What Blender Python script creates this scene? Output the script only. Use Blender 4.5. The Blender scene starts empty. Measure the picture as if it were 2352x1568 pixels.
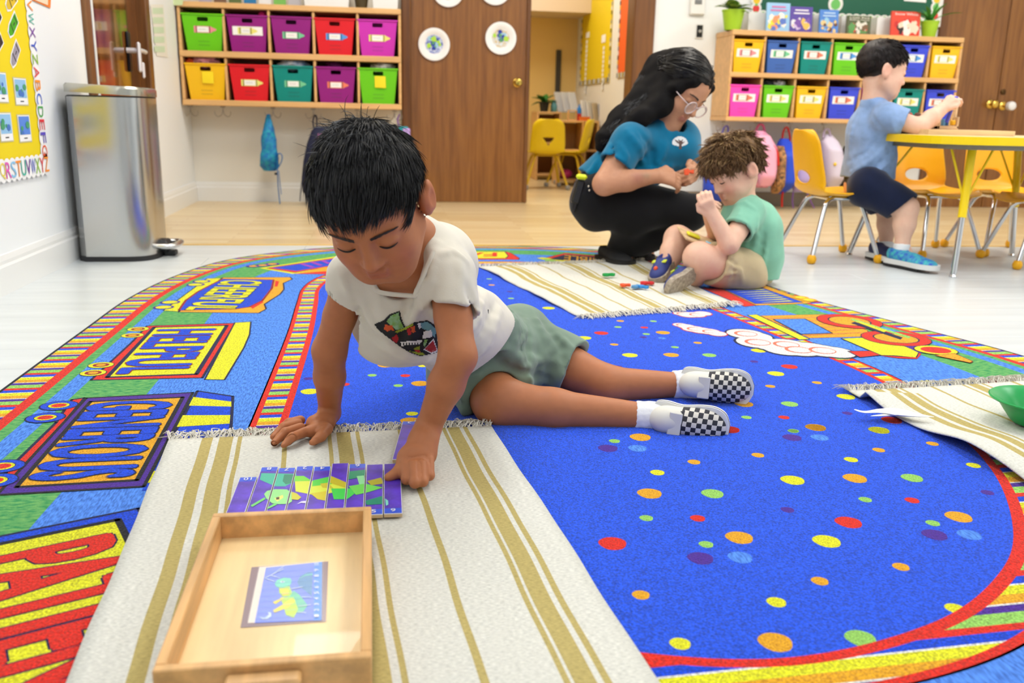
import bpy, bmesh, math, random
import numpy as np
from mathutils import Vector, Matrix
random.seed(7); rng = np.random.default_rng(11)
sc = bpy.context.scene
COL = sc.collection
pi = math.pi

# ------------------------------------------------------------------ camera, world, exposure
F_PX = 2060.0; CAMH = 0.63; YAW = math.radians(8.156); PITCH = math.atan(525/2060.0); ROLL = 0.0225
cy_, sy_, cp_, sp_ = math.cos(YAW), math.sin(YAW), math.cos(PITCH), math.sin(PITCH)
FWD = np.array([sy_*cp_, cy_*cp_, -sp_]); R0 = np.array([cy_, -sy_, 0.0]); U0 = np.cross(R0, FWD)
RGT = math.cos(ROLL)*R0 + math.sin(ROLL)*U0
UPV = -math.sin(ROLL)*R0 + math.cos(ROLL)*U0
cam_data = bpy.data.cameras.new('camera')
cam_data.sensor_width = 36.0; cam_data.lens = F_PX/2352*36.0
cam_data.clip_start = 0.02; cam_data.clip_end = 60
cam_data.dof.use_dof = True; cam_data.dof.focus_distance = 1.85; cam_data.dof.aperture_fstop = 4.6
cam = bpy.data.objects.new('camera', cam_data); COL.objects.link(cam)
M = Matrix.Identity(4)
for i in range(3):
    M[i][0] = RGT[i]; M[i][1] = UPV[i]; M[i][2] = -FWD[i]
M[0][3], M[1][3], M[2][3] = 0, 0, CAMH
cam.matrix_world = M
sc.camera = cam

w = bpy.data.worlds.new('world'); sc.world = w; w.use_nodes = True
w.node_tree.nodes['Background'].inputs[0].default_value = (0.9, 0.95, 1, 1)
w.node_tree.nodes['Background'].inputs[1].default_value = 0.35
w.cycles.sampling_method = 'NONE'
vs = sc.view_settings
vs.view_transform = 'Standard'; vs.look = 'None'; vs.gamma = 1.0; vs.use_curve_mapping = False
vs.exposure = 0.0
cy = sc.cycles
cy.adaptive_threshold = 0.03; cy.max_bounces = 5; cy.diffuse_bounces = 3; cy.glossy_bounces = 3; cy.transmission_bounces = 4; cy.transparent_max_bounces = 6; cy.caustics_reflective = False; cy.caustics_refractive = False
KEY = 0.27            # scale of all ceiling lamps

# ------------------------------------------------------------------ a place in the room seen at a pixel of the photo
def ray(x, y):
    return FWD + RGT*((x-1176)/F_PX) - UPV*((y-784)/F_PX)
def G(x, y, z=0.0):
    d = ray(x, y); t = (z-CAMH)/d[2]; return Vector((d[0]*t, d[1]*t, z))
def atY(x, y, Y):
    d = ray(x, y); t = Y/d[1]; return Vector((d[0]*t, Y, CAMH+d[2]*t))
def atX(x, y, X):
    d = ray(x, y); t = X/d[0]; return Vector((X, d[1]*t, CAMH+d[2]*t))

# ------------------------------------------------------------------ materials
def s2l(c):
    c = c/255.0
    return c/12.92 if c <= 0.04045 else ((c+0.055)/1.055)**2.4
def lin(rgb): return (s2l(rgb[0]), s2l(rgb[1]), s2l(rgb[2]), 1.0)
MATS = {}
def mat(name, rgb=(200, 200, 200), rough=0.55, metal=0.0, noise=None, bump=None, coat=0.0, spec=0.5, sheen=0.0, trans=0.0, emit=None, sss=0.0, alpha=1.0, rgb2=None, aniso=0.0):
    if name in MATS: return MATS[name]
    m = bpy.data.materials.new(name); m.use_nodes = True; nt = m.node_tree; b = nt.nodes['Principled BSDF']
    b.inputs['Base Color'].default_value = lin(rgb)
    b.inputs['Roughness'].default_value = rough; b.inputs['Metallic'].default_value = metal
    b.inputs['Coat Weight'].default_value = coat; b.inputs['Specular IOR Level'].default_value = spec
    b.inputs['Sheen Weight'].default_value = sheen; b.inputs['Transmission Weight'].default_value = trans
    b.inputs['Alpha'].default_value = alpha; b.inputs['Anisotropic'].default_value = aniso
    if sss:
        b.inputs['Subsurface Weight'].default_value = sss; b.inputs['Subsurface Radius'].default_value = (0.012, 0.004, 0.002); b.inputs['Subsurface Scale'].default_value = 0.6
    if emit:
        b.inputs['Emission Color'].default_value = lin(emit[0]); b.inputs['Emission Strength'].default_value = emit[1]
    tc = None
    if noise or bump:
        tc = nt.nodes.new('ShaderNodeTexCoord')
    if noise:      # (scale or (sx,sy,sz), amount, detail)
        sc_, amt = noise[0], noise[1]
        mp = nt.nodes.new('ShaderNodeMapping'); nt.links.new(tc.outputs['Object'], mp.inputs[0])
        mp.inputs['Scale'].default_value = sc_ if isinstance(sc_, tuple) else (sc_, sc_, sc_)
        n = nt.nodes.new('ShaderNodeTexNoise'); n.inputs['Scale'].default_value = 1.0; n.inputs['Detail'].default_value = noise[2] if len(noise) > 2 else 3
        nt.links.new(mp.outputs[0], n.inputs['Vector'])
        r = nt.nodes.new('ShaderNodeValToRGB'); nt.links.new(n.outputs[0], r.inputs[0])
        c2 = rgb2 if rgb2 else tuple(max(0, min(255, c*(1-amt))) for c in rgb)
        c1 = rgb if rgb2 else tuple(max(0, min(255, c*(1+amt*0.6))) for c in rgb)
        r.color_ramp.elements[0].position = 0.34; r.color_ramp.elements[1].position = 0.66
        r.color_ramp.elements[0].color = lin(c2); r.color_ramp.elements[1].color = lin(c1)
        nt.links.new(r.outputs[0], b.inputs['Base Color'])
    if bump:       # (scale, strength)
        sc_ = bump[0]
        mp2 = nt.nodes.new('ShaderNodeMapping'); nt.links.new(tc.outputs['Object'], mp2.inputs[0])
        mp2.inputs['Scale'].default_value = sc_ if isinstance(sc_, tuple) else (sc_, sc_, sc_)
        n2 = nt.nodes.new('ShaderNodeTexNoise'); n2.inputs['Scale'].default_value = 1.0; n2.inputs['Detail'].default_value = 4
        nt.links.new(mp2.outputs[0], n2.inputs['Vector'])
        bp = nt.nodes.new('ShaderNodeBump'); bp.inputs['Strength'].default_value = bump[1]; bp.inputs['Distance'].default_value = bump[2] if len(bump) > 2 else 0.004
        nt.links.new(n2.outputs[0], bp.inputs['Height']); nt.links.new(bp.outputs[0], b.inputs['Normal'])
    MATS[name] = m
    return m

# ------------------------------------------------------------------ mesh building
class MB:
    def __init__(self): self.v = []; self.f = []; self.mi = []; self.cur = 0
    def add(self, vs_, fs, mi=None):
        o = len(self.v); self.v.extend([tuple(p) for p in vs_])
        self.f.extend([tuple(i+o for i in q) for q in fs]); self.mi.extend([self.cur if mi is None else mi]*len(fs)); return self
    def box(self, c, s, b=0.0, rot=None, mi=None):
        x, y, z = s[0]/2, s[1]/2, s[2]/2; b = min(b, x*.9, y*.9, z*.9)
        V = []; idx = {}
        if b <= 0:
            for i in (-1, 1):
                for j in (-1, 1):
                    for k in (-1, 1): idx[i, j, k] = len(V); V.append(Vector((x*i, y*j, z*k)))
            Fs = []
            for a in range(3):
                for sg in (-1, 1):
                    q = []
                    for (p, r) in ((-1, -1), (1, -1), (1, 1), (-1, 1)):
                        t = [0, 0, 0]; t[a] = sg; t[(a+1) % 3] = p; t[(a+2) % 3] = r; q.append(idx[tuple(t)])
                    Fs.append(q if sg > 0 else q[::-1])
        else:
            h = (x, y, z)
            for i in (-1, 1):
                for j in (-1, 1):
                    for k in (-1, 1):
                        sgn = (i, j, k)
                        for a in range(3):
                            p = [(h[t]-(0 if t == a else b))*sgn[t] for t in range(3)]
                            idx[i, j, k, a] = len(V); V.append(Vector(p))
            Fs = []
            for a in range(3):
                for sg in (-1, 1):
                    q = []
                    for (p, r) in ((-1, -1), (1, -1), (1, 1), (-1, 1)):
                        t = [0, 0, 0]; t[a] = sg; t[(a+1) % 3] = p; t[(a+2) % 3] = r; q.append(idx[(*t, a)])
                    Fs.append(q if sg > 0 else q[::-1])
            for a in range(3):
                b1, b2 = (a+1) % 3, (a+2) % 3
                for p in (-1, 1):
                    for r in (-1, 1):
                        q = []
                        for (sg, fa) in ((-1, b1), (1, b1), (1, b2), (-1, b2)):
                            t = [0, 0, 0]; t[a] = sg; t[b1] = p; t[b2] = r; q.append(idx[(*t, fa)])
                        Fs.append(q if p*r > 0 else q[::-1])
            for i in (-1, 1):
                for j in (-1, 1):
                    for k in (-1, 1):
                        q = [idx[i, j, k, 0], idx[i, j, k, 1], idx[i, j, k, 2]]
                        Fs.append(q if i*j*k > 0 else q[::-1])
        c = Vector(c)
        if rot is not None: V = [rot @ p for p in V]
        return self.add([p+c for p in V], Fs, mi)
    def tube(self, path, r, n=10, cap=True, mi=None, flat=1.0):
        P = [Vector(p) for p in path]; m = len(P); rr = r if isinstance(r, (list, tuple)) else [r]*m
        T = []
        for i in range(m):
            a = P[max(i-1, 0)]; b = P[min(i+1, m-1)]; d = (b-a); T.append(d.normalized() if d.length > 1e-9 else Vector((0, 0, 1)))
        up = Vector((0, 0, 1)) if abs(T[0].z) < 0.9 else Vector((1, 0, 0))
        nrm = T[0].cross(up).normalized(); V = []
        for i in range(m):
            nrm = (nrm - T[i]*nrm.dot(T[i])).normalized(); bn = T[i].cross(nrm)
            for k in range(n):
                a = 2*pi*k/n; V.append(P[i] + nrm*(math.cos(a)*rr[i]) + bn*(math.sin(a)*rr[i]*flat))
        Fs = [(i*n+k, i*n+(k+1) % n, (i+1)*n+(k+1) % n, (i+1)*n+k) for i in range(m-1) for k in range(n)]
        if cap: Fs += [tuple(range(n))[::-1], tuple((m-1)*n+k for k in range(n))]
        return self.add(V, Fs, mi)
    def cyl(self, p0, p1, r0, r1=None, n=16, mi=None):
        return self.tube([p0, p1], [r0, r0 if r1 is None else r1], n, True, mi)
    def lathe(self, prof, c=(0, 0, 0), n=24, mi=None, rot=None, sx=1.0, sy=1.0, caps=True):
        c = Vector(c); V = []
        for (r, z) in prof:
            for k in range(n):
                a = 2*pi*k/n; p = Vector((r*math.cos(a)*sx, r*math.sin(a)*sy, z)); V.append((rot @ p if rot is not None else p)+c)
        m = len(prof)
        Fs = [(i*n+k, i*n+(k+1) % n, (i+1)*n+(k+1) % n, (i+1)*n+k) for i in range(m-1) for k in range(n)]
        if caps: Fs += [tuple(range(n))[::-1], tuple((m-1)*n+k for k in range(n))]
        return self.add(V, Fs, mi)
    def ball(self, c, r, n=14, mi=None, s=(1, 1, 1)):
        m = n//2+1; prof = [(max(1e-5, r*math.sin(pi*i/(m-1))), -r*math.cos(pi*i/(m-1))*s[2]) for i in range(m)]
        return self.lathe(prof, c, n, mi, sx=s[0], sy=s[1])
    def prism(self, poly, z0, z1, X=None, mi=None, top_mi=None):
        """2-D outline (counter-clockwise) extruded in z, then moved by matrix X"""
        n = len(poly); V = [Vector((p[0], p[1], z0)) for p in poly]+[Vector((p[0], p[1], z1)) for p in poly]
        if X is not None: V = [X @ p for p in V]
        side = [(i, (i+1) % n, n+(i+1) % n, n+i) for i in range(n)]
        self.add(V, side+[tuple(range(n))[::-1]], mi)
        o = len(self.v)-2*n
        self.f.append(tuple(o+n+i for i in range(n))); self.mi.append(top_mi if top_mi is not None else (self.cur if mi is None else mi))
        return self
    def flat(self, pts, mi=None):
        return self.add(pts, [tuple(range(len(pts)))], mi)
    def grid(self, rows, closed=False, mi=None):
        nu = len(rows); nv = len(rows[0]); V = [p for r in rows for p in r]; Fs = []
        for i in range(nu-1):
            for j in range(nv if closed else nv-1):
                Fs.append((i*nv+j, i*nv+(j+1) % nv, (i+1)*nv+(j+1) % nv, (i+1)*nv+j))
        return self.add(V, Fs, mi)
    def build(self, name, m, parent=None, world=False, smooth=None, recalc=False):
        me = bpy.data.meshes.new(name)
        V = self.v
        if world and parent is not None:
            Mi = parent_matrix(parent).inverted(); V = [Mi @ Vector(p) for p in V]
        me.from_pydata([tuple(p) for p in V], [], self.f)
        ms = m if isinstance(m, (list, tuple)) else [m]
        for q in ms: me.materials.append(q)
        if len(ms) > 1: me.polygons.foreach_set('material_index', self.mi)
        if recalc:
            bm = bmesh.new(); bm.from_mesh(me); bmesh.ops.recalc_face_normals(bm, faces=bm.faces); bm.to_mesh(me); bm.free()
        if smooth is not None:
            me.polygons.foreach_set('use_smooth', [True]*len(me.polygons)); me.set_sharp_from_angle(angle=math.radians(smooth))
        me.update()
        return obj(name, me, parent)
def parent_matrix(o):
    Mx = o.matrix_basis.copy(); p = o.parent
    while p is not None: Mx = p.matrix_basis @ Mx; p = p.parent
    return Mx
def obj(name, me, parent=None):
    o = bpy.data.objects.new(name, me); COL.objects.link(o)
    if parent is not None: o.parent = parent
    return o
def tag(o, label, cat, group=None, kind=None):
    if label: o['label'] = label
    if cat: o['category'] = cat
    if group: o['group'] = group
    if kind: o['kind'] = kind
    return o
def thing(name, label, cat, loc=(0, 0, 0), rotz=0.0, group=None):
    o = bpy.data.objects.new(name, None); COL.objects.link(o); o.location = loc; o.rotation_euler = (0, 0, rotz); o.empty_display_size = 0.05
    o.matrix_basis = Matrix.Translation(Vector(loc)) @ Matrix.Rotation(rotz, 4, 'Z')
    return tag(o, label, cat, group)
def struct(name, mb, m, parent=None, **k):
    o = mb.build(name, m, parent, **k)
    if parent is None: o['kind'] = 'structure'
    return o
def dup(root, label, loc=None, rotz=None):
    r = root.copy(); COL.objects.link(r); r['label'] = label
    Mx = Matrix.Translation(Vector(loc)) @ Matrix.Rotation(rotz or 0.0, 4, 'Z'); r.matrix_basis = Mx
    for ch in list(root.children):
        c = ch.copy(); COL.objects.link(c); c.parent = r
        for g in list(ch.children):
            d = g.copy(); COL.objects.link(d); d.parent = c
    return r
TXT = {}
def text_geo(s):
    """outline of a word as a flat mesh scaled to 0..1 in both directions"""
    if s in TXT: return TXT[s]
    cu = bpy.data.curves.new('t', 'FONT'); cu.body = s; cu.resolution_u = 3; o = bpy.data.objects.new('t', cu); COL.objects.link(o)
    bpy.context.view_layer.update()
    me = bpy.data.meshes.new_from_object(o.evaluated_get(bpy.context.evaluated_depsgraph_get()))
    V = np.array([v.co[:2] for v in me.vertices]); Fs = [tuple(p.vertices) for p in me.polygons]
    bpy.data.objects.remove(o); bpy.data.curves.remove(cu); bpy.data.meshes.remove(me)
    asp = (V[:, 0].max()-V[:, 0].min())/(V[:, 1].max()-V[:, 1].min())
    V = (V-V.min(0))/(V.max(0)-V.min(0)); TXT[s] = (V, Fs, asp); return TXT[s]
def put_text(mb, s, org, ux, uy, mi=None):
    V, Fs, a = text_geo(s); org = Vector(org); ux = Vector(ux); uy = Vector(uy)
    mb.add([org+ux*float(p[0])+uy*float(p[1]) for p in V], Fs, mi)
def smoothpath(pts, n=6):
    P = [Vector(p) for p in pts]; out = []
    for i in range(len(P)-1):
        p0 = P[max(i-1, 0)]; p1 = P[i]; p2 = P[i+1]; p3 = P[min(i+2, len(P)-1)]
        for k in range(n):
            t = k/n; t2 = t*t; t3 = t2*t
            out.append(0.5*((2*p1)+(p2-p0)*t+(2*p0-5*p1+4*p2-p3)*t2+(3*p1-p0-3*p2+p3)*t3))
    out.append(P[-1]); return out

# ------------------------------------------------------------------ the room
XL = -1.282; YB = 6.42; XR = 5.3; ZC = 2.7; YF = -3.2; YS = 4.33
m_wall = mat('white_wall_paint', (240, 243, 245), 0.6, bump=(60, 0.05))
m_wallw = mat('cream_wall_paint', (236, 232, 222), 0.6, bump=(60, 0.05))
m_base = mat('white_gloss_trim', (236, 236, 234), 0.35)
m_ceil = mat('ceiling_white', (235, 235, 232), 0.8)
m_door = mat('dark_oak_veneer', (146, 96, 44), 0.34, noise=((46, 46, 2.6), 0.34, 8), coat=0.12, rgb2=(120, 74, 30))
m_casing = mat('dark_oak_casing', (126, 80, 36), 0.4, noise=((26, 26, 1.6), 0.3, 5), rgb2=(96, 58, 24))
m_doorl = mat('dark_oak_lacquer', (112, 68, 26), 0.16, noise=((12, 12, 0.8), 0.35, 6), coat=0.6)
m_whitefl = mat('white_laminate', (214, 219, 221), 0.3, noise=((0.8, 14, 1), 0.035, 5))
m_woodfl = mat('pale_oak_strip', (226, 203, 158), 0.28)
def wood_strip_nodes(m):
    nt = m.node_tree; b = nt.nodes['Principled BSDF']; tc = nt.nodes.new('ShaderNodeTexCoord')
    br = nt.nodes.new('ShaderNodeTexBrick'); nt.links.new(tc.outputs['Object'], br.inputs[0])
    br.inputs['Scale'].default_value = 1.0; br.inputs['Brick Width'].default_value = 0.75; br.inputs['Row Height'].default_value = 0.07
    br.inputs['Mortar Size'].default_value = 0.0012; br.inputs['Color1'].default_value = lin((234, 213, 170)); br.inputs['Color2'].default_value = lin((218, 190, 140)); br.inputs['Mortar'].default_value = lin((190, 155, 104))
    mp = nt.nodes.new('ShaderNodeMapping'); nt.links.new(tc.outputs['Object'], mp.inputs[0]); mp.inputs['Scale'].default_value = (3, 40, 1)
    n = nt.nodes.new('ShaderNodeTexNoise'); n.inputs['Scale'].default_value = 1; n.inputs['Detail'].default_value = 5; nt.links.new(mp.outputs[0], n.inputs['Vector'])
    mx = nt.nodes.new('ShaderNodeMixRGB'); mx.blend_type = 'OVERLAY'; mx.inputs[0].default_value = 0.25
    nt.links.new(br.outputs[0], mx.inputs[1]); nt.links.new(n.outputs[0], mx.inputs[2]); nt.links.new(mx.outputs[0], b.inputs['Base Color'])
wood_strip_nodes(m_woodfl)

# floors: white planks in front, narrow oak strips behind a brass-coloured seam
sub = struct('floor', MB().box(((XL+XR)/2, (YF+YS)/2, -0.03), (XR-XL+.2, YS-YF, 0.04)), mat('floor_joint', (176, 180, 182), 0.6))
PW, PL = 0.19, 1.28
plank = MB().box((0, 0, 0), (PL-0.0012, PW-0.0012, 0.01), 0.0008); pm = None
row = 0; y = YS
while y > -0.6:
    x = XL - random.random()*PL*0.9
    while x < XR:
        x0 = max(x, XL); x1 = min(x+PL, XR)
        if x1-x0 > 0.05:
            if pm is None:
                o = plank.build('plank', m_whitefl, sub); pm = o.data
            else: o = obj('plank', pm, sub)
            o.location = ((x0+x1)/2, y-PW/2, -0.005); o.scale = ((x1-x0)/PL, 1, 1)
        x += PL
    y -= PW
struct('floor_wood', MB().box(((XL+XR)/2, (YS+11)/2, -0.01), (XR-XL+1.0, 11-YS, 0.02)), m_woodfl)
struct('trim_seam', MB().box(((XL+XR)/2, YS, 0.0015), (XR-XL, 0.022, 0.004), 0.0015), mat('seam_strip', (226, 186, 96), 0.35))
struct('floor_rear', MB().box(((XL+XR)/2, (YF-0.6)/2, -0.004), (XR-XL, -0.6-YF+0.0, 0.008)), m_whitefl)
# walls
LD0, LD1 = 4.29, 5.42      # door in the left wall (with casing)
wl = MB(); wl.box((XL-0.06, (YF+LD0)/2, ZC/2), (0.12, LD0-YF, ZC)).box((XL-0.06, (LD1+YB)/2, ZC/2), (0.12, YB-LD1, ZC)).box((XL-0.06, (LD0+LD1)/2, (2.12+ZC)/2), (0.12, LD1-LD0, ZC-2.12))
struct('wall_left', wl, m_wall)
DX0, DX1 = 0.118, 1.875     # double doorway in the back wall, casings included
wb = MB(); wb.box(((XL+DX0)/2, YB+0.07, ZC/2), (DX0-XL, 0.14, ZC)).box((DX0/2+DX1/2, YB+0.07, (2.12+ZC)/2), (DX1-DX0, 0.14, ZC-2.12))
struct('wall_back', wb, m_wallw)
wr = MB(); wr.box(((DX1+4.03)/2, YB+0.07, ZC/2), (4.03-DX1, 0.14, ZC)).box(((4.03+XR)/2, YB+0.07, (2.12+ZC)/2), (XR-4.03, 0.14, ZC-2.12))
struct('wall_back_right', wr, m_wall)
struct('wall_right', MB().box((XR+0.06, (YF+YB)/2, ZC/2), (0.12, YB-YF, ZC)), m_wall)
struct('wall_front', MB().box(((XL+XR)/2, YF-0.06, ZC/2), (XR-XL, 0.12, ZC)), m_wall)
struct('ceiling', MB().box(((XL+XR)/2, (YF+YB)/2, ZC+0.05), (XR-XL, YB-YF, 0.1)), m_ceil)
# baseboards: a tall board with a stepped top
def baseboard(name, p0, p1, inward):
    p0 = Vector(p0); p1 = Vector(p1); d = (p1-p0).normalized(); nrm = Vector(inward); mb = MB()
    prof = [(0, 0), (0.016, 0), (0.016, 0.092), (0.011, 0.1), (0.011, 0.112), (0.006, 0.13), (0, 0.13)]
    rows = [[p + nrm*a + Vector((0, 0, z)) for (a, z) in prof] for p in (p0, p1)]
    mb.grid(rows, closed=True); mb.add(rows[0], [tuple(range(7))]); mb.add(rows[1], [tuple(range(7))[::-1]])
    return struct(name, mb, m_base, recalc=True)
baseboard('baseboard_left', (XL, YF, 0), (XL, LD0-0.005, 0), (1, 0, 0))
baseboard('baseboard_left_rear', (XL, LD1+0.005, 0), (XL, YB, 0), (1, 0, 0))
baseboard('baseboard_back', (XL, YB, 0), (DX0, YB, 0), (0, -1, 0))
m_grayb = mat('grey_vinyl_cove', (150, 138, 120), 0.5)
bb = MB().box(((DX1+4.03)/2, YB-0.006, 0.05), (4.03-DX1, 0.012, 0.1), 0.003); struct('baseboard_right', bb, m_grayb)

# ceiling lamps: recessed two-by-four troffers, cool ones over the play floor, warmer ones near the cubbies
def troffer(x, y, power, col, label, sx=0.6, sy=1.2):
    t = thing('ceiling_light', label, 'ceiling light', (x, y, ZC), 0, 'recessed ceiling troffers')
    fr = MB()
    for s in (-1, 1):
        fr.box((s*(sx/2+0.015), 0, -0.012), (0.03, sy+0.06, 0.024), 0.003).box((0, s*(sy/2+0.015), -0.012), (sx, 0.03, 0.024), 0.003)
    fr.build('frame', m_base, t)
    MB().box((0, 0, -0.006), (sx, sy, 0.006)).build('diffuser', mat('lamp_diffuser', (255, 255, 255), 0.5, emit=((255, 252, 245), 3.0)), t); MATS['lamp_diffuser'].cycles.emission_sampling = 'NONE'
    L = bpy.data.lights.new('lamp_light', 'AREA'); L.shape = 'RECTANGLE'; L.size = sx; L.size_y = sy; L.energy = power*KEY; L.color = col
    lo = bpy.data.objects.new('lamp_light', L); COL.objects.link(lo); lo.location = (x, y, ZC-0.03)
COOL = (0.93, 0.97, 1.0); WARM = (1.0, 0.93, 0.82)
rows_ = [(-2.0, COOL, 6), (0.2, COOL, 20), (2.3, COOL, 90), (4.6, WARM, 106)]
nm = {-0.3: 'nearest the left wall', 1.9: 'over the middle of the room', 4.1: 'nearest the right wall'}
rn = {-2.0: 'rearmost', 0.2: 'second', 2.3: 'third', 4.6: 'last before the cubbies'}
for (yy, cc, pw) in rows_:
    for xx in (-0.3, 1.9, 4.1):
        troffer(xx, yy, pw, cc, 'white ceiling troffer '+nm[xx]+', '+rn[yy]+' row')
# ------------------------------------------------------------------ doors
def door_left():
    d = MB().box((XL-0.055, (LD0+LD1)/2, 1.03), (0.04, LD1-LD0-0.16, 2.06), 0.002)
    o = struct('door_1', d, m_doorl)
    cs = MB()
    for (a, b) in ((LD0, LD0+0.075), (LD1-0.085, LD1)):
        cs.box((XL+0.004, (a+b)/2, 1.06), (0.03, b-a, 2.12), 0.006)
    cs.box((XL+0.004, (LD0+LD1)/2, 2.09), (0.03, LD1-LD0, 0.08), 0.006)
    cs.box((XL-0.05, LD1-0.083, 1.03), (0.1, 0.012, 2.06)).box((XL-0.05, LD0+0.073, 1.03), (0.1, 0.012, 2.06))
    struct('trim_1', cs, m_casing)
    st = MB().box((XL+0.012, LD0+0.088, 1.03), (0.02, 0.02, 2.06), 0.003); st.build('jamb_strip', m_base, o)
    # lever handle with a pale guard over a dark lock plate
    p = atX(292, 125, XL-0.03)
    MB().box((XL-0.028, p.y+0.03, p.z+0.015), (0.016, 0.055, 0.2), 0.006).build('lock_plate', mat('black_metal', (28, 28, 34), 0.35, 0.6), o)
    h = MB(); hm = mat('pale_nickel', (226, 224, 230), 0.3, 0.25)
    h.cyl((XL-0.03, p.y, p.z+0.02), (XL+0.03, p.y, p.z+0.02), 0.014).tube(smoothpath([(XL+0.03, p.y-0.01, p.z+0.022), (XL+0.032, p.y+0.06, p.z+0.022), (XL+0.03, p.y+0.13, p.z+0.02)], 4), [0.011]*9)
    h.box((XL+0.03, p.y-0.004, p.z-0.012), (0.018, 0.032, 0.15), 0.008).box((XL+0.036, p.y+0.035, p.z-0.075), (0.014, 0.026, 0.08), 0.006)
    h.build('lever_handle', hm, o, smooth=40)
door_left()
m_brass = mat('polished_brass', (226, 190, 92), 0.18, 1.0)
def knob(p, parent, m, r=0.028, axis=(0, -1, 0)):
    rot = Vector((0, 0, 1)).rotation_difference(Vector(axis)).to_matrix()
    mb = MB().lathe([(0.03, 0), (0.032, 0.004), (0.026, 0.01), (0.011, 0.014), (0.011, 0.03), (0.02, 0.036), (r, 0.05), (r, 0.06), (r*.8, 0.07), (0.006, 0.073)], p, 20, rot=rot)
    mb.build('door_knob', m, parent, smooth=50)
def door_double():
    d = MB().box(((0.18+0.985)/2, YB+0.045, 1.03), (0.985-0.18, 0.044, 2.05), 0.003); o = struct('door_2', d, m_door)
    MB().box((0.99, YB+0.04, 1.03), (0.028, 0.06, 2.05), 0.004).build('edge_strip', m_casing, o)
    knob((0.92, YB+0.023, 0.835), o, m_brass)
    cs = MB().box((0.15, YB-0.004, 1.06), (0.064, 0.05, 2.12), 0.008).box((1.795, YB-0.004, 1.06), (0.15, 0.05, 2.12), 0.008).box((0.99, YB-0.004, 2.09), (1.75, 0.05, 0.08), 0.006)
    cs.box((1.735, YB+0.08, 1.03), (0.03, 0.16, 2.06)).box((1.745, YB+0.05, 1.03), (0.03, 0.03, 2.06)).box((0.99, YB+0.08, 2.07), (1.72, 0.16, 0.03)).box((0.165, YB+0.1, 1.03), (0.03, 0.1, 2.06))
    struct('trim_2', cs, m_casing)
door_double()
def door_right():
    d = MB().box(((4.06+4.565)/2, YB+0.03, 1.03), (0.505, 0.045, 2.06), 0.002); o = struct('door_3', d, m_door)
    d2 = MB().box(((4.572+5.28)/2, YB+0.03, 1.03), (0.708, 0.045, 2.06), 0.002); o2 = struct('door_4', d2, m_door)
    cs = MB().box((4.035, YB-0.002, 1.06), (0.05, 0.045, 2.12), 0.006).box((4.66, YB-0.002, 2.09), (1.24, 0.045, 0.07), 0.006); struct('trim_3', cs, m_casing)
    knob((4.515, YB+0.005, 0.77), o, m_brass, 0.03)
    knob((4.62, YB+0.005, 0.76), o2, m_brass, 0.022)
    MB().lathe([(0.02, 0), (0.03, 0.006), (0.033, 0.03), (0.03, 0.045), (0.012, 0.052)], (4.62, YB-0.06, 0.76), 20, rot=Matrix.Rotation(pi/2, 3, 'X')).build('child_safety_cover', mat('white_plastic', (238, 238, 240), 0.4), o2, smooth=40)
    MB().lathe([(0.02, 0), (0.02, 0.008), (0.014, 0.012), (0.004, 0.014)], (4.605, YB+0.007, 0.862), 16, rot=Matrix.Rotation(pi/2, 3, 'X')).build('deadbolt', mat('dark_bronze', (84, 60, 30), 0.35, 0.8), o2, smooth=40)
door_right()

# ------------------------------------------------------------------ paper-plate art on the door
def plate(px, py, dx, label, seed):
    r_ = random.Random(seed); c = atY(px, py, YB+0.02); c.x += dx
    t = thing('paper_plate', label, 'paper plate', (c.x, YB+0.022, c.z), 0, 'painted paper plates on the door')
    rot = Matrix.Rotation(pi/2, 3, 'X')
    MB().lathe([(0.06, 0.004), (0.062, 0.003), (0.078, 0.012), (0.104, 0.017), (0.107, 0.016), (0.106, 0.012), (0.08, 0.006), (0.06, 0.0)], (0, 0, 0), 40, rot=rot, caps=False).build('rim', mat('paper_plate_white', (244, 244, 246), 0.7), t, smooth=50)
    MB().lathe([(0.0001, 0.0035), (0.061, 0.004)], (0, 0, 0), 40, rot=rot, caps=False).build('painted_centre', mat('plate_blue%d' % (seed % 2), (44, 74, 190) if seed % 2 else (206, 178, 108), 0.6, noise=(60, 0.5), rgb2=(225, 235, 250)), t)
    blobs = MB(); cols = [mat('paint_sky', (160, 205, 235), .6), mat('paint_green', (176, 222, 70), .6), mat('paint_pink', (240, 110, 140), .6), mat('paint_leaf', (90, 160, 110), .6), mat('paint_navy', (36, 60, 170), .6)]
    for k in range(16):
        a = r_.uniform(0, 2*pi); q = r_.uniform(0.005, 0.045); s = r_.uniform(0.006, 0.02); x0 = math.cos(a)*q; z0 = math.sin(a)*q*0.9+0.008
        blobs.add([(x0+s*math.cos(b)*r_.uniform(.7, 1.2), -0.0045-0.0002*k, z0+s*math.sin(b)*r_.uniform(.7, 1.3)) for b in np.linspace(0, 2*pi, 11)[:-1]], [tuple(range(10))], r_.choice([0, 0, 1, 1, 2, 3, 3, 4, 4]))
    blobs.build('paint_dabs', cols, t)
plate(997, 102, 0, 'white paper plate with blue ocean painting, lower and farther from the door knob', 3)
plate(1150, 88, 0, 'white paper plate with sandy brown lower half, above the brass door knob', 4)
plate(1029, -22, 0, 'paper plate cut by the top of the photo, above the blue ocean plate', 6)
plate(1137, -26, 0, 'paper plate cut by the top of the photo, above the sandy plate', 5)

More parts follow.
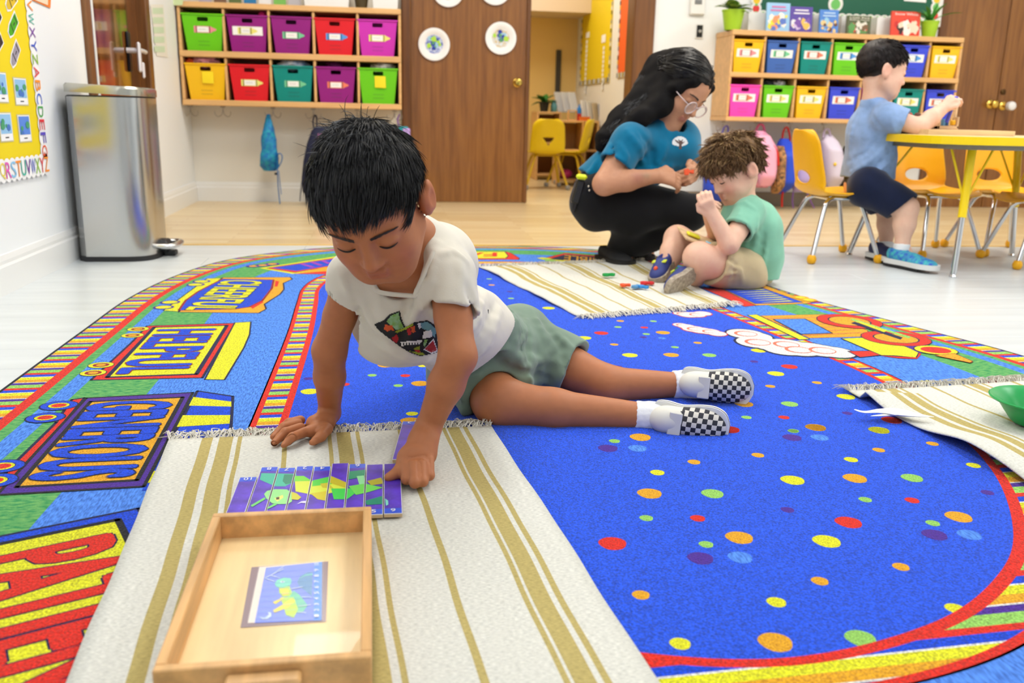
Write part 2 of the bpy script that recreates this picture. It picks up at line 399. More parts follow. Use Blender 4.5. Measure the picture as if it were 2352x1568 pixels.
# ------------------------------------------------------------------ cubby units and bins
m_birch = mat('birch_ply', (226, 178, 118), 0.42, noise=((3, 30, 30), 0.05, 4))
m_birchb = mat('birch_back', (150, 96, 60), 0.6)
def cubby(name, label, x0, x1, n, zs, yf, side=0.018):
    t = thing(name, label, 'cubby shelf', ((x0+x1)/2, yf, zs[0][0]))
    P = lambda nm_, c, s, b=0.004, m=m_birch: MB().box(c, s, b).build(nm_, m, t, world=True)
    d = YB-yf; ym = (yf+YB)/2; cx = (x0+x1)/2; Wd = x1-x0
    for (nm_, (a, b)) in zip(('bottom_board', 'middle_shelf', 'top_board'), zs):
        P(nm_, (cx, ym, (a+b)/2), (Wd, d, b-a))
    for xx in (x0+side/2, x1-side/2): P('side_panel', (xx, ym, (zs[0][1]+zs[2][0])/2), (side, d-0.01, zs[2][0]-zs[0][1]))
    for (a, b) in ((zs[0][1], zs[1][0]), (zs[1][1], zs[2][0])):
        for i in range(1, n):
            P('divider', (x0+Wd*i/n, ym+0.004, (a+b)/2), (0.016, d-0.016, b-a))
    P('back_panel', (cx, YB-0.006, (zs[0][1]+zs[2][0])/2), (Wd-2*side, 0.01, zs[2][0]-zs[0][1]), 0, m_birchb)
    return t
ZL = [(0.632, 0.668), (0.928, 0.965), (1.222, 1.256)]; LX0, LX1, LYF = XL+0.012, 0.112, 6.12
ZR = [(0.608, 0.638), (0.9, 0.932), (1.172, 1.206)]; RX0, RX1, RYF = 2.327, 4.02, 6.1
cubby('cubby_shelf', 'birch cubby unit of two rows of five bins beside the brown door', LX0, LX1, 5, ZL, LYF)
cubby('cubby_shelf', 'long birch cubby unit of seven columns under the green board', RX0, RX1, 7, ZR, RYF)
def quadring(a, b):  # two rings of four corners -> four quads
    return [(a[i], a[(i+1) % 4], b[(i+1) % 4], b[i]) for i in range(4)]
BINM = {}
def bin_mesh(wt, wb_, h, d):
    key = (wt, wb_, h, d)
    if key in BINM: return BINM[key]
    mb = MB(); t = 0.003
    def ring(w_, dd, z, ins=0): return [(-w_/2+ins, 0+ins+(d-dd)/2, z), (w_/2-ins, 0+ins+(d-dd)/2, z), (w_/2-ins, dd-ins+(d-dd)/2, z), (-w_/2+ins, dd-ins+(d-dd)/2, z)]
    dB = d*wb_/wt
    O0, O1 = ring(wb_, dB, 0), ring(wt, d, h); I0, I1 = ring(wb_, dB, t, t), ring(wt, d, h, t)
    # walls other than the front
    for (A, B) in ((O0, O1), (I0, I1)):
        V = A+B; mb.add(V, [(1, 2, 6, 5), (2, 3, 7, 6), (3, 0, 4, 7), (0, 1, 2, 3)])
    # front wall with a hand slot
    def fpt(u, v, y_in):
        w_ = wb_+(wt-wb_)*v; y0 = (d-dB)/2*(1-v); return (u*w_/2, y0+y_in, v*h)
    us = [-1, -0.27, -0.24, 0.24, 0.27, 1]; vs_ = [0, 0.795, 0.815, 0.885, 0.91, 1]
    for y_in in (0, t):
        V = [fpt(u, v, y_in) for v in vs_ for u in us]; Fs = []
        for j in range(5):
            for i in range(5):
                if i in (1, 2, 3) and j in (1, 2, 3):
                    if (i, j) in ((1, 1),): Fs.append((6+1, 6+2, 12+1))
                    elif (i, j) == (3, 1): Fs.append((6+3, 6+4, 12+4))
                    elif (i, j) == (1, 3): Fs.append((18+1, 24+2, 24+1))
                    elif (i, j) == (3, 3): Fs.append((18+4, 24+4, 24+3))
                    continue
                Fs.append((j*6+i, j*6+i+1, (j+1)*6+i+1, (j+1)*6+i))
        mb.add(V, Fs)
    hole = [(-0.24, 0.795), (0.24, 0.795), (0.27, 0.815), (0.27, 0.885), (0.24, 0.91), (-0.24, 0.91), (-0.27, 0.885), (-0.27, 0.815)]
    V = [fpt(u, v, 0) for (u, v) in hole]+[fpt(u, v, t) for (u, v) in hole]
    mb.add(V, [(i, (i+1) % 8, 8+(i+1) % 8, 8+i) for i in range(8)])
    # rolled rim
    rr = 0.006
    rim = [(-wt/2-rr/2, -rr/2, h), (wt/2+rr/2, -rr/2, h), (wt/2+rr/2, d+rr/2, h), (-wt/2-rr/2, d+rr/2, h)]
    for i in range(4):
        a = Vector(rim[i]); b = Vector(rim[(i+1) % 4]); c = (a+b)/2; s = (abs(b.x-a.x)+rr, abs(b.y-a.y)+rr, 0.01)
        mb.box((c.x, c.y, h-0.004), s, 0.002)
    # embossed lines low on the front
    BINM[key] = mb; return mb
BC = {'green': (108, 206, 18), 'purple': (150, 26, 132), 'red': (226, 28, 40), 'magenta': (206, 52, 186), 'yellow': (250, 196, 22), 'teal': (0, 140, 132), 'blue': (66, 106, 186), 'royal': (62, 78, 226), 'pink': (255, 78, 196)}
CR = {'pink': (244, 150, 156), 'yellow': (240, 232, 128), 'mint': (120, 208, 160), 'blue': (84, 160, 236), 'coral': (244, 130, 104)}
m_paper = mat('label_paper', (250, 250, 248), 0.6); m_ink = mat('label_ink', (58, 58, 62), 0.6)
m_hole = mat('bin_emboss', (60, 60, 60), 0.5)
def make_bin(x, z, yf, w_, colour, crayon, label, strip=True, wt=0.25, wb_=0.205, h=0.222, d=0.25, dx=0.0, note=False, lz=0.5, group=None, lean=0):
    t = thing('storage_bin', label, 'bin', (x, yf, z), 0, group)
    key = 'bin_'+colour
    bm_ = mat(key, BC[colour], 0.38, spec=0.4)
    k = ('binmesh', wt, wb_, h, d, colour)
    if k not in BINM: b = bin_mesh(wt, wb_, h, d).build('body', bm_, t, recalc=False); BINM[k] = b.data
    else: b = obj('body', BINM[k], t)
    dB = d*wb_/wt
    def fp(u, v, off): return Vector((u, (d-dB)/2*(1-v/h)-off, v))
    # raised maker's lines under the label
    e = MB()
    for q in range(2): e.box(fp(0, h*(0.16+0.1*q), 0.0006), (0.07, 0.0012, 0.006), 0)
    e.build('embossed_lines', mat('emboss_'+colour, tuple(c*0.86 for c in BC[colour]), 0.4), b)
    if note:
        q = MB(); q.add([fp(-0.035+dx, h*0.78, 0.002), fp(0.035+dx, h*0.78, 0.002), fp(0.037+dx, h*0.45, 0.012), fp(-0.034+dx, h*0.46, 0.009)], [(0, 1, 2, 3)]); q.build('sticky_note', mat('sticky_note', (252, 222, 20), 0.6), b); return t
    if crayon is None: return t
    mb = MB(); cz = h*lz; L = 0.135 if not strip else 0.12; hh = 0.02
    ms = [m_paper, mat('crayon_'+crayon, CR[crayon], 0.6), m_ink, mat('crayon_dark_'+crayon, tuple(c*0.35 for c in CR[crayon]), 0.6)]
    if strip:
        mb.add([fp(dx-0.092*wt/0.25, cz-0.026, 0.001), fp(dx+0.092*wt/0.25, cz-0.026, 0.001), fp(dx+0.092*wt/0.25, cz+0.026, 0.001), fp(dx-0.092*wt/0.25, cz+0.026, 0.001)], [(0, 1, 2, 3)], 0)
    a, b2 = dx-L/2, dx+L/2-0.03
    mb.add([fp(a, cz-hh, .0016), fp(b2, cz-hh, .0016), fp(b2, cz+hh, .0016), fp(a, cz+hh, .0016)], [(0, 1, 2, 3)], 1)
    mb.add([fp(b2, cz-hh*.8, .0016), fp(b2+0.03, cz-0.004, .0016), fp(b2+0.03, cz+0.004, .0016), fp(b2, cz+hh*.8, .0016)], [(0, 1, 2, 3)], 1)
    mb.add([fp(a+0.02, cz-hh*.8, .002), fp(b2-0.016, cz-hh*.8, .002), fp(b2-0.016, cz+hh*.8, .002), fp(a+0.02, cz+hh*.8, .002)], [(0, 1, 2, 3)], 0)
    for xx in (a+0.012, b2-0.012):
        mb.add([fp(xx, cz-hh, .0022), fp(xx+0.005, cz-hh, .0022), fp(xx+0.005, cz+hh, .0022), fp(xx, cz+hh, .0022)], [(0, 1, 2, 3)], 3)
    x1 = a+0.03; pts = []
    for i in range(14):
        xx = x1+i*0.0032; zz = cz+0.004*math.sin(i*1.9+x*7)
        pts.append((xx, zz))
    for i in range(13):
        (p0, p1) = (pts[i], pts[i+1]); mb.add([fp(p0[0], p0[1]-0.0007, .0024), fp(p1[0], p1[1]-0.0007, .0024), fp(p1[0], p1[1]+0.0007, .0024), fp(p0[0], p0[1]+0.0007, .0024)], [(0, 1, 2, 3)], 2)
    mb.build('crayon_label', ms, b)
    return t
def noise3(p, s, seed=0.0):
    x, y, z = p[..., 0]*s, p[..., 1]*s, p[..., 2]*s
    return (np.sin(x*1.7+y*1.1+seed)*np.cos(z*1.3-y*0.7+seed*1.7)+0.6*np.sin(y*2.9-x*1.9+z*2.3+seed*2.1)+0.4*np.sin(z*4.7+x*3.7+seed*3.3)*np.cos(y*4.1+seed))/2.0
def crumple(name, label, c, s, m, seed, cat='clothing', group=None, amp=0.22, parent=None, stripes=None):
    n, k = 22, 30; rows = []
    for i in range(n+1):
        th = pi*i/n; r_ = []
        for j in range(k):
            ph = 2*pi*j/k; d = np.array([math.sin(th)*math.cos(ph), math.sin(th)*math.sin(ph), math.cos(th)])
            f = 1+amp*float(noise3(d*1.0, 4.2, seed))+amp*.5*float(noise3(d, 9.0, seed+4))
            r_.append(Vector((d[0]*s[0]*f, d[1]*s[1]*f, d[2]*s[2]*f)))
        rows.append(r_)
    mb = MB(); mb.grid(rows, closed=True)
    o = mb.build(name, m, None, smooth=60); o.location = c
    return tag(o, label, cat, group)
cwL = (LX1-LX0)/5
def lx(i): return LX0+cwL*(i+0.5)
GL = 'bins in the cubby unit beside the brown door'
rowT = [('green', 'pink', False), ('purple', 'yellow', True), ('purple', 'mint', False), ('red', 'blue', False), ('magenta', 'yellow', False)]
lab = ['green bin with a pink crayon label, top row end by the left wall', 'purple bin with a wide white label strip, second in the top row', 'purple bin with a mint crayon label in the middle of the top row', 'red bin with a blue crayon label in the top row', 'magenta bin with a yellow crayon label, top row next to the brown door']
for i, (c, k, st) in enumerate(rowT):
    make_bin(lx(i)-0.006*(i-2), ZL[1][1], LYF+0.012, cwL, c, k, lab[i], st, dx=0.012 if i != 1 else 0.0, lz=0.5 if i > 1 else 0.58, group=GL)
rowB = [('yellow', None, False), ('red', 'yellow', False), ('teal', 'mint', False), ('purple', 'coral', False), ('green', None, False)]
lab = ['yellow bin with a yellow sticky note, stuffed with pink clothing', 'red bin with a pale yellow crayon label in the bottom row', 'teal bin with a mint crayon label, filled with blue and white clothes', 'purple bin with a coral crayon label in the bottom row', 'green bin with a yellow sticky note, bottom row next to the brown door']
for i, (c, k, st) in enumerate(rowB):
    make_bin(lx(i)-0.006*(i-2), ZL[0][1], LYF+0.012, cwL, c, k, lab[i], st, dx=0.012, note=i in (0, 4), lz=0.5, group=GL)
m_pinkc = mat('pink_cloth', (240, 150, 160), 0.9, noise=(40, 0.25)); m_orc = mat('orange_cloth', (226, 84, 36), 0.9); m_bluec = mat('blue_white_cloth', (120, 150, 190), 0.9, noise=(18, 0.2), rgb2=(228, 232, 238)); m_whc = mat('white_cloth', (226, 224, 214), 0.9, noise=(30, 0.2)); m_zeb = mat('zebra_cloth', (230, 230, 232), 0.9, noise=((30, 60, 8), 0.2), rgb2=(34, 36, 44)); m_hot = mat('hot_pink_cloth', (236, 40, 130), 0.9); m_dk = mat('dark_purple_cloth', (96, 20, 86), 0.9)
zb = ZL[0][1]; zt = ZL[1][1]
crumple('folded_clothing', 'pink clothing heaped over the yellow bin', (lx(0)+0.0, LYF+0.11, zb+0.232), (0.1, 0.08, 0.04), m_pinkc, 1.0)
crumple('folded_clothing', 'orange clothing peeking from the yellow bin corner', (lx(0)-0.085, LYF+0.1, zb+0.228), (0.04, 0.06, 0.03), m_orc, 2.0)
crumple('folded_clothing', 'blue and white clothing heaped over the teal bin', (lx(2)+0.0, LYF+0.11, zb+0.23), (0.1, 0.08, 0.038), m_bluec, 3.0)
crumple('folded_clothing', 'white and grey cloth heaped over the green sticky-note bin', (lx(4)+0.02, LYF+0.11, zb+0.23), (0.08, 0.08, 0.034), m_whc, 4.0)
crumple('folded_clothing', 'hot pink cloth at the corner of the purple strip-label bin', (lx(1)+0.095, LYF+0.1, zt+0.235), (0.028, 0.04, 0.026), m_hot, 5.0)
crumple('folded_clothing', 'dark purple cloth rising from the lower purple bin', (lx(3)-0.02, LYF+0.12, zb+0.232), (0.06, 0.07, 0.033), m_dk, 6.0)
cwR = (RX1-RX0)/7
def rx(i): return RX0+cwR*(i+0.5)
GR = 'bins in the long cubby unit under the green board'
top = [('yellow', 'pink', 'yellow bin with a pink crayon strip, first of the long unit top row'), ('blue', 'mint', 'muted blue bin with a mint crayon strip in the long unit'), ('teal', 'coral', 'teal bin with a coral crayon strip in the top row'), ('green', 'blue', 'green bin with a blue crayon strip, half behind the boy in blue'), ('pink', None, 'pink bin hidden behind the head of the boy in blue'), ('royal', 'blue', 'royal blue bin with a blue crayon strip past the boy in blue'), ('yellow', 'yellow', 'yellow bin at the far end of the top row by the brown doors')]
bot = [('pink', 'coral', 'bright pink bin with a coral crayon strip, bottom row beside the teacher'), ('green', 'yellow', 'green bin with striped cloth on top, bottom row'), ('yellow', 'yellow', 'yellow bin with a yellow crayon strip, bottom row'), ('royal', 'coral', 'royal blue bin with a coral crayon strip, bottom row'), ('magenta', None, 'magenta bin mostly hidden behind the boy in blue, bottom row'), ('teal', 'yellow', 'teal bin with a yellow crayon strip, bottom row'), ('royal', 'coral', 'royal blue bin behind the raised arm of the boy in blue')]
for (z, rows) in ((ZR[1][1], top), (ZR[0][1], bot)):
    for i, (c, k, l) in enumerate(rows):
        make_bin(rx(i)+0.004, z, RYF+0.008, cwR, c, k, l, True, wt=0.214, wb_=0.176, h=0.212, d=0.26, dx=0.0, lz=0.6, group=GR)
crumple('folded_clothing', 'black and white striped cloth on the green lower bin', (rx(1)+0.03, RYF+0.11, ZR[0][1]+0.222), (0.055, 0.07, 0.034), m_zeb, 7.0)
crumple('folded_clothing', 'dark grey cloth beside the striped cloth on the green bin', (rx(1)-0.05, RYF+0.11, ZR[0][1]+0.22), (0.05, 0.07, 0.034), mat('dark_grey_cloth', (44, 50, 54), .9), 8.0)
crumple('folded_clothing', 'white cloth on the pink bin above the head of the boy in blue', (rx(4)+0.02, RYF+0.11, ZR[1][1]+0.222), (0.06, 0.07, 0.035), m_whc, 9.0)
# ------------------------------------------------------------------ coat hooks
m_wire = mat('brushed_wire', (176, 170, 160), 0.3, 0.9)
def hook(x, y, z, label):
    t = thing('coat_hook', label, 'hook', (x, y, z), 0, 'double wire coat hooks')
    MB().box((0, 0, -0.006), (0.03, 0.03, 0.012), 0.003).build('mount', m_wire, t)
    mb = MB()
    for s in (-1, 1):
        mb.tube(smoothpath([(0, 0, -0.01), (0.006*s, -0.002, -0.05), (0.03*s, -0.006, -0.068), (0.048*s, -0.01, -0.055), (0.05*s, -0.012, -0.034)], 5), 0.0028, 8)
    mb.build('prongs', m_wire, t, smooth=60)
nth = ['first', 'second', 'third', 'fourth', 'fifth', 'sixth']
for i, px in enumerate((437, 512, 627, 720, 820, 906)):
    p = atY(px, 248, 6.27); hook(p.x, 6.27, ZL[0][0], nth[i]+' double hook from the left wall, under the five-column unit')
for i, px in enumerate((1660, 1738, 1816, 1893, 1970)):
    p = atY(px, 280, 6.27); hook(p.x, 6.27, ZR[0][0], nth[i]+' double hook from the teacher, under the long unit')

# ------------------------------------------------------------------ bags
def loft(levels, n=20, ex=2.4):
    """levels of (x centre, y centre, z, half width, half thickness) -> soft closed shape"""
    rows = []
    for (x, y, z, a, b) in levels:
        r_ = []
        for k in range(n):
            t = 2*pi*k/n; c, s = math.cos(t), math.sin(t)
            r_.append(Vector((x+a*math.copysign(abs(c)**(2/ex), c), y+b*math.copysign(abs(s)**(2/ex), s), z)))
        rows.append(r_)
    mb = MB(); mb.grid(rows, closed=True); mb.add(rows[0], [tuple(range(n))[::-1]]); mb.add(rows[-1], [tuple(range(n))]); return mb
def bag(name, label, outline, Y, th, m, group=None, cat='backpack', amp=0.0, ex=2.6):
    """outline: (y pixel, left x pixel, right x pixel) rows top to bottom at depth Y"""
    pts = []
    for (py, xl, xr) in outline:
        a = atY(xl, py, Y); b = atY(xr, py, Y); pts.append(((a.x+b.x)/2, (a.z+b.z)/2, (b.x-a.x)/2))
    zs_ = [p[1] for p in pts]; dense = []
    for i in range(len(pts)-1):
        for k in range(5):
            t = k/5; dense.append(tuple(pts[i][q]*(1-t)+pts[i+1][q]*t for q in range(3)))
    dense.append(pts[-1])
    z0, z1 = dense[-1][1], dense[0][1]; lv = []
    for i, (x, z, a) in enumerate(dense):
        v = (z-z0)/(z1-z0); prof = max(0.12, min(1.0, 3.5*v+0.25, 3.0*(1-v)+0.2))
        lv.append((x+0.0, Y-th*prof*0.5, z, max(a, 0.004), th*prof))
    t = thing(name, label, cat, (lv[-1][0], Y, lv[-1][2]), 0, group)
    mb = loft(lv[::-1], 28, ex)
    if amp:
        V = np.array([tuple(p) for p in mb.v]); nn = noise3(V, 30.0, 1.3)
        V[:, 1] += amp*nn; V[:, 0] += amp*.6*noise3(V, 24.0, 5.1); mb.v = [tuple(p) for p in V]
    body = mb.build('body', m, t, world=True, smooth=60)
    return t, lv
m_bluebag = mat('blue_patterned_nylon', (12, 104, 186), 0.6, noise=(42, 0.4, 4), rgb2=(30, 160, 190), bump=(40, 0.4))
m_bstrap = mat('blue_strap', (24, 116, 190), 0.7)
BG = 'bags hanging under the five-column cubby'
t, lv = bag('drawstring_bag', 'blue patterned drawstring bag hanging from the third hook', [(262, 612, 622), (285, 607, 628), (320, 602, 634), (350, 600, 640), (380, 599, 641), (392, 606, 634)], 6.22, 0.05, m_bluebag, BG, 'bag', 0.012)
mb = MB()
def stp(pl, Y): return [atY(x, y, Y) for (x, y) in pl]
mb.tube(smoothpath(stp([(637, 388), (646, 372), (648, 358), (641, 352), (636, 365), (637, 390), (639, 430), (643, 468)], 6.17), 4), 0.011, 8, flat=.3).tube(smoothpath(stp([(640, 392), (643, 420), (646, 446)], 6.16), 4), 0.008, 8, flat=.3)
mb.build('strap', m_bstrap, t, world=True, smooth=60)
MB().box(atY(634, 399, 6.17), (0.02, 0.01, 0.016), 0.003).build('buckle', mat('black_plastic', (24, 24, 26), .4), t, world=True)
m_navy = mat('navy_nylon', (18, 26, 62), 0.7, bump=(50, .3))
t, lv = bag('backpack', 'navy backpack hanging behind the reaching boy\'s hair', [(290, 726, 758), (300, 716, 768), (330, 706, 790), (370, 698, 800), (410, 694, 806), (440, 696, 800), (452, 706, 790)], 6.2, 0.09, m_navy, BG)
MB().tube(smoothpath(stp([(722, 300), (719, 280), (722, 266), (727, 268), (728, 296)], 6.22), 4), 0.012, 8, flat=.4).build('top_loop', m_navy, t, world=True, smooth=60)
MB().tube(smoothpath(stp([(697, 395), (692, 425), (689, 462)], 6.15), 4), 0.009, 8, flat=.35).build('strap', m_navy, t, world=True, smooth=60)
m_dino = mat('bright_printed_nylon', (60, 76, 200), 0.7, noise=(70, .4, 4), rgb2=(236, 130, 90))
q = loft([(a[0]+0.02, a[1]-0.07, a[2], a[3]*.62, a[4]*.5) for a in lv[6:-3]][::-1], 24); q.build('front_pocket', m_dino, t, world=True, smooth=60)
t, lv = bag('lunch_bag', 'teal and lilac lunch bag hanging at the edge of the brown door', [(290, 916, 936), (300, 911, 941), (330, 908, 940), (350, 911, 936), (362, 918, 930)], 6.2, 0.05, mat('teal_nylon', (30, 150, 160), .6), BG, 'lunch bag')
MB().tube(smoothpath(stp([(917, 292), (913, 275), (918, 262)], 6.22), 4), 0.012, 8, flat=.4).build('strap', mat('lilac_strap', (150, 100, 200), .6), t, world=True, smooth=60)
q = loft([(a[0]+0.02, a[1]-0.045, a[2], a[3]*.62, a[4]*.5) for a in lv[2:-2]][::-1], 20); q.build('front_pocket', mat('lilac_nylon', (182, 150, 216), .6, noise=(60, .3)), t, world=True, smooth=60)
RG = 'bags hanging under the long cubby'
m_royal = mat('royal_nylon', (36, 76, 216), .55, bump=(40, .3)); m_red = mat('red_strap', (228, 44, 32), .6)
t, lv = bag('backpack', 'plain blue bag behind the curly-haired boy\'s face', [(335, 1640, 1690), (360, 1622, 1700), (400, 1612, 1706), (440, 1611, 1696), (456, 1622, 1680), (461, 1640, 1668)], 6.2, 0.09, m_royal, RG)
MB().tube(smoothpath(stp([(1660, 340), (1658, 310), (1664, 292), (1672, 292), (1672, 330)], 6.24), 4), 0.012, 8, flat=.4).build('top_loop', mat('violet_strap', (104, 96, 190), .7), t, world=True, smooth=60)
m_pk = mat('pink_plush', (246, 160, 196), .85, noise=(30, .15), bump=(90, .5))
t, lv = bag('backpack', 'fluffy pink backpack behind the curly-haired boy', [(300, 1728, 1752), (312, 1720, 1764), (345, 1716, 1776), (385, 1716, 1776), (415, 1722, 1770), (430, 1732, 1760)], 6.18, 0.1, m_pk, RG, amp=0.006)
MB().tube(smoothpath(stp([(1735, 304), (1742, 288), (1752, 287), (1757, 306)], 6.2), 4), 0.014, 8, flat=.5).build('top_loop', mat('pink_strap', (240, 110, 170), .7), t, world=True, smooth=60)
q = loft([(a[0]-0.005, a[1]-0.08, a[2], a[3]*.7, a[4]*.5) for a in lv[4:-2]][::-1], 24); q.build('front_pocket', mat('pink_satin', (250, 178, 208), .5), t, world=True, smooth=60)
t, lv = bag('backpack', 'blue backpack with red trim and a busy printed front beside the pink one', [(318, 1792, 1808), (325, 1786, 1812), (355, 1774, 1814), (400, 1768, 1814), (430, 1768, 1810), (444, 1774, 1796)], 6.2, 0.11, m_royal, RG)
q = loft([(a[0]-0.06, a[1]-0.06, a[2]-0.01, a[3]*.5, a[4]*.7) for a in lv[6:-2]][::-1], 24); q.build('printed_front', mat('busy_print', (206, 150, 90), .6, noise=(46, .4, 5), rgb2=(60, 50, 44)), t, world=True, smooth=60)
MB().tube(smoothpath(stp([(1796, 322), (1800, 300), (1808, 292), (1814, 312), (1814, 330)], 6.2), 4), 0.013, 8, flat=.4).build('top_loop', m_red, t, world=True, smooth=60)
MB().tube(smoothpath(stp([(1798, 440), (1796, 456), (1796, 475)], 6.14), 4), 0.013, 8, flat=.4).build('strap', m_red, t, world=True, smooth=60)
MB().tube(smoothpath(stp([(1776, 334), (1786, 350), (1788, 380)], 6.02), 4), 0.006, 8).build('piping', m_red, t, world=True, smooth=60)
t, lv = bag('backpack', 'lilac backpack behind the yellow chair back, between blue and white bags', [(315, 1822, 1850), (335, 1812, 1862), (370, 1810, 1866), (405, 1812, 1864), (440, 1820, 1856)], 6.22, 0.08, mat('lilac_bag', (190, 170, 226), .6), RG)
for q in ([(1822, 440), (1820, 460), (1822, 478)], [(1852, 440), (1862, 462), (1870, 478)]): MB().tube(smoothpath(stp(q, 6.15), 4), 0.009, 8, flat=.35).build('strap', mat('lilac_strap', (150, 100, 200), .6), t, world=True, smooth=60)
t, lv = bag('backpack', 'white and lavender backpack hanging past the yellow chair back', [(308, 1892, 1908), (325, 1884, 1920), (355, 1886, 1926), (390, 1890, 1930), (420, 1894, 1926), (432, 1900, 1918)], 6.2, 0.08, mat('lavender_white', (222, 212, 234), .6), RG)
for q in ([(1890, 315), (1895, 298), (1903, 297), (1908, 312)], [(1922, 362), (1934, 372), (1938, 392)]): MB().tube(smoothpath(stp(q, 6.16), 4), 0.011, 8, flat=.4).build('strap', mat('lavender_strap', (206, 192, 226), .6), t, world=True, smooth=60)
MB().ball(atY(1918, 377, 6.08), 0.012, 10).build('yellow_badge', mat('badge_yellow', (250, 210, 60), .5), t, world=True, smooth=60)
bag('backpack', 'black backpack hanging between the white bag and the boy in blue', [(335, 1938, 1962), (350, 1930, 1975), (385, 1924, 1985), (420, 1922, 1985), (432, 1930, 1970)], 6.2, 0.09, mat('black_nylon', (24, 24, 30), .7), RG)
# ------------------------------------------------------------------ steel step bin
def step_bin():
    x0, x1, y0, y1, H = XL+0.035, -0.955, 3.85, 4.2, 0.655
    def outline(g=0.0, n=18):
        pts = []; ym = (y0+y1)/2; hy = (y1-y0)/2+g; xa = x0-g; xb = x1+g
        pts += [(xa+0.03, ym-hy), ]
        xs = xb-0.15
        for k in range(n+1):
            t = -pi/2+pi*k/n; c, s = math.cos(t), math.sin(t)
            pts.append((xs+0.15*math.copysign(abs(c)**0.62, c), ym+hy*math.copysign(abs(s)**0.62, s)))
        pts += [(xa+0.03, ym+hy), (xa, ym+hy-0.03), (xa, ym-hy+0.03)]
        return pts
    t = thing('trash_can', 'brushed steel step trash can with black base beside the white wall', 'trash can', ((x0+x1)/2, (y0+y1)/2, 0))
    steel = mat('brushed_steel', (196, 196, 194), 0.2, 1.0, aniso=0.6); lidm = mat('lid_steel', (190, 188, 176), 0.26, 1.0); blk = mat('black_rubber', (26, 26, 30), 0.5)
    def wall(z0, z1, g, m, nm, ang=40):
        o = outline(g); rows = [[Vector((p[0], p[1], z)) for p in o] for z in (z0, z1)]
        mb = MB(); mb.grid(rows, closed=True); mb.add(rows[0], [tuple(range(len(o)))[::-1]]); mb.add(rows[1], [tuple(range(len(o)))]); return mb.build(nm, m, t, world=True, smooth=ang, recalc=True)
    wall(0.0, 0.02, 0.004, blk, 'base_ring'); wall(0.02, H, 0, steel, 'body'); wall(H, H+0.006, -0.004, blk, 'lid_seal')
    o = outline(0.004); n = len(o); rows = []
    for (z, g) in ((H+0.006, 0.0), (H+0.032, 0.0), (H+0.04, -0.006)):
        oo = outline(0.004+g); rows.append([Vector((p[0], p[1], z+0.012*(1-(p[0]-x0)/(x1-x0)))) for p in oo])
    mb = MB(); mb.grid(rows, closed=True); mb.add(rows[-1], [tuple(range(n))]); mb.add(rows[0], [tuple(range(n))[::-1]]); mb.build('lid', lidm, t, world=True, smooth=40, recalc=True)
    ym = (y0+y1)/2
    MB().box((x1+0.005, ym, 0.045), (0.05, 0.09, 0.05), 0.012).box((x1+0.03, ym, 0.012), (0.05, 0.05, 0.022), 0.004).build('pedal_housing', blk, t, world=True)
    MB().tube(smoothpath([(x1-0.01, ym-0.08, 0.05), (x1+0.05, ym-0.075, 0.05), (x1+0.066, ym, 0.052), (x1+0.05, ym+0.075, 0.05), (x1-0.01, ym+0.08, 0.05)], 5), 0.017, 10, flat=.7).build('pedal', mat('pedal_steel', (206, 206, 206), .25, 1.0), t, world=True, smooth=50)
    MB().box((x0-0.008, ym, 0.6), (0.02, 0.2, 0.12), 0.004).build('hinge_housing', blk, t, world=True)
step_bin()

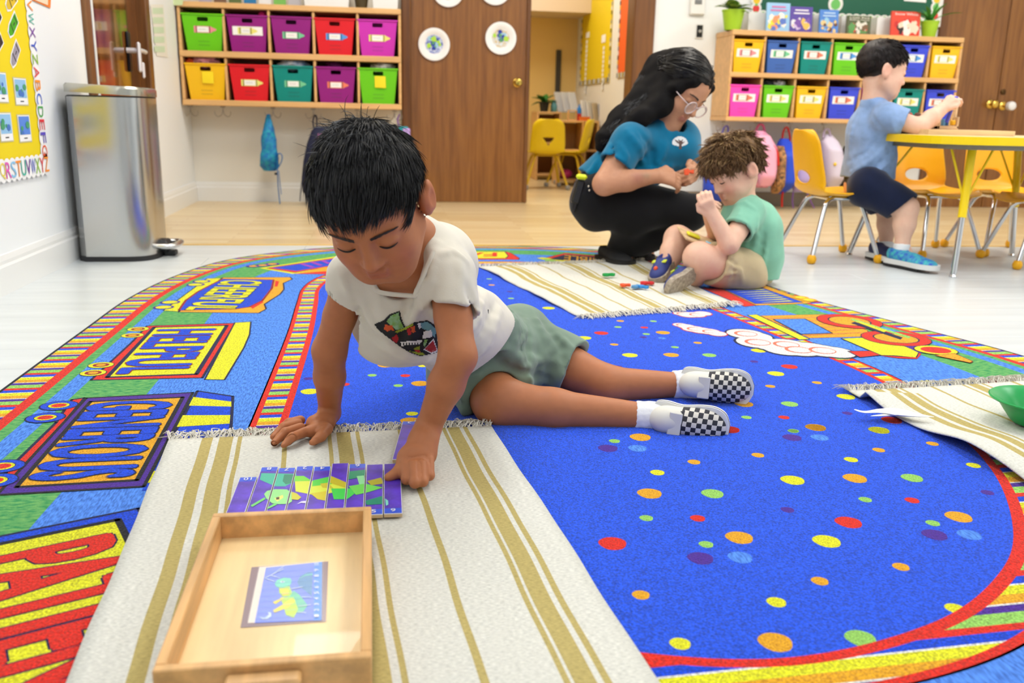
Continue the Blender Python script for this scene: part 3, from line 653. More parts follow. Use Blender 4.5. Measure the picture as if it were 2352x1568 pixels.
# ------------------------------------------------------------------ bulletin board on the left wall
def board_left():
    X = XL+0.004
    t = thing('bulletin_board', 'yellow bulletin board with alphabet border on the white wall', 'bulletin board', (XL, 3.2, 0.4))
    my = mat('yellow_paper', (242, 216, 12), 0.6); y0, y1, z0, z1 = 2.5, 3.655, 0.415, 1.6
    MB().box((X-0.001, (y0+y1)/2, (z0+z1)/2), (0.004, y1-y0, z1-z0)).build('yellow_backing', my, t, world=True)
    cols = [(240, 90, 40), (90, 70, 190), (226, 50, 60), (70, 170, 70), (60, 110, 220), (250, 150, 40), (230, 60, 70), (150, 200, 60), (40, 80, 200), (120, 50, 160), (60, 180, 160), (250, 150, 50), (140, 200, 240), (230, 90, 190), (240, 220, 90)]
    ms = [mat('white_card', (250, 250, 250), .6)]+[mat('letter_%d' % i, c, .6) for i, c in enumerate(cols)]
    b = MB(); bk = MB()
    def letter(ch, y, z, s, up, adv, k):
        # adv, up are (dy, dz)
        org = Vector((X+0.006, y, z)); ux = Vector((0, adv[0], adv[1]))*s*0.8; uy = Vector((0, up[0], up[1]))*s
        put_text(b, ch, org, ux, uy, 1+k % len(cols))
        c = org+ux*.5+uy*.5; rx_, ry_ = ux*0.85, uy*0.74
        bk.add([Vector((X+0.0035+0.0001*(k % 5), 0, 0))+Vector((0, (c+rx_*math.cos(a)+ry_*math.sin(a)).y, (c+rx_*math.cos(a)+ry_*math.sin(a)).z)) for a in np.linspace(0, 2*pi, 15)[:-1]], [tuple(range(14))])
    seq = 'GFEDCBAZYXWVUTSRQPONML'   # upwards along the right edge
    z = 0.43
    for k, ch in enumerate(seq):
        letter(ch, y1-0.012, z+0.044, 0.05, (1, 0), (0, -1), k); z += 0.047
    y = y1+0.03
    for k, ch in enumerate('ZYXWVUTSRQPONM'):
        letter(ch, y-0.035, z0-0.04, 0.055, (0, 1), (1, 0), k+5); y -= 0.045
    bk.build('border_backing', ms[0], t, world=True); b.build('border_lettering', ms, t, world=True)
    # crayon-shaped cut-outs
    def crayon(px0, py0, px1, py1, col, nm):
        a = atX(px0, py0, X); c = atX(px1, py1, X); d = (c-a); L = d.length; d.normalize(); nrm = Vector((1, 0, 0)).cross(d); w_ = L*0.19
        o = MB()
        def out(g, off, mi):
            pts = [a-d*g-nrm*(w_+g), a-d*g+nrm*(w_+g), a+d*L*.75+nrm*(w_+g), a+d*(L+g)+nrm*(w_*.4+g), a+d*(L+g)-nrm*(w_*.4+g), a+d*L*.75-nrm*(w_+g)]
            o.add([p+Vector((off, 0, 0)) for p in pts], [tuple(range(6))], mi)
        out(0.006, 0.002, 0); out(0, 0.003, 1)
        for q in (0.12, 0.62):
            o.add([a+d*L*q-nrm*w_+Vector((.0036, 0, 0)), a+d*L*q+nrm*w_+Vector((.0036, 0, 0)), a+d*L*(q+.05)+nrm*w_+Vector((.0036, 0, 0)), a+d*L*(q+.05)-nrm*w_+Vector((.0036, 0, 0))], [(0, 1, 2, 3)], 2)
        o.add([a+d*L*.3-nrm*w_*.12+Vector((.0038, 0, 0)), a+d*L*.3+nrm*w_*.12+Vector((.0038, 0, 0)), a+d*L*.48+nrm*w_*.12+Vector((.0038, 0, 0)), a+d*L*.48-nrm*w_*.12+Vector((.0038, 0, 0))], [(0, 1, 2, 3)], 2)
        o.build('crayon_cutout', [ms[0], mat('cut_'+nm, col, .6), mat('cutline', (40, 40, 44), .6)], t, world=True).__setitem__('label', nm+' paper crayon')
    crayon(36, 40, 20, 78, (70, 170, 20), 'green'); crayon(40, 104, 26, 148, (160, 152, 166), 'grey'); crayon(34, -12, 14, 16, (226, 190, 40), 'gold'); crayon(-2, 30, -16, 66, (44, 30, 30), 'black'); crayon(2, 88, -14, 118, (58, 36, 30), 'dark brown')
    def card(px0, py0, px1, py1, seed, base):
        r_ = random.Random(seed); a = atX(px0, py0, X); c = atX(px1, py1, X); o = MB(); ya, yb, zt_, zb_ = a.y, c.y, a.z, c.z
        R = lambda u0, u1, v0, v1, off, mi: o.add([(X+off, ya+(yb-ya)*u0, zb_+(zt_-zb_)*v0), (X+off, ya+(yb-ya)*u1, zb_+(zt_-zb_)*v0), (X+off, ya+(yb-ya)*u1, zb_+(zt_-zb_)*v1), (X+off, ya+(yb-ya)*u0, zb_+(zt_-zb_)*v1)], [(0, 1, 2, 3)], mi)
        R(-.06, 1.06, -.05, 1.04, .002, 3); R(0, 1, 0, 1, .0028, 0); R(.05, .95, .26, .96, .0034, 1)
        for k in range(6):
            u, v, s = r_.uniform(.1, .8), r_.uniform(.28, .7), r_.uniform(.08, .2)
            o.add([(X+.0038+.0002*k, ya+(yb-ya)*min(.95, max(.05, u+s*math.cos(q))), zb_+(zt_-zb_)*min(.95, max(.27, v+s*.8*math.sin(q)))) for q in np.linspace(0, 2*pi, 11)[:-1]], [tuple(range(10))], 2 if k % 2 else 4)
        R(.35, .65, .1, .14, .0036, 5)
        o.build('picture_card', [ms[0], mat('card_sky_%d' % base, ((150, 200, 240), (90, 140, 230))[base], .5), mat('card_green', (70, 160, 110), .5), mat('card_sleeve', (214, 206, 150), .3), mat('card_blue', (70, 120, 200), .5), mat('cutline', (40, 40, 44), .6)], t, world=True)
    card(-14, 166, 18, 234, 1, 0); card(29, 179, 63, 240, 2, 0); card(-6, 260, 29, 322, 3, 0); card(38, 265, 71, 323, 4, 1)
board_left()
mb = MB(); a = [atX(x, y, XL+0.003) for (x, y) in ((75, -20), (118, -20), (116, 19), (75, 1))]
mb.flat(a, 0); a2 = [atX(x, y, XL+0.004) for (x, y) in ((80, -20), (111, -20), (110, 12), (80, 0))]; mb.flat(a2, 1)
tag(mb.build('wall_poster', [mat('poster_orange', (244, 130, 40), .6), mat('poster_peach', (246, 220, 190), .6)]), 'corner of an orange bordered poster above the trash can', 'poster')
mb = MB(); P = lambda x, y, o=0.003: atX(x, y, XL+o)
mb.flat([P(345, 10), P(375, 10), P(386, 132), P(360, 128)], 0)
for k in range(5): mb.flat([P(350+k, 18+k*22, .004), P(374+k, 18+k*22, .004), P(375+k, 32+k*22, .004), P(351+k, 32+k*22, .004)], 1)
tag(mb.build('wall_poster', [mat('poster_pale', (238, 236, 226), .6), mat('poster_mint', (206, 226, 196), .6)]), 'pale poster with mint stripes between the left door and the cubby', 'poster')
mb = MB().flat([atY(378, -12, 6.11), atY(423, -12, 6.11), atY(419, 12, 6.11), atY(378, 12, 6.11)])
tag(mb.build('paper_sheet', mat('pale_green_paper', (206, 222, 170), .6)), 'pale green sheet hanging over the cubby corner by the left wall', 'paper')

# ------------------------------------------------------------------ things on top of the five-column cubby
m_wplast = mat('translucent_white_plastic', (236, 238, 238), .4)
z = ZL[2][1]
def open_box(name, label, c, s, m, cat='container', taper=0.9, group=None):
    mb = MB(); x, y, h = s[0]/2, s[1]/2, s[2]; t = 0.003
    def ring(f, z, i=0): return [(-x*f+i, -y*f+i, z), (x*f-i, -y*f+i, z), (x*f-i, y*f-i, z), (-x*f+i, y*f-i, z)]
    V = ring(taper, 0)+ring(1, h)+ring(1, h, t)+ring(taper, t, t)
    F_ = [(0, 3, 2, 1)]
    for i in range(4):
        j = (i+1) % 4; F_ += [(i, j, 4+j, 4+i), (4+i, 4+j, 8+j, 8+i), (8+i, 8+j, 12+j, 12+i)]
    F_.append((12, 13, 14, 15)); mb.add(V, F_)
    o = mb.build(name, m); o.location = c; return tag(o, label, cat, group)
def book(name, label, c, s, col, group=None, rotz=0.0, tilt=0.0, cover=None):
    t = thing(name, label, 'book', c, rotz, group); Rm = Matrix.Rotation(tilt, 3, 'X')
    w_, th, h = s
    o = MB()
    for y_ in (-th/2, th/2): o.box((0, y_, h/2), (w_, 0.002, h), 0.0005)
    o.box((-w_/2, 0, h/2), (0.002, th, h), 0.0005)
    o.v = [tuple(Rm @ Vector(p)) for p in o.v]; o.build('cover', col, t)
    g = MB().box((0.002, 0, h/2), (w_-0.006, th-0.002, h-0.006)); g.v = [tuple(Rm @ Vector(p)) for p in g.v]; g.build('pages', mat('page_edges', (236, 230, 214), .8), t)
    if cover: cover(t, Rm, w_, h, -th/2-0.0016)
    return t
xs = np.linspace(atY(470, 4, 6.2).x, atY(676, 4, 6.2).x, 7)
bc = [(176, 170, 190), (120, 90, 70), (90, 110, 60), (30, 120, 180), (230, 232, 236), (120, 190, 90), (190, 190, 200)]
bn = ['grey', 'brown', 'olive', 'blue', 'white', 'green', 'pale grey']
for i in range(7):
    book('book', bn[i]+' book standing on the five-column cubby, only its foot showing', (xs[i], 6.22, z), (0.075, 0.012, 0.17), mat('spine_%d' % i, bc[i], .5), 'books on the five-column cubby')
open_box('storage_box', 'white box on the cubby beside the row of books', (atY(752, 6, 6.24).x, 6.24, z), (0.3, 0.2, 0.15), m_wplast, group='white boxes on the cubby')
open_box('storage_box', 'white box on the cubby next to the brown door', (atY(885, 8, 6.24).x, 6.24, z), (0.17, 0.2, 0.16), m_wplast, group='white boxes on the cubby')
o = MB().lathe([(0.035, 0), (0.05, 0.1), (0.053, 0.1), (0.053, 0.11), (0.047, 0.11), (0.045, 0.09), (0.0001, 0.085)], (0, 0, 0), 20, caps=False).build('plant_pot', mat('dark_olive_pot', (72, 60, 30), .6), smooth=40); o.location = (atY(830, 6, 6.2).x, 6.2, z); tag(o, 'small dark olive pot between the white boxes on the cubby', 'pot')

# ------------------------------------------------------------------ green board above the long cubby
def green_board():
    x0, x1, z0, z1 = 2.58, 3.99, 1.3, 2.3; Y = YB-0.012
    t = thing('chalkboard', 'dark green board with an apple border above the long cubby', 'chalkboard', ((x0+x1)/2, YB, z0))
    MB().box(((x0+x1)/2, YB-0.008, (z0+z1)/2), (x1-x0, 0.012, z1-z0)).build('green_panel', mat('chalk_green', (0, 92, 66), .5), t, world=True)
    MB().box((x1+0.012, YB-0.01, (z0+z1)/2), (0.024, 0.02, z1-z0), .004).build('white_edge', m_base, t, world=True)
    cols = [mat('border_white', (244, 244, 238), .6), mat('apple_red', (232, 62, 62), .6), mat('apple_yellow', (246, 206, 50), .6), mat('apple_green', (116, 200, 104), .6)]
    br = MB(); k = 0
    def piece(x, z_, r):
        nonlocal k
        br.add([(x+r*1.25*math.cos(a), Y-.004-.0002*(k % 4), z_+r*1.25*math.sin(a)) for a in np.linspace(0, 2*pi, 15)[:-1]], [tuple(range(14))], 0)
        br.add([(x+r*math.cos(a)*.8, Y-.0055, z_+r*math.sin(a)*.8-.003) for a in np.linspace(0, 2*pi, 13)[:-1]], [tuple(range(12))], 1+(k*2+k//3) % 3)
        br.add([(x+r*.35*math.cos(a), Y-.006, z_+r*.7+r*.25*math.sin(a)) for a in np.linspace(0, 2*pi, 9)[:-1]], [tuple(range(8))], 3); k += 1
    x = x0+0.02
    while x < x1: piece(x, z0+0.03, 0.032); x += 0.054
    z_ = z0+0.08
    while z_ < z1: piece(x1-0.03, z_, 0.032); piece(x0+0.02, z_, 0.032); z_ += 0.056
    piece(3.19, 1.43, 0.045)
    br.build('apple_border', cols, t, world=True)
    MB().flat([atY(2078, -12, Y-.004), atY(2128, -12, Y-.004), atY(2127, 6, Y-.004), atY(2076, 2, Y-.004)]).build('paper_note', m_paper, t, world=True)
green_board()
# plants, boxes and books on the long cubby
z = ZR[2][1]
def pot_plant(name, label, c, r, h, leaves, m_leaf, m_pot, wide, seed):
    r_ = random.Random(seed); t = thing(name, label, 'potted plant', c, 0, 'plants in lime green pots')
    MB().lathe([(r*.72, 0), (r, h*.93), (r*1.05, h*.93), (r*1.05, h), (r*.95, h), (r*.9, h*.85), (0.001, h*.84)], (0, 0, 0), 24, caps=False).build('pot', m_pot, t, smooth=40)
    MB().lathe([(0.001, 0), (r*.92, 0)], (0, 0, h*.87), 20, caps=False).build('soil', mat('soil', (60, 42, 30), .95), t)
    for k in range(leaves):
        a = 2*pi*k/leaves+r_.uniform(-.3, .3); L = r_.uniform(.8, 1.2)*(0.13 if wide else 0.2); el = r_.uniform(.3, 1.2) if wide else r_.uniform(.7, 1.35); Wd = (0.034 if wide else 0.013)*r_.uniform(.8, 1.2)
        rows = []; n = 7
        for i in range(n):
            u = i/(n-1); dr = L*(u*math.cos(el)+0.25*u*u); dz = L*(u*math.sin(el)-0.55*u*u*math.cos(el)); p = Vector((math.cos(a)*dr, math.sin(a)*dr, h*.86+dz)); sd = Vector((-math.sin(a), math.cos(a), 0)); ww = Wd*math.sin(pi*min(.985, .08+u*.92))
            rows.append([p-sd*ww+Vector((0, 0, ww*.35)), p, p+sd*ww+Vector((0, 0, ww*.35))])
        mb = MB(); mb.grid(rows); mb.build('leaf', m_leaf, t, smooth=60)
m_lime = mat('lime_pot', (164, 206, 40), .45)
pot_plant('potted_plant', 'broad-leaved plant in a lime green pot at the teacher end of the long cubby', (atY(1682, 62, 6.18).x, 6.18, z), 0.075, 0.13, 11, mat('variegated_leaf', (52, 110, 44), .5, noise=(40, .4), rgb2=(150, 180, 70)), m_lime, True, 3)
pot_plant('potted_plant', 'spiky plant in a lime green pot beside the brown doors', (atY(2131, 93, 6.2).x, 6.2, z), 0.06, 0.11, 9, mat('aloe_leaf', (64, 140, 50), .45), m_lime, False, 8)
wb_px = [(1733, 0.15, .13, 'white box beside the lime pot on the long cubby'), (1868, .07, .13, 'white box between the purple and blue books'), (1934, .08, .13, 'white box between the blue and green books'), (2024, .14, .13, 'white box beside the red book')]
for (px, ww, hh, l) in wb_px:
    open_box('storage_box', l, (atY(px, 66, 6.3).x, 6.3, z), (ww, 0.12, hh), m_wplast, group='white boxes on the long cubby')
def cover_art(title, tcol, bgs, seed, rows=1):
    def f(t, Rm, w_, h, y):
        r_ = random.Random(seed); mb = MB(); ms = [mat('title_'+str(tcol), tcol, .5)]+[mat('art_%s' % (c,), c, .5) for c in bgs]
        for k in range(18):
            x0 = r_.uniform(-.36, .36)*w_; z0 = r_.uniform(.1, .55)*h; s = r_.uniform(.05, .15)*w_
            mb.add([(max(-w_*.46, min(w_*.46, x0+s*math.cos(a)*r_.uniform(.7, 1.3))), y-.0003*k*.3, max(.03*h, z0+s*math.sin(a)*r_.uniform(.7, 1.4))) for a in np.linspace(0, 2*pi, 11)[:-1]], [tuple(range(10))], 1+r_.randrange(len(bgs)))
        if title:
            for i, s in enumerate(title): put_text(mb, s, (-w_*.4, y-.004, h*(.84-.13*i)), (w_*.8, 0, 0), (0, 0, h*.1), 0)
        else:
            for i in range(2): mb.box((0, y-.002, h*(.86-.12*i)), (w_*(.6+.1*i), .001, h*.05), 0, mi=0)
        mb.v = [tuple(Rm @ Vector(p)) for p in mb.v]; mb.build('cover_art', ms, t)
    return f
BKG = 'picture books standing on the long cubby'
def pbook(px0, px1, ptop, label, col, art, rz=0.0):
    a = atY(px0, 66, 6.17); b = atY(px1, 66, 6.17); tp = atY((px0+px1)/2, ptop, 6.17)
    book('picture_book', label, ((a.x+b.x)/2, 6.17, z), (b.x-a.x, 0.014, max(.08, tp.z-z)), mat('cover_'+label[:14], col, .35), BKG, rz, -0.1, art)
pbook(1759, 1812, 6, 'tall pale blue picture book with pink title, farthest from the brown doors', (150, 196, 236), cover_art(None, (214, 110, 170), [(240, 150, 100), (90, 120, 200), (230, 220, 60), (250, 240, 230)], 1))
pbook(1813, 1864, 15, 'purple-topped picture book beside the pale blue one', (84, 62, 160), cover_art(None, (240, 236, 250), [(210, 190, 230), (240, 190, 90), (120, 80, 170), (230, 230, 240)], 2))
pbook(1881, 1924, 22, 'bright blue picture book in the middle of the row', (76, 132, 214), cover_art(None, (190, 220, 250), [(100, 60, 40), (230, 200, 140), (150, 200, 230)], 3))
pbook(1944, 1999, 36, 'dark green and red picture book next to the white box', (84, 92, 60), cover_art(['Little Red', 'Riding Hood'], (244, 240, 226), [(220, 70, 60), (226, 222, 210), (120, 90, 60), (90, 150, 80)], 4))
pbook(2046, 2112, 26, 'red picture book at the end of the row near the spiky plant', (222, 70, 48), cover_art(['Snow White'], (250, 244, 236), [(44, 34, 34), (244, 214, 190), (200, 40, 40), (250, 240, 230)], 5))
# thermostat and dial plate on the white wall
c = atY(1600, 16, YB); t = thing('thermostat', 'white wall thermostat above the teacher', 'thermostat', (c.x, YB, c.z))
MB().box((0, -.016, 0), (.11, .03, .11), .008).build('case', m_base, t); MB().box((0, -.034, .03), (.05, .006, .03), .002).build('lever', mat('grey_plastic', (120, 122, 124), .4), t)
c = atY(1606, 72, YB); t = thing('dial_switch', 'black dial switch plate below the thermostat', 'switch', (c.x, YB, c.z))
MB().box((0, -.004, 0), (.058, .008, .1), .002).build('bezel', m_base, t); MB().box((0, -.009, 0), (.044, .004, .082), .002).build('plate', mat('black_plastic', (24, 24, 26), .4), t)
MB().cyl((0, -.01, 0), (0, -.028, 0), .011, .009).build('dial', mat('grey_knob', (180, 180, 178), .4), t)

# ------------------------------------------------------------------ the room through the doorway
FB = 9.3; FX = 1.93
m_yel = mat('warm_yellow_wall', (244, 208, 130), .6)
struct('wall_far', MB().box((0.5, FB+.06, ZC/2), (4, .12, ZC)), m_yel)
struct('wall_far_right', MB().box((FX+.06, (YB+.14+FB)/2, ZC/2), (.12, FB-YB-.14, ZC)), m_wallw)
struct('wall_far_left', MB().box((-1.0, (YB+.14+FB)/2, ZC/2), (.12, FB-YB-.14, ZC)), m_wallw)
struct('ceiling_far', MB().box((0.5, (YB+FB)/2+.07, ZC+.05), (3.2, FB-YB, .1)), m_ceil)
struct('ceiling_soffit', MB().box((0.5, FB-.3, (1.55+ZC)/2), (3.0, .6, ZC-1.55)), mat('beige_soffit', (226, 204, 178), .7))
L = bpy.data.lights.new('lamp_light', 'AREA'); L.shape = 'RECTANGLE'; L.size = .6; L.size_y = 1.2; L.energy = 130*KEY; L.color = WARM
lo = bpy.data.objects.new('lamp_light', L); COL.objects.link(lo); lo.location = (0.9, 7.6, ZC-.03)
t = thing('ceiling_light', 'white ceiling troffer in the yellow room beyond the doorway', 'ceiling light', (0.9, 7.6, ZC), 0, 'recessed ceiling troffers')
MB().box((0, 0, -.006), (.6, 1.2, .006)).build('diffuser', MATS['lamp_diffuser'], t); MB().box((0.31, 0, -.012), (.03, 1.26, .024)).box((-0.31, 0, -.012), (.03, 1.26, .024)).build('frame', m_base, t)
# yellow notice board and orange chart on its side wall
def side_panel(name, label, quad, m, strips, cat):
    X = FX-.004; pts = [atX(x, y, X) for (x, y) in quad]; ys = [p.y for p in pts]; y0, y1 = min(ys), max(ys); zb_ = min(p.z for p in pts); zt_ = 2.0
    t = thing(name, label, cat, (FX, (y0+y1)/2, zb_))
    MB().box((X, (y0+y1)/2, (zb_+zt_)/2), (.006, y1-y0, zt_-zb_)).build('backing', m, t, world=True)
    br = MB()
    for k in range(26):
        yy = y0+(y1-y0)*(k+.5)/26; br.box((X-.005, yy, zb_+.02), (.003, (y1-y0)/26*.9, .04), 0, mi=k % 4)
    for k in range(30):
        zz = zb_+(zt_-zb_)*(k+.5)/30; br.box((X-.005, y0+.015, zz), (.003, .03, .03), 0, mi=(k*3) % 4).box((X-.005, y1-.015, zz), (.003, .03, .03), 0, mi=(k*3+1) % 4)
    br.build('patterned_border', [mat('bd_white', (226, 226, 220), .6), mat('bd_dark', (74, 70, 66), .6), mat('bd_gold', (220, 190, 60), .6), mat('bd_grey', (150, 150, 150), .6)], t, world=True)
    for (u, za, zb2, n, ww) in strips:
        for k in range(n):
            zz = za+(zb2-za)*k/max(1, n-1); MB().box((X-.006, y0+(y1-y0)*u, zz), (.002, ww, abs(zb2-za)/n*.8), 0).build('paper_strip', m_paper, t, world=True)
side_panel('notice_board', 'tall yellow notice board with white paper strips in the far room', [(1345, 0), (1408, 0), (1400, 188), (1332, 196)], mat('far_yellow_paper', (234, 204, 10), .6), [(.2, .86, 1.2, 10, .05), (.78, .84, 1.3, 12, .06), (.22, 1.28, 1.36, 1, .14), (.76, 1.36, 1.42, 1, .14)], 'notice board')
side_panel('wall_chart', 'narrow orange chart with a white card beside the doorway jamb', [(1426, 0), (1470, 0), (1470, 172), (1426, 178)], mat('far_orange_paper', (240, 100, 30), .6), [(.4, .99, 1.06, 1, .14), (.4, 1.2, 1.3, 1, .2)], 'chart')
struct('window_1', MB().box((1.74, FB-.012, 1.02), (.05, .03, .46), .004), mat('dark_frame', (60, 56, 52), .5))
def shelf_unit(name, label, x0, x1, yf, zt_, d, nsh, group=None):
    t = thing(name, label, 'shelf', ((x0+x1)/2, yf, 0), 0, group); B = lambda nm_, c, s, m=m_birch: MB().box(c, s, .003).build(nm_, m, t, world=True)
    B('top', ((x0+x1)/2, yf+d/2, zt_-.009), (x1-x0, d, .018)); B('side_panel', (x0+.009, yf+d/2, zt_/2-.009), (.018, d, zt_-.018)); B('side_panel', (x1-.009, yf+d/2, zt_/2-.009), (.018, d, zt_-.018))
    for k in range(nsh): B('shelf_board', ((x0+x1)/2, yf+d/2, .05+(zt_-.05)*k/nsh), (x1-x0-.036, d-.01, .018))
    B('back_panel', ((x0+x1)/2, yf+d-.006, zt_/2), (x1-x0-.036, .01, zt_-.05), mat('birch_back_far', (186, 136, 84), .6))
a = atY(1286, 276, 8.1); b = atY(1343, 276, 8.1); shelf_unit('shelf_unit', 'low birch shelf unit behind the yellow chairs in the far room', a.x, b.x, 8.1, a.z, .3, 2, 'far room shelves')
b2 = atY(1415, 276, 8.1); shelf_unit('shelf_unit', 'low birch shelf unit next to the teacher\'s back', b.x+.005, min(b2.x, FX-.02), 8.1, a.z, .3, 2, 'far room shelves')
c0 = atY(1234, 256, 8.75); c1 = atY(1290, 256, 8.75); shelf_unit('shelf_unit', 'taller dark-bayed shelf unit under the window plant in the far room', c0.x, c1.x, 8.75, c0.z, .35, 2, 'far room shelves')
zt1 = a.z; zt2 = c0.z
p = atY(1250, 254, 8.85); pot_plant('potted_plant', 'leafy plant in a small black pot on the taller far shelf', (p.x, 8.86, zt2), .05, .09, 14, mat('aloe_leaf2', (50, 120, 40), .5), mat('black_pot', (30, 32, 30), .5), True, 5)
p = atY(1272, 250, 8.85); o = MB().lathe([(.03, 0), (.034, .06), (.02, .09), (.02, .11)], (0, 0, 0), 16).build('glass_jar', mat('teal_glass', (90, 150, 160), .2), smooth=40); o.location = (p.x, 8.85, zt2); tag(o, 'small teal jar beside the black plant pot in the far room', 'jar')
for k in range(3):
    p = atY(1292+k*13, 258, 8.9); book('workbook', ['white workbook leaning nearest the window plant', 'white workbook leaning between two others', 'white workbook leaning nearest the yellow notice board'][k], (p.x, 8.95-.05*k, zt2 if k < 1 else zt2), (.09, .012, .2), mat('workbook_cover', (222, 222, 224), .5), 'workbooks on the far shelf', 0.5, -0.35)
for k in range(4):
    p = atY(1345+k*13, 272, 8.2); book('workbook', ['white reader standing behind the orange basket', 'pale reader second on the low far shelf', 'tan reader third on the low far shelf', 'grey reader nearest the teacher\'s hair'][k], (p.x, 8.22, zt1), (.06, .014, .18-.01*k), mat('reader_%d' % k, ((232, 232, 230), (224, 222, 214), (196, 176, 140), (170, 170, 174))[k], .5), 'readers on the low far shelf', 0.6, -0.2)
p = atY(1330, 268, 8.16); t = thing('paint_bottle', 'blue and red squeeze bottle on the low far shelf', 'bottle', (p.x, 8.16, zt1))
MB().lathe([(.022, 0), (.022, .06)], (0, 0, 0), 14).build('lower_half', mat('bottle_red', (200, 40, 40), .4), t, smooth=40); MB().lathe([(.022, .06), (.022, .1), (.01, .12), (.008, .14)], (0, 0, 0), 14).build('upper_half', mat('bottle_blue', (30, 120, 200), .4), t, smooth=40)
p = atY(1314, 272, 8.16); mb = MB()
for (cc, ss) in (((0, 0, .005), (.08, .04, .01)), ((0, 0, .085), (.08, .04, .01)), ((-.036, 0, .045), (.01, .04, .07)), ((.036, 0, .045), (.01, .04, .07))): mb.box(cc, ss, .001)
o = mb.build('wooden_cube', m_birch); o.location = (p.x, 8.16, zt1); tag(o, 'small open wooden cube on the low far shelf', 'toy')
p = atY(1342, 274, 8.13); open_box('basket', 'shallow orange basket on the low far shelf', (p.x, 8.14, zt1), (.1, .06, .035), mat('orange_plastic', (238, 120, 40), .5), 'basket')
p = atY(1302, 385, 8.12); crumple('toy_pouch', 'bright pink pouch on the bottom of the low far shelf', (p.x, 8.2, .1), (.06, .05, .04), mat('pouch_pink', (232, 70, 150), .6), 4.4, 'pouch')

# ------------------------------------------------------------------ children's chairs
m_chr = mat('chrome', (214, 214, 216), .12, 1.0)
def make_chair(m_shell, m_foot, label, loc, rz, group, hole='oval', m_leg=m_chr, dark_wall=False):
    t = thing('chair', label, 'chair', loc, rz, group)
    prof = smoothpath([(-.205, 0, .585), (-.195, 0, .54), (-.178, 0, .46), (-.162, 0, .39), (-.15, 0, .34), (-.128, 0, .312), (-.09, 0, .302), (0, 0, .298), (.09, 0, .304), (.14, 0, .304), (.168, 0, .292)], 6)
    n = len(prof); NU = 31; s = [0]
    for i in range(1, n): s.append(s[-1]+(prof[i]-prof[i-1]).length)
    S = s[-1]; P = np.zeros((n, NU, 3)); Q = np.zeros((n, NU, 2))
    for i in range(n):
        q = s[i]
        hw = .15-.02*max(0, 1-q/.2)
        if q < .07: hw *= math.sqrt(max(.0, 1-((.07-q)/.072)**2))*.55+.45
        if q > S-.05: hw *= .55+.45*math.sqrt(max(0, 1-((q-(S-.05))/.052)**2))
        for j in range(NU):
            u = j/(NU-1)*2-1; e = abs(u)**3
            back = min(1, max(0, (.3-q)/.06)); seat = 1-back
            P[i, j] = (prof[i].x+back*.035*e, u*hw, prof[i].z+seat*.014*e*(1 if q < S-.05 else .3)-(.006*(1-u*u) if seat > .9 else 0)); Q[i, j] = (u*hw, q)
    # hand hole low in the back
    c0 = .215; keep = []
    if hole == 'oval': rho = np.sqrt((Q[..., 0]/.066)**2+((Q[..., 1]-c0)/.03)**2)
    else:
        rho = np.maximum(np.abs(Q[..., 0])/(.05*np.clip(1-(Q[..., 1]-.15)/.075, .02, 1)), np.abs((Q[..., 1]-.185)/.036))
        rho = np.maximum(np.abs(Q[..., 0])*1.0/.055+(Q[..., 1]-.15)/.075*0.9, (.15-Q[..., 1])/.002+1)
        rho = np.where((Q[..., 1] < .148), 2.0, np.abs(Q[..., 0])/.055+np.clip(Q[..., 1]-.15, 0, 1)/.075)
    mb = MB(); idx = {}
    V = P.reshape(-1, 3); Fs = []
    for i in range(n-1):
        for j in range(NU-1):
            r_ = rho[i:i+2, j:j+2].mean()
            if r_ < 1.0: continue
            Fs.append((i*NU+j, i*NU+j+1, (i+1)*NU+j+1, (i+1)*NU+j))
    if hole == 'oval':      # pull ragged hole edge onto the ellipse
        used = {}
        for f in Fs:
            for k in f: used[k] = used.get(k, 0)+1
        Vn = V.copy()
        for k, cnt in used.items():
            i, j = divmod(k, NU); r_ = rho[i, j]
            if .72 < r_ < 1.35 and cnt < 4 and 0 < j < NU-1:
                du = Q[i, j, 0]/r_-Q[i, j, 0]; dq = (Q[i, j, 1]-c0)/r_+c0-Q[i, j, 1]
                Vn[k, 1] += du; ti = prof[min(n-1, i+1)]-prof[max(0, i-1)]; ti = ti/ti.length; Vn[k] += np.array(ti)*dq
        V = Vn
    mb.add([tuple(p) for p in V], Fs)
    sh = mb.build('shell', m_shell, t, smooth=70); md = sh.modifiers.new('thickness', 'SOLIDIFY'); md.thickness = .006; md.offset = 0
    # chrome legs bent under the seat, ball glides
    ft = [(-.165, -.18), (-.165, .18), (.165, -.165), (.165, .165)]
    for (fx, fy) in ft:
        sx = 1 if fx > 0 else -1; sy2 = 1 if fy > 0 else -1
        MB().tube(smoothpath([(0.0, sy2*.085, .284), (sx*.045, sy2*.086, .284), (sx*.078, sy2*.098, .268), (sx*.1, sy2*.115, .22), (fx, fy, .02)], 5), .0105, 10).build('leg', m_leg, t, smooth=60)
        MB().lathe([(.012, .04), (.016, .037), (.0205, .026), (.021, .018), (.018, .006), (.01, 0)][::-1], (fx, fy, 0), 14).build('ball_glide', m_foot, t, smooth=60)
    MB().cyl((-.06, -.09, .284), (-.06, .09, .284), .009, n=10).cyl((.06, -.09, .284), (.06, .09, .284), .009, n=10).build('cross_bar', m_leg, t, smooth=60)
    return t
m_shellY = mat('yellow_shell_plastic', (255, 184, 4), .36); m_ballY = mat('yellow_glide', (250, 180, 6), .5)
CG = 'yellow chairs around the yellow table'
make_chair(m_shellY, m_ballY, 'yellow moulded chair under the boy in the blue shirt', (2.06, 3.96, 0), 0.0, CG)
make_chair(m_shellY, m_ballY, 'yellow chair behind the table nearest the boy in blue', (2.66, 4.1, 0), -pi/2+.12, CG)
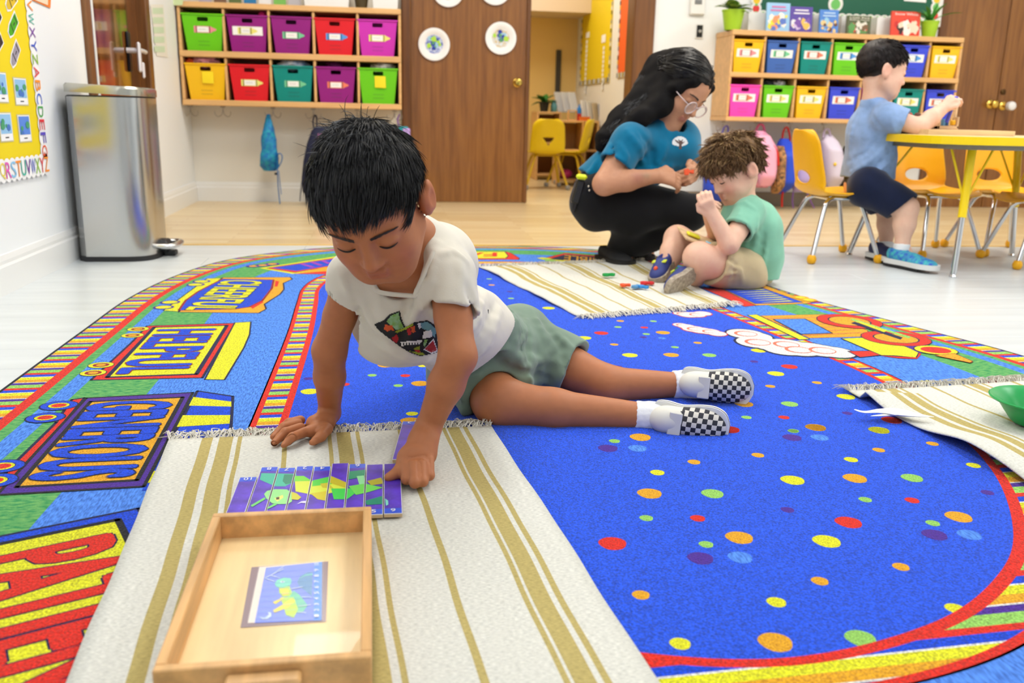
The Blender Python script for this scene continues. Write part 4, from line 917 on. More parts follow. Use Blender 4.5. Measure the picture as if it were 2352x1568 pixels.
make_chair(m_shellY, m_ballY, 'yellow chair in the shade behind the table leg', (3.06, 4.14, 0), -pi/2-.05, CG)
make_chair(m_shellY, m_ballY, 'yellow chair at the photo edge with one long leg reaching under the table', (2.98, 3.76, 0), pi-.15, CG)
FG = 'yellow chairs in the far room'; m_shell2 = mat('lemon_shell_plastic', (244, 212, 8), .4); m_legy = mat('yellow_painted_leg', (214, 176, 10), .4); m_grey = mat('grey_glide', (150, 150, 150), .5)
p = atY(1250, 431, 7.75); make_chair(m_shell2, m_grey, 'yellow chair with a triangular hole seen from behind in the far room', (p.x, 7.78, 0), pi/2, FG, 'tri', m_legy)
make_chair(m_shell2, m_grey, 'yellow chair seen side-on in the far room beside the low shelf', (p.x+.27, 8.02, 0), pi*.86, FG, 'tri', m_legy)
make_chair(m_shell2, m_grey, 'yellow chair in the far room mostly hidden by the brown door edge', (p.x-.32, 8.5, 0), -.4, FG, 'tri', m_legy)
def table(label, outline, zt_, th, legs, m_edge, m_top, foot_m=m_chr, brace=True, group=None, upper_len=.42):
    cx = sum(p[0] for p in outline)/len(outline); cyy = sum(p[1] for p in outline)/len(outline)
    t = thing('table', label, 'table', (cx, cyy, 0), 0, group)
    MB().prism(outline, zt_-th, zt_).build('edge_band', m_edge, t, world=True)
    MB().prism([(cx+(p[0]-cx)*.985, cyy+(p[1]-cyy)*.985) for p in outline], zt_-.001, zt_+.001).build('laminate_top', m_top, t, world=True)
    MB().prism([(cx+(p[0]-cx)*.9, cyy+(p[1]-cyy)*.9) for p in outline], zt_-th-.02, zt_-th).build('apron', mat('grey_apron', (130, 126, 120), .5, .3), t, world=True)
    for (tx, ty, fx, fy) in legs:
        a = Vector((tx, ty, zt_-th)); b = Vector((fx, fy, 0.012)); mid = a.lerp(b, upper_len/(.55) if upper_len < .55 else .6)
        l = MB().cyl(a, mid, .0175, n=16).build('leg', m_edge, t, world=True, smooth=50)
        MB().cyl(mid, b, .0125, n=14).build('lower_leg', foot_m, l, smooth=50).matrix_parent_inverse = Matrix.Identity(4)
        ch = l.children[0]; Mi = parent_matrix(t).inverted(); ch.data.transform(Mi)
        MB().lathe([(.014, 0), (.016, .004), (.009, .014)], (fx, fy, 0), 14).build('glide', foot_m, t, world=True, smooth=50)
        if brace:
            for s in (-1, 1):
                dirx = Vector((s*.09, -.02*s, 0)); MB().cyl(a+dirx, a.lerp(mid, .8), .005, n=8).build('brace', m_edge, t, world=True, smooth=50)
def rrect(x0, x1, y0, y1, r, n=8):
    out = []
    for (cx, cyy, a0) in ((x1-r, y0+r, -pi/2), (x1-r, y1-r, 0), (x0+r, y1-r, pi/2), (x0+r, y0+r, pi)):
        for k in range(n+1): a = a0+pi/2*k/n; out.append((cx+r*math.cos(a), cyy+r*math.sin(a)))
    return out
m_ytable = mat('yellow_table_edge', (248, 212, 0), .35); m_ttop = mat('table_laminate', (236, 214, 160), .4)
table('yellow-edged activity table in front of the boy in blue', rrect(2.2, 3.12, 3.36, 4.06, .22), .577, .032, [(2.43, 3.53, 2.363, 3.44), (2.34, 3.96, 2.217, 4.044), (2.93, 3.53, 3.02, 3.46), (2.95, 3.95, 3.06, 4.02)], m_ytable, m_ttop, upper_len=.31)
p = atY(1200, 300, 7.9); table('yellow table edge in the far room beside the brown door', rrect(p.x-.9, p.x-.02, 7.5, 8.2, .1), .53, .03, [(p.x-.6, 7.7, p.x-.6, 7.66), (p.x-.1, 7.6, p.x-.1, 7.56), (p.x-.1, 8.1, p.x-.1, 8.14), (p.x-.7, 8.1, p.x-.7, 8.14)], m_ytable, m_ytable, brace=False, upper_len=.3)
# on the table: slanted wooden board, rack, peg dolls
m_beech = mat('beech_wood', (232, 196, 150), .5, noise=((3, 25, 25), .1))
t = thing('wooden_board', 'pale wooden board lying on the yellow table', 'board', (2.46, 3.72, .578))
MB().prism([(-.18, -.1), (.2, -.12), (.235, -.08), (.22, .14), (-.18, .14)], 0, .022).build('board', m_beech, t)
t = thing('toy_rack', 'small wooden rack of coloured toys on the wooden board', 'toy', (2.50, 3.84, .6))
MB().box((0, 0, .008), (.1, .03, .016), .002).box((-.045, 0, .03), (.01, .03, .06), .002).box((.045, 0, .03), (.01, .03, .05), .002).build('stand', m_beech, t)
MB().box((-.02, -.004, .03), (.014, .02, .03), .002).build('blue_block', mat('toy_blue', (90, 150, 200), .5), t); MB().box((-.004, -.004, .03), (.012, .02, .028), .002).build('navy_block', mat('toy_navy', (50, 90, 150), .5), t)
MB().box((.026, -.004, .03), (.02, .02, .022), .004).build('yellow_block', mat('toy_yellow', (250, 190, 20), .5), t)
MB().box((.036, 0, .085), (.012, .012, .07), .002).build('post', m_beech, t)
def peg(px, py, hair, shirt, label):
    p = atY(px, py, 3.8); t = thing('peg_doll', label, 'peg doll', (p.x, 3.8, .6), 0, 'wooden peg dolls on the table')
    MB().lathe([(.013, 0), (.014, .01), (.011, .035), (.007, .042)], (0, 0, 0), 14).build('body', shirt, t, smooth=50); MB().ball((0, 0, .053), .014, 14).build('head', m_beech, t, smooth=60)
    MB().lathe([(.0152, .052), (.015, .06), (.009, .068), (.001, .07)], (0, .001, 0), 14).build('hair', hair, t, smooth=60)
peg(2089, 262, mat('doll_red', (170, 50, 40), .6), mat('doll_shirt', (210, 60, 60), .6), 'peg doll with reddish hair nearest the boy in blue')
peg(2108, 262, mat('doll_brown', (100, 56, 40), .6), mat('doll_green', (120, 150, 60), .6), 'peg doll with brown hair beside the red one')
peg(2122, 260, m_beech, m_beech, 'plain unpainted peg doll behind the boy\'s forearm')
# ------------------------------------------------------------------ the train rug
ZRUG = 0.008
OUT = [(-.85, .9), (-.85, 1.8), (-.85, 2.6), (-.845, 3.05), (-.79, 3.45), (-.68, 3.8), (-.5, 4.03), (-.2, 4.22), (.25, 4.28), (.75, 4.24), (1.1, 4.07), (1.29, 3.82), (1.41, 3.42), (1.5, 2.96), (1.63, 2.54), (1.745, 2.17), (1.8, 1.7), (1.8, 1.2), (1.7, .75), (1.4, .4), (.95, .22), (.47, .2), (0, .22), (-.45, .35), (-.74, .6)]
INN = [(-.205, 1.3), (-.205, 1.8), (-.21, 2.5), (-.225, 2.95), (-.235, 3.2), (-.2, 3.4), (-.1, 3.58), (.1, 3.7), (.35, 3.74), (.65, 3.72), (.85, 3.62), (.97, 3.4), (1.03, 3.1), (1.07, 2.85), (1.13, 2.5), (1.2, 2.0), (1.17, 1.65), (1.1, 1.4), (.97, 1.17), (.84, 1.035), (.68, .938), (.47, .888), (.27, .925), (.05, 1.03), (-.12, 1.14)]
def closed_cr(C, n):
    P = np.array(C, float); m = len(P); out = []
    for i in range(m):
        p0, p1, p2, p3 = P[i-1], P[i], P[(i+1) % m], P[(i+2) % m]
        for k in range(n):
            t = k/n; out.append(.5*((2*p1)+(p2-p0)*t+(2*p0-5*p1+4*p2-p3)*t*t+(3*p1-p0-3*p2+p3)*t**3))
    return np.array(out)
RO, RI = closed_cr(OUT, 14), closed_cr(INN, 14); NR = len(RO)
def rugm(name, rgb, k=.24):
    return mat('pile_'+name, rgb, .95, noise=(330, k, 2), bump=(300, .9, .004), spec=.1, sheen=.15)
C_ = dict(field=(30, 84, 226), lb=(84, 136, 244), green=(48, 142, 74), red=(226, 40, 22), yellow=(234, 226, 30), orange=(252, 166, 26), purple=(76, 36, 150), lgreen=(150, 206, 96), blue=(8, 70, 214), white=(238, 238, 232), navy=(18, 24, 70), black=(22, 22, 30), magenta=(170, 60, 190), pink=(250, 120, 90), dkred=(150, 30, 30))
RM = {k: rugm(k, v) for k, v in C_.items()}
RM['green'] = mat('pile_grass', (60, 146, 92), .95, noise=((60, 160, 1), .3, 3), rgb2=(124, 184, 108), bump=(300, .9, .004), spec=.1)
RM['lb'] = mat('pile_sky_rib', (88, 140, 248), .95, noise=((300, 60, 1), .22, 2), bump=((400, 60, 1), .9, .004), spec=.1)
rug = thing('rug', 'big blue train rug with lettered cars and bright dots', 'rug', (.45, 2.2, 0))
MB().prism([tuple(p) for p in RO[::-1]], 0, ZRUG).build('pile_field', RM['field'], rug, world=True)
MB().tube([(p[0], p[1], .004) for p in RO]+[(RO[0][0], RO[0][1], .004)], .0055, 6, cap=False).build('binding', RM['black'], rug, world=True)
def band(name, s0, s1, col, z):
    mb = MB(); rows = []
    for s in (s0, s1): q = RO*(1-s)+RI*s; rows.append([(p[0], p[1], z) for p in q])
    mb.grid(rows, closed=True); return mb.build(name, RM[col], rug, world=True)
zz = ZRUG+.0002
for (nm_, a, b, c) in (('edge_line', .116, .155, 'red'), ('grass_band', .155, .194, 'green'), ('rail_band', .194, .256, 'lb'), ('grass_band', .256, .496, 'green'), ('road_band', .496, .89, 'lb'), ('track_line', .885, .908, 'red'), ('track_line', .976, 1.0, 'red')):
    band(nm_, a, b, c, zz)
def clip_y(poly, lo, hi):
    for (lim, sg) in ((lo, 1), (hi, -1)):
        out = []
        for k in range(len(poly)):
            p, q = poly[k], poly[(k+1) % len(poly)]; a, b = sg*(p[1]-lim), sg*(q[1]-lim)
            if a >= 0: out.append(p)
            if (a >= 0) != (b >= 0): t = a/(a-b); out.append((p[0]+(q[0]-p[0])*t, p[1]+(q[1]-p[1])*t))
        poly = out
        if len(poly) < 3: return []
    return poly
def sleepers(name, s0, s1, period, z):
    """coloured stripes that all run across the rug, showing only inside the track band"""
    A_ = RO*(1-s0)+RI*s0; B_ = RO*(1-s1)+RI*s1; tilt = .06
    pat = [('purple', .13), ('white', .03), ('orange', .17), ('yellow', .17), ('white', .03), ('blue', .15), ('red', .12), ('lgreen', .2)]     # in order of growing distance from the camera
    keys = sorted({c for c, _ in pat}); mb = MB(); ph = 1.76
    for k in range(NR):
        q = [A_[k], A_[(k+1) % NR], B_[(k+1) % NR], B_[k]]; q = [(p[0], p[1]-tilt*p[0]) for p in q]; ylo = min(p[1] for p in q); yhi = max(p[1] for p in q)
        n0 = math.floor((ylo-ph)/period)
        for n in range(n0, n0+3+int((yhi-ylo)/period)):
            u = ph+n*period
            for (c, f) in pat:
                v = u+f*period
                if v > ylo and u < yhi:
                    w_ = clip_y(q, u, v)
                    if w_: mb.flat([(p[0], p[1]+tilt*p[0], z) for p in w_], keys.index(c))
                u = v
    return mb.build(name, [RM[c] for c in keys], rug, world=True)
sleepers('edge_stripe', .006, .116, .122, zz); sleepers('track_stripe', .908, .976, .122, zz)
def crop(ox, oy, sc_): return lambda x, y: (ox+x/sc_, oy+y/sc_)
LAY = [ZRUG+.0004]
def gp(p): v = G(p[0], p[1], ZRUG); return (v.x, v.y)
def inset(poly, d):
    P = np.array(poly, float); c = P.mean(0); L = np.linalg.norm(P-c, axis=1, keepdims=True); return [tuple(q) for q in P+(P-c)/np.maximum(L, 1e-6)*d]
def ground_poly(mb, poly, mi, z): mb.flat([(p[0], p[1], z) for p in poly], mi)
class Print:
    """flat rug print built from pixel outlines of the photo, laid on the rug plane"""
    def __init__(s, name): s.mb = MB(); s.keys = []; s.name = name; s.z = ZRUG+.0004
    def k(s, c):
        if c not in s.keys: s.keys.append(c)
        return s.keys.index(c)
    def poly(s, cr, pts, c, line=None, lw=.006):
        w_ = [gp(cr(*p)) for p in pts]; s.raw(w_, c, line, lw)
    def raw(s, w_, c, line=None, lw=.006):
        if line:
            P = np.array(w_); n = len(P)
            for i in range(n):
                a, b = P[i], P[(i+1) % n]; d = b-a; L = np.linalg.norm(d)
                if L < 1e-6: continue
                nn = np.array([-d[1], d[0]])/L*lw*.55; e = d/L*lw*.3
                s.mb.flat([(*(a-nn-e), s.z+.0001), (*(b-nn+e), s.z+.0001), (*(b+nn+e), s.z+.0001), (*(a+nn-e), s.z+.0001)], s.k(line))
        s.mb.flat([(p[0], p[1], s.z) for p in w_], s.k(c)); s.z += .00012
    def disc(s, cr, p, r, cols, ry=None):
        c = gp(cr(*p))
        for (f, col) in cols:
            s.mb.flat([(c[0]+r*f*math.cos(a), c[1]+(ry or r)*f*math.sin(a), s.z) for a in np.linspace(0, 2*pi, 21)[:-1]], s.k(col)); s.z += .00004
    def text(s, word, o, ex, ey, c, line='navy', bold=.0042):
        o, ex, ey = np.array(o), np.array(ex), np.array(ey); V, Fs, a = text_geo(word); base = o+V[:, :1]*ex+V[:, 1:]*ey
        ux = ex/np.linalg.norm(ex); uy = ey/np.linalg.norm(ey)
        for g, col in ((bold+.0028, line), (bold, c)):
            for a in np.linspace(0, 2*pi, 9)[:-1]:
                q = base+ux*g*math.cos(a)+uy*g*math.sin(a); s.mb.add([(p[0], p[1], s.z) for p in q], Fs, s.k(col)); s.z += .00002
            s.z += .0001
    def build(s): s.mb.build(s.name, [RM[k] for k in s.keys], rug, world=True)
def qmap(Q):  # world corners: start-of-text top/bottom etc.
    return [np.array(gp(q)) for q in Q]
# the car that reads GENEROUS
cr = crop(0, 880, 4.3556); p = Print('rail_car')
p.poly(cr, [(1975, 78), (2330, 132), (2300, 600), (1690, 600)], 'blue', 'navy')
p.poly(cr, [(1935, 138), (2315, 185), (2315, 235), (1890, 225)], 'yellow'); p.poly(cr, [(1805, 322), (2305, 320), (2297, 405), (1750, 440)], 'yellow'); p.poly(cr, [(1640, 560), (2100, 600), (2000, 720), (1590, 730)], 'yellow')
p.poly(cr, [(1590, 700), (1800, 720), (1600, 1060), (1420, 1080)], 'blue'); p.poly(cr, [(1520, 880), (1700, 880), (1650, 1000), (1480, 1000)], 'yellow')
p.poly(cr, [(848, 150), (720, 168), (640, 280), (560, 400), (160, 790), (60, 900), (-80, 1100), (60, 1090)], 'red', 'navy')
p.poly(cr, [(865, 153), (1930, 97), (1440, 1037), (-30, 1122)], 'purple', 'black'); p.poly(cr, [(905, 190), (1830, 145), (1372, 975), (165, 1045)], 'orange', 'black', .008)
for q in ((590, 228), (455, 350), (20, 840), (-60, 985)): p.disc(cr, q, .036, [(1.08, 'navy'), (1, 'blue'), (.62, 'navy'), (.58, 'yellow'), (.42, 'red')], .03)
a, b, c_ = qmap([cr(925, 205), cr(1725, 180), cr(290, 985)])
p.text('GENEROUS', a, c_-a, b-a, 'blue'); p.build()
cr = crop(180, 620, 4.704); p = Print('rail_car')
p.poly(cr, [(740, 605), (1695, 575), (1340, 1165), (135, 1190), (330, 1010), (590, 770)], 'red', 'navy'); p.poly(cr, [(820, 620), (1605, 600), (1275, 1127), (310, 1160)], 'yellow', 'navy', .01)
p.poly(cr, [(1690, 570), (1865, 560), (1850, 700), (1790, 840), (1580, 1188), (1365, 1185)], 'yellow', 'navy', .004)
for q in ((645, 640), (585, 708), (245, 1030), (160, 1115)): p.disc(cr, q, .029, [(1.06, 'navy'), (1, 'yellow'), (.66, 'dkred'), (.4, 'orange')], .026)
a, b, c_ = qmap([cr(870, 650), cr(1470, 640), cr(420, 1125)]); p.text('HELPFUL', a, c_-a, b-a, 'blue', 'dkred'); p.build()
p = Print('rail_car')
p.poly(cr, [(1390, 92), (1560, 88), (1080, 450), (915, 440)], 'yellow', 'navy', .004)
p.poly(cr, [(1560, 82), (2290, 78), (2312, 100), (2215, 142), (2222, 210), (2180, 262), (2010, 370), (2030, 422), (1950, 466), (1080, 456)], 'orange', 'navy', .005)
p.poly(cr, [(1560, 97), (2110, 107), (2090, 200), (1990, 330), (1850, 400), (1700, 422), (1085, 437), (1160, 330), (1300, 230)], 'blue', 'dkred', .007)
p.poly(cr, [(2130, 115), (2170, 125), (2150, 180), (2120, 180)], 'red'); p.poly(cr, [(1860, 400), (1990, 335), (2000, 350), (1880, 420)], 'red')
for q in ((1330, 125), (1265, 160), (990, 350), (920, 405)): p.disc(cr, q, .03, [(1.06, 'purple'), (.8, 'yellow')], .028)
a, b, c_ = qmap([cr(1570, 112), cr(2000, 122), cr(1160, 432)]); p.text('CHEERFUL', a, c_-a, b-a, 'yellow', 'navy', .003); p.build()
p = Print('rail_car'); up = np.array([.906, .423]); dr = np.array([.423, -.906]); o_ = np.array([-.581, 1.213])
def pq(a, b): return tuple(o_+dr*a+up*b)
p.raw([pq(-.075, -.16), pq(-.075, .24), pq(.75, .24), pq(.75, -.16)][::-1], 'blue', 'navy'); p.raw([pq(-.048, -.05), pq(-.048, .205), pq(.72, .205), pq(.72, -.05)][::-1], 'yellow', 'black', .01)
p.text('PATIENT', o_, dr*.44, up*.185, 'red', 'navy', .006); p.build()
cr = crop(560, 570, 10.69); p = Print('rail_car')
p.poly(cr, [(380, 490), (2400, 180), (2400, 420), (1200, 632)], 'yellow'); p.poly(cr, [(560, 490), (2400, 215), (2400, 400), (1250, 598)], 'red', 'navy', .004); p.poly(cr, [(680, 485), (2400, 235), (2400, 385), (1290, 560)], 'blue')
p.poly(cr, [(1240, 632), (1960, 470), (2400, 420), (2400, 640)], 'orange'); p.poly(cr, [(1260, 632), (1960, 570), (2400, 560), (2400, 640)], 'red')
for k in range(4): p.poly(cr, [(1350+260*k, 385-38*k), (1430+260*k, 372-38*k), (1750+200*k, 465-45*k), (1660+200*k, 480-45*k)], 'magenta')
for q in ((240, 445), (470, 425), (700, 395)): p.disc(cr, q, .03, [(1, 'purple'), (.6, 'orange')], .03)
p.build()
cr = crop(1040, 560, 9.046); p = Print('rail_car')
p.poly(cr, [(-1200, 150), (1080, 158), (1200, 185), (1390, 300), (1360, 328), (1080, 325), (-1200, 330)], 'red', 'navy', .004); p.poly(cr, [(-1200, 152), (1080, 162), (1152, 250), (1100, 300), (-1200, 308)], 'yellow', 'navy', .004)
a = np.array(gp(cr(905, 185))); b = np.array(gp(cr(905, 262))); c_ = np.array(gp(cr(-420, 185))); p.text('FAIR', a, c_-a, b-a, 'red', 'orange', .002); p.build()
cr = crop(1230, 570, 7.127); p = Print('rail_car')
p.poly(cr, [(130, 165), (480, 80), (2050, 215), (2200, 370), (1300, 290)], 'red', 'navy', .004)
p.poly(cr, [(20, 160), (110, 150), (1300, 255), (2150, 360), (2150, 420), (1400, 350), (300, 235)], 'yellow'); p.poly(cr, [(130, 170), (330, 195), (340, 230), (160, 210)], 'lgreen'); p.poly(cr, [(1560, 330), (1900, 370), (1900, 400), (1560, 365)], 'lgreen')
p.poly(cr, [(230, 178), (500, 100), (2040, 238), (2160, 372), (1300, 282), (800, 225)], 'navy')
a = np.array(gp(cr(2010, 255))); b = np.array(gp(cr(2050, 350))); c_ = np.array(gp(cr(480, 112))); p.text('RESPONSIBLE', a, c_-a, b-a, 'orange', 'navy', .0014); p.build()
cr = crop(1500, 640, 4.704); p = Print('rail_car')
p.poly(cr, [(520, 100), (740, 105), (1112, 290), (990, 302)], 'red', 'navy', .004)
p.poly(cr, [(740, 108), (1150, 70), (1180, 60), (1700, 250), (1780, 245), (1650, 270), (1110, 290)], 'orange', 'navy', .004); p.poly(cr, [(770, 115), (1150, 90), (1620, 256), (1105, 272)], 'blue', 'navy', .004)
for k in range(7): p.poly(cr, [(850+52*k, 128+22*k), (900+52*k, 128+22*k), (1220+50*k, 120+21*k), (1180+48*k, 112+21*k)], 'yellow')
p.disc(cr, (1590, 205), .03, [(1, 'orange'), (.6, 'yellow')], .03); p.disc(cr, (1680, 232), .03, [(1, 'orange'), (.6, 'yellow')], .03); p.build()
cr2 = crop(1540, 640, 2.8966); p = Print('rail_engine')
p.poly(cr, [(1160, 400), (1850, 386), (2320, 560), (2330, 625), (1690, 642)], 'orange', 'dkred', .003)
for k in range(6): p.poly(cr, [(1210+70*k, 425+38*k), (1950+60*k, 412+34*k), (1953+60*k, 416+34*k), (1214+70*k, 431+38*k)], 'pink')
p.poly(cr, [(1300, 442), (1640, 436), (1935, 590), (1600, 602)], 'lb', 'navy', .005); p.poly(cr, [(1020, 396), (1120, 390), (1690, 656), (1580, 662)], 'yellow', 'navy', .003)
p.poly(cr2, [(1135, 400), (1320, 392), (1560, 452), (1655, 492), (1635, 528), (1500, 515), (1400, 512)], 'yellow', 'navy', .004); p.poly(cr2, [(1395, 515), (1640, 528), (1655, 492), (1668, 505), (1640, 536), (1520, 532)], 'red')
p.poly(cr2, [(1180, 485), (1330, 483), (1398, 512), (1260, 526)], 'red', 'navy', .004); p.poly(cr2, [(1560, 452), (1640, 445), (1700, 490), (1660, 500)], 'purple')
p.disc(cr2, (1190, 285), .098, [(1.03, 'navy'), (1, 'red'), (.68, 'navy'), (.63, 'orange')], .1); p.disc(cr2, (1500, 400), .098, [(1.03, 'navy'), (1, 'red'), (.68, 'navy'), (.63, 'orange')], .09)
p.poly(cr2, [(1200, 300), (1225, 290), (1545, 395), (1530, 410)], 'navy'); p.poly(cr2, [(1190, 275), (1215, 270), (1600, 392), (1585, 402)], 'lgreen'); p.poly(cr2, [(1230, 290), (1250, 288), (1440, 350), (1420, 360)], 'yellow')
p.disc(cr2, (1765, 480), .058, [(1.05, 'navy'), (1, 'yellow'), (.72, 'red')], .05); p.poly(cr2, [(1760, 516), (1885, 502), (2010, 555), (1995, 565)], 'orange', 'dkred', .003)
p.build(); p = Print('rail_car'); p.poly(cr2, [(1620, 680), (1720, 676), (1735, 705), (1660, 705)], 'yellow', 'navy', .004); p.build(); p = Print('rail_car'); p.poly(cr2, [(2040, 680), (2290, 672), (2350, 700), (2100, 700)], 'red'); p.build()
p = Print('smoke_puff')
def puff(crx, pts, line):
    z0 = p.z
    for (x, y, r) in pts: p.disc(crx, (x, y), r*1.12, [(1, line)], r*1.25)
    p.z += .0002; z0 = p.z
    for (x, y, r) in pts: p.disc(crx, (x, y), r, [(1, 'white')], r*1.1)
    for (x, y, r) in pts[::2]: p.disc(crx, (x, y), r*.62, [(1, 'pink')], r*.62); p.disc(crx, (x+8, y+1), r*.52, [(1, 'white')], r*.5)
puff(cr2, [(500, 368, .055), (560, 385, .05), (580, 425, .06), (680, 440, .065), (770, 440, .06), (760, 470, .06), (850, 475, .06), (930, 465, .06), (1010, 480, .06), (1090, 490, .055)], 'navy')
p.build(); p = Print('smoke_puff'); puff(cr2, [(65, 308, .022), (105, 318, .026), (155, 335, .035), (205, 345, .035), (255, 352, .033), (310, 366, .028)], 'red'); p.build(); p = Print('smoke_puff'); puff(cr2, [(70, 232, .025), (120, 240, .035), (165, 240, .033), (215, 232, .028)], 'red'); p.build()
# scattered dots in the blue field
CM = {'R': ('red', .021), 'r': ('red', .012), 'O': ('orange', .021), 'o': ('orange', .012), 'Y': ('yellow', .021), 'y': ('yellow', .013), 'G': ('lgreen', .019), 'g': ('lgreen', .011), 'P': ('purple', .019), 'p': ('purple', .011), 'B': ('lb', .018), 'b': ('lb', .012)}
DA = [(760, 62, 'R'), (1105, 70, 'g'), (1228, 50, 'O'), (1570, 65, 'Y'), (1640, 12, 'R'), (1100, 105, 'P'), (1250, 105, 'B'), (280, 103, 'O'), (140, 124, 'g'), (105, 163, 'P'), (265, 163, 'B'), (570, 237, 'o'), (915, 200, 'o'), (1418, 224, 'y'), (1568, 172, 'o'), (1858, 138, 'o'), (372, 294, 'y'), (1103, 335, 'Y'), (1440, 325, 'O'), (1748, 323, 'G'), (330, 407, 'O'), (670, 408, 'G'), (1495, 440, 'g'), (1748, 444, 'r'), (1075, 495, 'p'), (2155, 402, 'p'), (312, 540, 'g'), (590, 541, 'r'), (1405, 563, 'R'), (2000, 533, 'O'), (1860, 567, 'g'), (1870, 630, 'P'), (2058, 630, 'B'), (130, 677, 'R'), (815, 645, 'O'), (635, 682, 'g'), (605, 757, 'P'), (820, 752, 'B'), (1287, 665, 'Y'), (1688, 803, 'o'), (283, 955, 'o'), (1250, 880, 'o'), (1015, 994, 'y'), (1010, 1210, 'O'), (1470, 1190, 'G'), (495, 1218, 'y'), (1980, 1028, 'y'), (2080, 255, 'y')]
DB = [(612, 403, 'R'), (541, 423, 'Y'), (866, 401, 'O'), (665, 450, 'o'), (730, 494, 'Y'), (797, 407, 'g'), (915, 461, 'g'), (900, 493, 'O'), (1009, 443, 'o'), (1057, 494, 'G'), (1176, 435, 'o'), (1260, 475, 'Y'), (1241, 520, 'p'), (1387, 541, 'R'), (1331, 570, 'Y'), (1308, 622, 'o'), (1500, 607, 'o'), (681, 541, 'p'), (826, 354, 'g'), (680, 378, 'g'), (690, 353, 'o'), (789, 380, 'r'), (785, 420, 'p'), (862, 424, 'b'), (1200, 695, 'O'), (1388, 695, 'G'), (1210, 750, 'g'), (1364, 750, 'r'), (1495, 792, 'O'), (1404, 805, 'g'), (1620, 665, 'Y'), (1756, 803, 'Y'), (1808, 760, 'R'), (1625, 733, 'p'), (1140, 800, 'R'), (240, 260, 'g'), (395, 300, 'Y'), (160, 205, 'o'), (150, 180, 'g'), (235, 232, 'p')]
DC = [(653, 1417, 'O'), (575, 1474, 'g'), (762, 1476, 'r'), (722, 1532, 'g'), (845, 1520, 'O'), (225, 1565, 'Y'), (550, 1241, 'g'), (620, 1303, 'p'), (215, 1493, 'p'), (420, 1525, 'r'), (860, 1420, 'y'), (700, 1180, 'Y'), (790, 1730, 'O'), (800, 1690, 'y')]
DM = {}
for (L_, crx) in ((DA, crop(1352, 960, 2.352)), (DB, crop(1040, 540, 1.793)), (DC, crop(620, 260, 2.45))):
    for (x, y, k) in L_:
        c = gp(crx(x, y))
        if k not in DM:
            r = CM[k][1]; DM[k] = MB().flat([(r*math.cos(a)*(1+.06*math.sin(3*a)), r*math.sin(a), 0) for a in np.linspace(0, 2*pi, 19)[:-1]]).build('dot', RM[CM[k][0]], rug); o = DM[k]
        else: o = obj('dot', DM[k].data, rug)
        o.location = (c[0]-.45, c[1]-2.2, ZRUG+.0001)

# ------------------------------------------------------------------ striped cotton floor mats
m_cotton = mat('cream_cotton_weave', (222, 220, 210), .95, noise=((150, 520, 1), .09, 2), bump=((220, 620, 1), .7, .002), spec=.1)
m_olive = mat('olive_cotton_stripe', (190, 172, 110), .95, noise=((150, 520, 1), .1, 2), bump=((220, 620, 1), .7, .002), spec=.1)
STR = [(.098, .13), (.149, .19), (.204, .217), (.338, .352), (.474, .486), (.502, .545), (.561, .573), (.694, .71), (.836, .848), (.854, .893), (.905, .919)]
def cotton_mat(label, TL, TR, BL, BR, wave, seed, fr_top=True, fr_bot=True, nv=46, flip=False, zf=None):
    TL, TR, BL, BR = (np.array(q, float) for q in (TL, TR, BL, BR)); r_ = random.Random(seed)
    us = sorted({0.0, 1.0, *[x for s in STR for x in s]}); fine = []
    for i in range(len(us)-1):
        n = max(1, int((us[i+1]-us[i])/.03)); fine += [us[i]+(us[i+1]-us[i])*k/n for k in range(n)]
    fine.append(1.0)
    def pt(u, v, dz=0.0):
        q = (TL*(1-u)+TR*u)*(1-v)+(BL*(1-u)+BR*u)*v
        side = wave*.5*math.sin(v*17+seed)+wave*.3*math.sin(v*41+seed*2)
        d = (TR-TL); d = d/np.linalg.norm(d); q = q+d*side*.6
        z = ZRUG+.0045+wave*.35*(1+math.sin(v*13+u*2.4+seed))*(.4+.6*abs(u-.5)*2)
        if zf: z += zf(u, v)
        return (q[0], q[1], z+dz)
    t = thing('floor_mat', label, 'mat', (*(TL+TR+BL+BR)/4, ZRUG), 0, 'striped cotton work mats')
    mb = MB(); rows = [[pt(u, v/nv) for u in fine] for v in range(nv+1)]; o = len(fine)
    mb.v = [p for r in rows for p in r]
    for i in range(nv):
        for j in range(o-1):
            um = (fine[j]+fine[j+1])/2; mb.f.append((i*o+j, (i+1)*o+j, (i+1)*o+j+1, i*o+j+1)); mb.mi.append(1 if any(a < um < b for a, b in STR) else 0)
    c = mb.build('woven_cloth', [m_cotton, m_olive], t, world=True, smooth=70); md = c.modifiers.new('thickness', 'SOLIDIFY'); md.thickness = .003; md.offset = -1
    for (on, v, sgn) in ((fr_top, 0.0, -1), (fr_bot, 1.0, 1)):
        if not on: continue
        fr = MB(); dv = (BL-TL) if v == 0 else (BL-TL); dv = dv/np.linalg.norm(dv)*sgn; du = (TR-TL)/np.linalg.norm(TR-TL)
        for k in range(430):
            u = r_.random(); a = np.array(pt(u, v)); L = r_.uniform(.026, .054); th = r_.uniform(-.9, .9); d = dv*math.cos(th)+du*math.sin(th); cv = r_.uniform(-.6, .6); P = []
            for i in range(5):
                s = i/4; q = a[:2]+d*L*s+np.array([-d[1], d[0]])*cv*L*s*s
                P.append((q[0], q[1], max(ZRUG+.0015, a[2]-.002+r_.uniform(.002, .012)*math.sin(s*pi)*1.0-s*.001)))
            fr.tube(P, [.0013, .0013, .0012, .0011, .0007], 3, cap=False)
        fr.build('fringe', mat('fringe_cotton', (222, 216, 202), .95), t, world=True, smooth=60)['kind'] = 'stuff'
    return t
